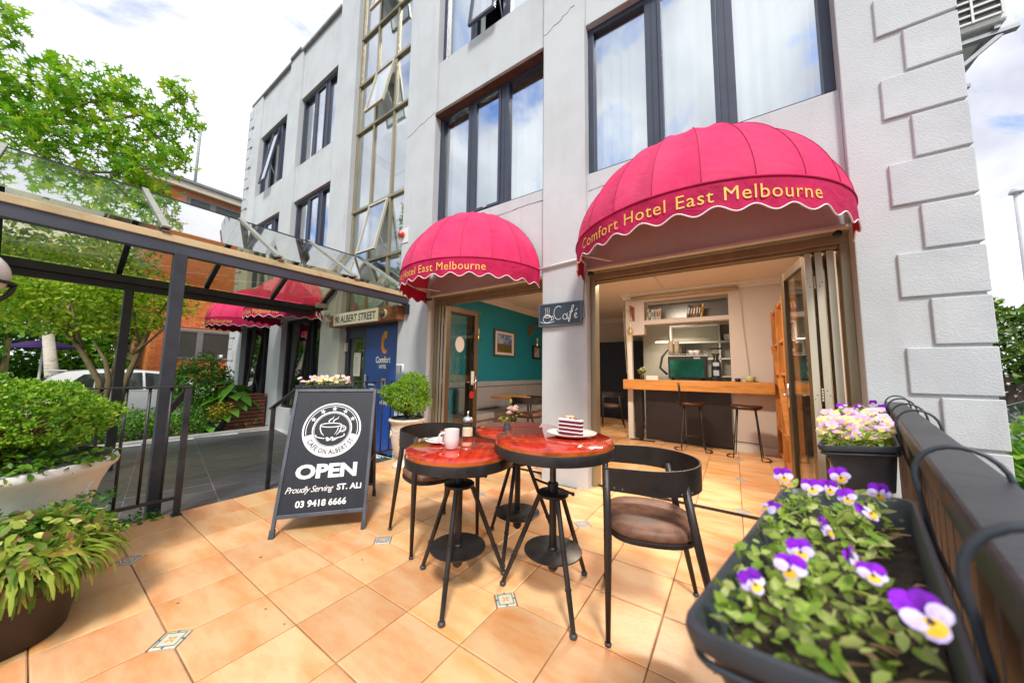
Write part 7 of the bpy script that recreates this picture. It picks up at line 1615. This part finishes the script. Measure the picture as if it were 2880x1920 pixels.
# ------------------------------------------------------------------ cars
def car(name, label, loc, rz, paint):
    t = thing(name, label, 'car', loc, rz); L, W = 4.35, 0.87
    def wz(z): return W if z < 0.80 else W - 0.30 * min(1, (z - 0.80) / 0.72) ** 1.25
    low = [(0.02, 0.42), (0.0, 0.62), (0.05, 0.80), (0.10, 0.98), (0.40, 1.02), (2.9, 0.98), (3.35, 0.94), (3.95, 0.82), (4.28, 0.66), (4.35, 0.45), (4.30, 0.26), (0.08, 0.26)]
    roof = [(0.10, 0.98), (0.24, 1.16), (0.42, 1.36), (0.62, 1.46), (1.15, 1.515), (1.7, 1.51), (2.2, 1.46), (2.55, 1.36), (3.35, 0.94)]
    def strip(pts, m):
        n = len(pts); v = []
        for x, z in pts:
            w = wz(z) * (1 - 0.10 * max(0, (x - 3.4) / 0.95) ** 2 - 0.06 * max(0, (0.4 - x) / 0.4) ** 2)
            v += [(x, -w, z), (x, -w * 0.6, z + 0.02 * (z > 1.3)), (x, w * 0.6, z + 0.02 * (z > 1.3)), (x, w, z)]
        m.add(v, [(4 * i + j, 4 * i + 4 + j, 4 * i + 5 + j, 4 * i + 1 + j) for i in range(n - 1) for j in range(3)]); return v
    m = MB(); o = low[::-1]; strip(o + [o[0]], m)
    for s_ in (-1, 1):
        v = [(x, s_ * wz(z) * (1 - 0.10 * max(0, (x - 3.4) / 0.95) ** 2 - 0.06 * max(0, (0.4 - x) / 0.4) ** 2), z) for x, z in low]; m.add(v, [tuple(range(len(v))) if s_ < 0 else tuple(range(len(v) - 1, -1, -1))])
    m.build('body', paint, t, bevel=0.035, seg=3)
    m = MB(); strip(roof, m); g = roof + [(2.9, 0.97), (0.40, 1.01)]
    for s_ in (-1, 1):
        v = [(x, s_ * wz(z), z) for x, z in g]; m.add(v, [tuple(range(len(v))) if s_ > 0 else tuple(range(len(v) - 1, -1, -1))])
    m.build('cabin', paint, t, bevel=0.03, seg=3)
    cg = pm('car_glass', (0.022, 0.030, 0.030), 0.05, var=0.3, scale=2, spec=0.8)
    for s_ in (-1, 1):
        for poly in ([(0.52, 1.05), (1.00, 1.03), (1.04, 1.42), (0.86, 1.40)], [(1.06, 1.03), (1.82, 1.02), (1.80, 1.45), (1.08, 1.43)], [(1.87, 1.02), (2.86, 1.0), (2.46, 1.37), (1.85, 1.45)]):
            v = [(x, s_ * (wz(z) + 0.012), z) for x, z in poly]; m = MB(); m.add(v, [(0, 1, 2, 3) if s_ < 0 else (3, 2, 1, 0)]); m.build('side_window', cg, t)
        m = MB(); m.box(2.46, 2.62, s_ * 0.86 - (0.10 if s_ < 0 else 0), s_ * 0.86 + (0.10 if s_ > 0 else 0), 1.02, 1.13); m.build('wing_mirror', paint, t, bevel=0.03)
        m = MB(); m.box(0.03, 0.16, s_ * 0.80 - 0.09, s_ * 0.80 + 0.075, 0.80, 0.93); m.build('tail_light', pm('tail_light_red', (0.45, 0.01, 0.01), 0.2, var=0.1), t, bevel=0.02)
        m = MB(); m.box(4.02, 4.2, s_ * 0.68 - 0.13, s_ * 0.68 + 0.1, 0.62, 0.72); m.build('headlight', pm('headlight', (0.6, 0.62, 0.64), 0.1, var=0.1), t, bevel=0.02)
        for x in (0.78, 3.50):
            m = MB(); m.tube([(x, s_ * 0.66, 0.31), (x, s_ * 0.885, 0.31)], 0.31, 24); wh = m.build('wheel', letter_black, t, bevel=0.02); m = MB(); m.tube([(x, s_ * 0.886, 0.31), (x, s_ * 0.892, 0.31)], 0.20, 18); m.build('rim', steel, wh)
    m = MB(); v = [(0.245, -0.52, 1.17), (0.245, 0.52, 1.17), (0.46, 0.46, 1.385), (0.46, -0.46, 1.385)]; m.add([(x - 0.03, y, z + 0.03) for x, y, z in v], [(0, 3, 2, 1)]); m.build('rear_window', cg, t)
    m = MB(); m.add([(2.58, -0.52, 1.365), (2.58, 0.52, 1.365), (3.32, 0.62, 0.985), (3.32, -0.62, 0.985)], [(0, 3, 2, 1)]); m.build('windscreen', cg, t)
    m = MB(); m.box(0.30, 0.62, -0.48, 0.48, 1.475, 1.50); m.build('spoiler', paint, t, bevel=0.01); return t
car('parked_car', 'white hatchback parked on the driveway behind the ornamental tree', (-13.6, -0.05, ZP - 0.2), R(90), pm('white_car_paint', (0.76, 0.77, 0.78), 0.2, var=0.02, coat=0.7))
car('parked_car', 'silver car bonnet glimpsed past the quoined corner at right', (6.4, 7.6, -0.35), R(176), pm('silver_car_paint', (0.52, 0.58, 0.58), 0.25, metal=0.4, var=0.03, coat=0.7))

# ------------------------------------------------------------------ right of the hotel
jas = leaf_mat('jasmine_leaf', (0.05, 0.13, 0.02), (0.12, 0.24, 0.03), (0.26, 0.38, 0.06))
jh = thing('jasmine_hedge', 'tall hedge thick with small white flowers over the paling fence at right', 'hedge', (5.2, 11.6, -0.35))
P = np.concatenate([blob_points(n, c, r_, 0.35)[0] for c, r_, n in [((-0.3, 0, 2.1), (1.1, 0.6, 0.85), 3200), ((0.9, 0, 2.2), (1.0, 0.6, 0.8), 2600), ((-0.75, -0.1, 3.0), (0.35, 0.3, 0.45), 700), ((0.2, 0, 2.75), (0.8, 0.4, 0.35), 900), ((2.4, 0.2, 2.2), (1.2, 0.6, 0.9), 1800)]]); scatter_mesh('foliage', *LEAF_OVAL, P, rots(len(P), 0.5), 0.12 * (0.6 + 0.7 * rng.random(len(P))), jas, jh)
P = np.concatenate([blob_points(n, c, r_, 0.9)[0] for c, r_, n in [((-0.3, -0.05, 2.0), (1.12, 0.64, 0.8), 1500), ((0.9, -0.05, 2.1), (1.02, 0.64, 0.75), 1100)]]); scatter_mesh('blossom', *LEAF_SMALL, P, rots(len(P), 0.6), 0.055 * (0.6 + 0.7 * rng.random(len(P))), pm('jasmine_white', (0.78, 0.78, 0.68), 0.7, var=0.05), jh)
pf = thing('paling_fence', 'dark timber paling fence under the flowering hedge', 'fence', (5.4, 11.3, -0.35)); m = MB(); m.box(-0.05, 0.05, -0.01, 0.01, 0, 1.62); pm_ = m.mesh('paling', pm('fence_paling', (0.085, 0.055, 0.04), 0.85, var=0.4, scale=4, stretch=(6, 6, 1)))
for k in range(34): inst('paling', pm_, pf, (-1.8 + k * 0.108, random.uniform(-.004, .004), random.uniform(-.02, .02)))
m = MB(); m.box(-1.9, 1.9, 0.015, 0.06, 0.3, 0.38); m.box(-1.9, 1.9, 0.015, 0.06, 1.3, 1.38); m.build('rail', MATS['fence_paling'], pf)
rs = thing('verge_shrub', 'bright glossy shrub growing outside the right railing', 'shrub', (1.85, 3.75, -0.35))
P = np.concatenate([blob_points(n, c, r_, 0.4)[0] for c, r_, n in [((-0.05, 0, 0.75), (0.42, 0.6, 0.5), 1700), ((0.1, -0.3, 0.6), (0.45, 0.5, 0.5), 1200), ((0.25, 0.6, 0.85), (0.4, 0.5, 0.4), 900)]]); k_ = P[:, 0] > -0.46; P = P[k_]
leaf_objs(rs, LEAF_OVAL, P, rots(len(P), 0.8), 0.085 * (0.6 + 0.7 * rng.random(len(P))), leaf_mat('verge_leaf', (0.05, 0.20, 0.015), (0.16, 0.38, 0.03), (0.40, 0.55, 0.07), 0.35, 0.35), 60); m = MB()
for k in range(8): limb(m, [(0, 0, 0), (random.uniform(-.2, .2), random.uniform(-.3, .3), 0.5), (random.uniform(-.3, .3), random.uniform(-.5, .5), 0.9)], 0.012, 0.004, 5)
m.build('stem', bark, rs, smooth=True)
fp = thing('flag_pole', 'pale street pole with a small finial at the right edge', 'pole', (6.28, 14.0, -0.35)); m = MB(); m.tube([(0, 0, 0), (0.0, 0, 3.0), (0, 0, 6.35)], [0.09, 0.075, 0.06], 14); m.build('shaft', pm('pole_grey', (0.62, 0.63, 0.64), 0.5, var=0.06), fp, smooth=True); m = MB(); m.ball((0, 0, 6.42), 0.10, 12, 8, sq=(1, 1, 0.6)); m.lathe([(0.06, 6.3), (0.13, 6.34), (0.12, 6.40), (0.05, 6.44)], 12); m.build('finial', MATS['pole_grey'], fp, smooth=True)
tw = thing('distant_building', 'pale distant building edge behind the street pole', 'building', (33.0, 62.0, -0.4)); m = MB(); m.box(-0.8, 9, 0, 8, 0, 20.5); m.build('wall', pm('distant_cladding', (0.56, 0.58, 0.60), 0.8, var=0.08), tw)
for k in range(18): m = MB(); m.box(-0.84, 9.0, -0.08, -0.001, 1.0 + k * 1.08, 1.12 + k * 1.08); m.build('band', concrete, tw)

# a few fallen leaves and crumbs on the tiles
P = np.stack([rng.uniform(-3.7, 0.1, 18), rng.uniform(0.3, 3.4, 18), np.full(18, 0.003)], 1); P = P[P[:, 0] < 0.02 + 0.2 * P[:, 1]]
fl_ = scatter_mesh('fallen_leaves', *LEAF_OVAL, P, rots(len(P), 6.0), 0.014 * (0.4 + 0.9 * rng.random(len(P))), leaf_mat('dead_leaf', (0.12, 0.06, 0.02), (0.16, 0.08, 0.03), (0.30, 0.20, 0.06), 0.7, 0.1), None); fl_['label'] = 'scattered tiny dry leaves on the terrace tiles'; fl_['category'] = 'leaf litter'

# street trees on the far kerb behind the camera, present in the window reflections
for k, (x, y, h) in enumerate(((-9.0, -13.5, 5.0), (-3.5, -15.5, 4.2), (3.5, -14.0, 4.6), (9.0, -15.0, 5.2), (-15.5, -15.0, 5.4))):
    tree('street_tree', ['green street tree reflected in the far bay windows', 'green street tree reflected in the stair glazing', 'green street tree reflected in the folding door glass', 'green street tree across the road at the right', 'tall green street tree across the road at far left'][k], (x, y, -0.42), 2.4, 0.16, [((0, 0, h * 0.75), (1.7, 1.6, 1.5), 1500), ((0.8, 0.3, h * 0.62), (1.2, 1.2, 1.0), 700), ((-0.8, -0.2, h), (1.1, 1.1, 1.0), 700)], midg, 0.26, group='street trees across the road')
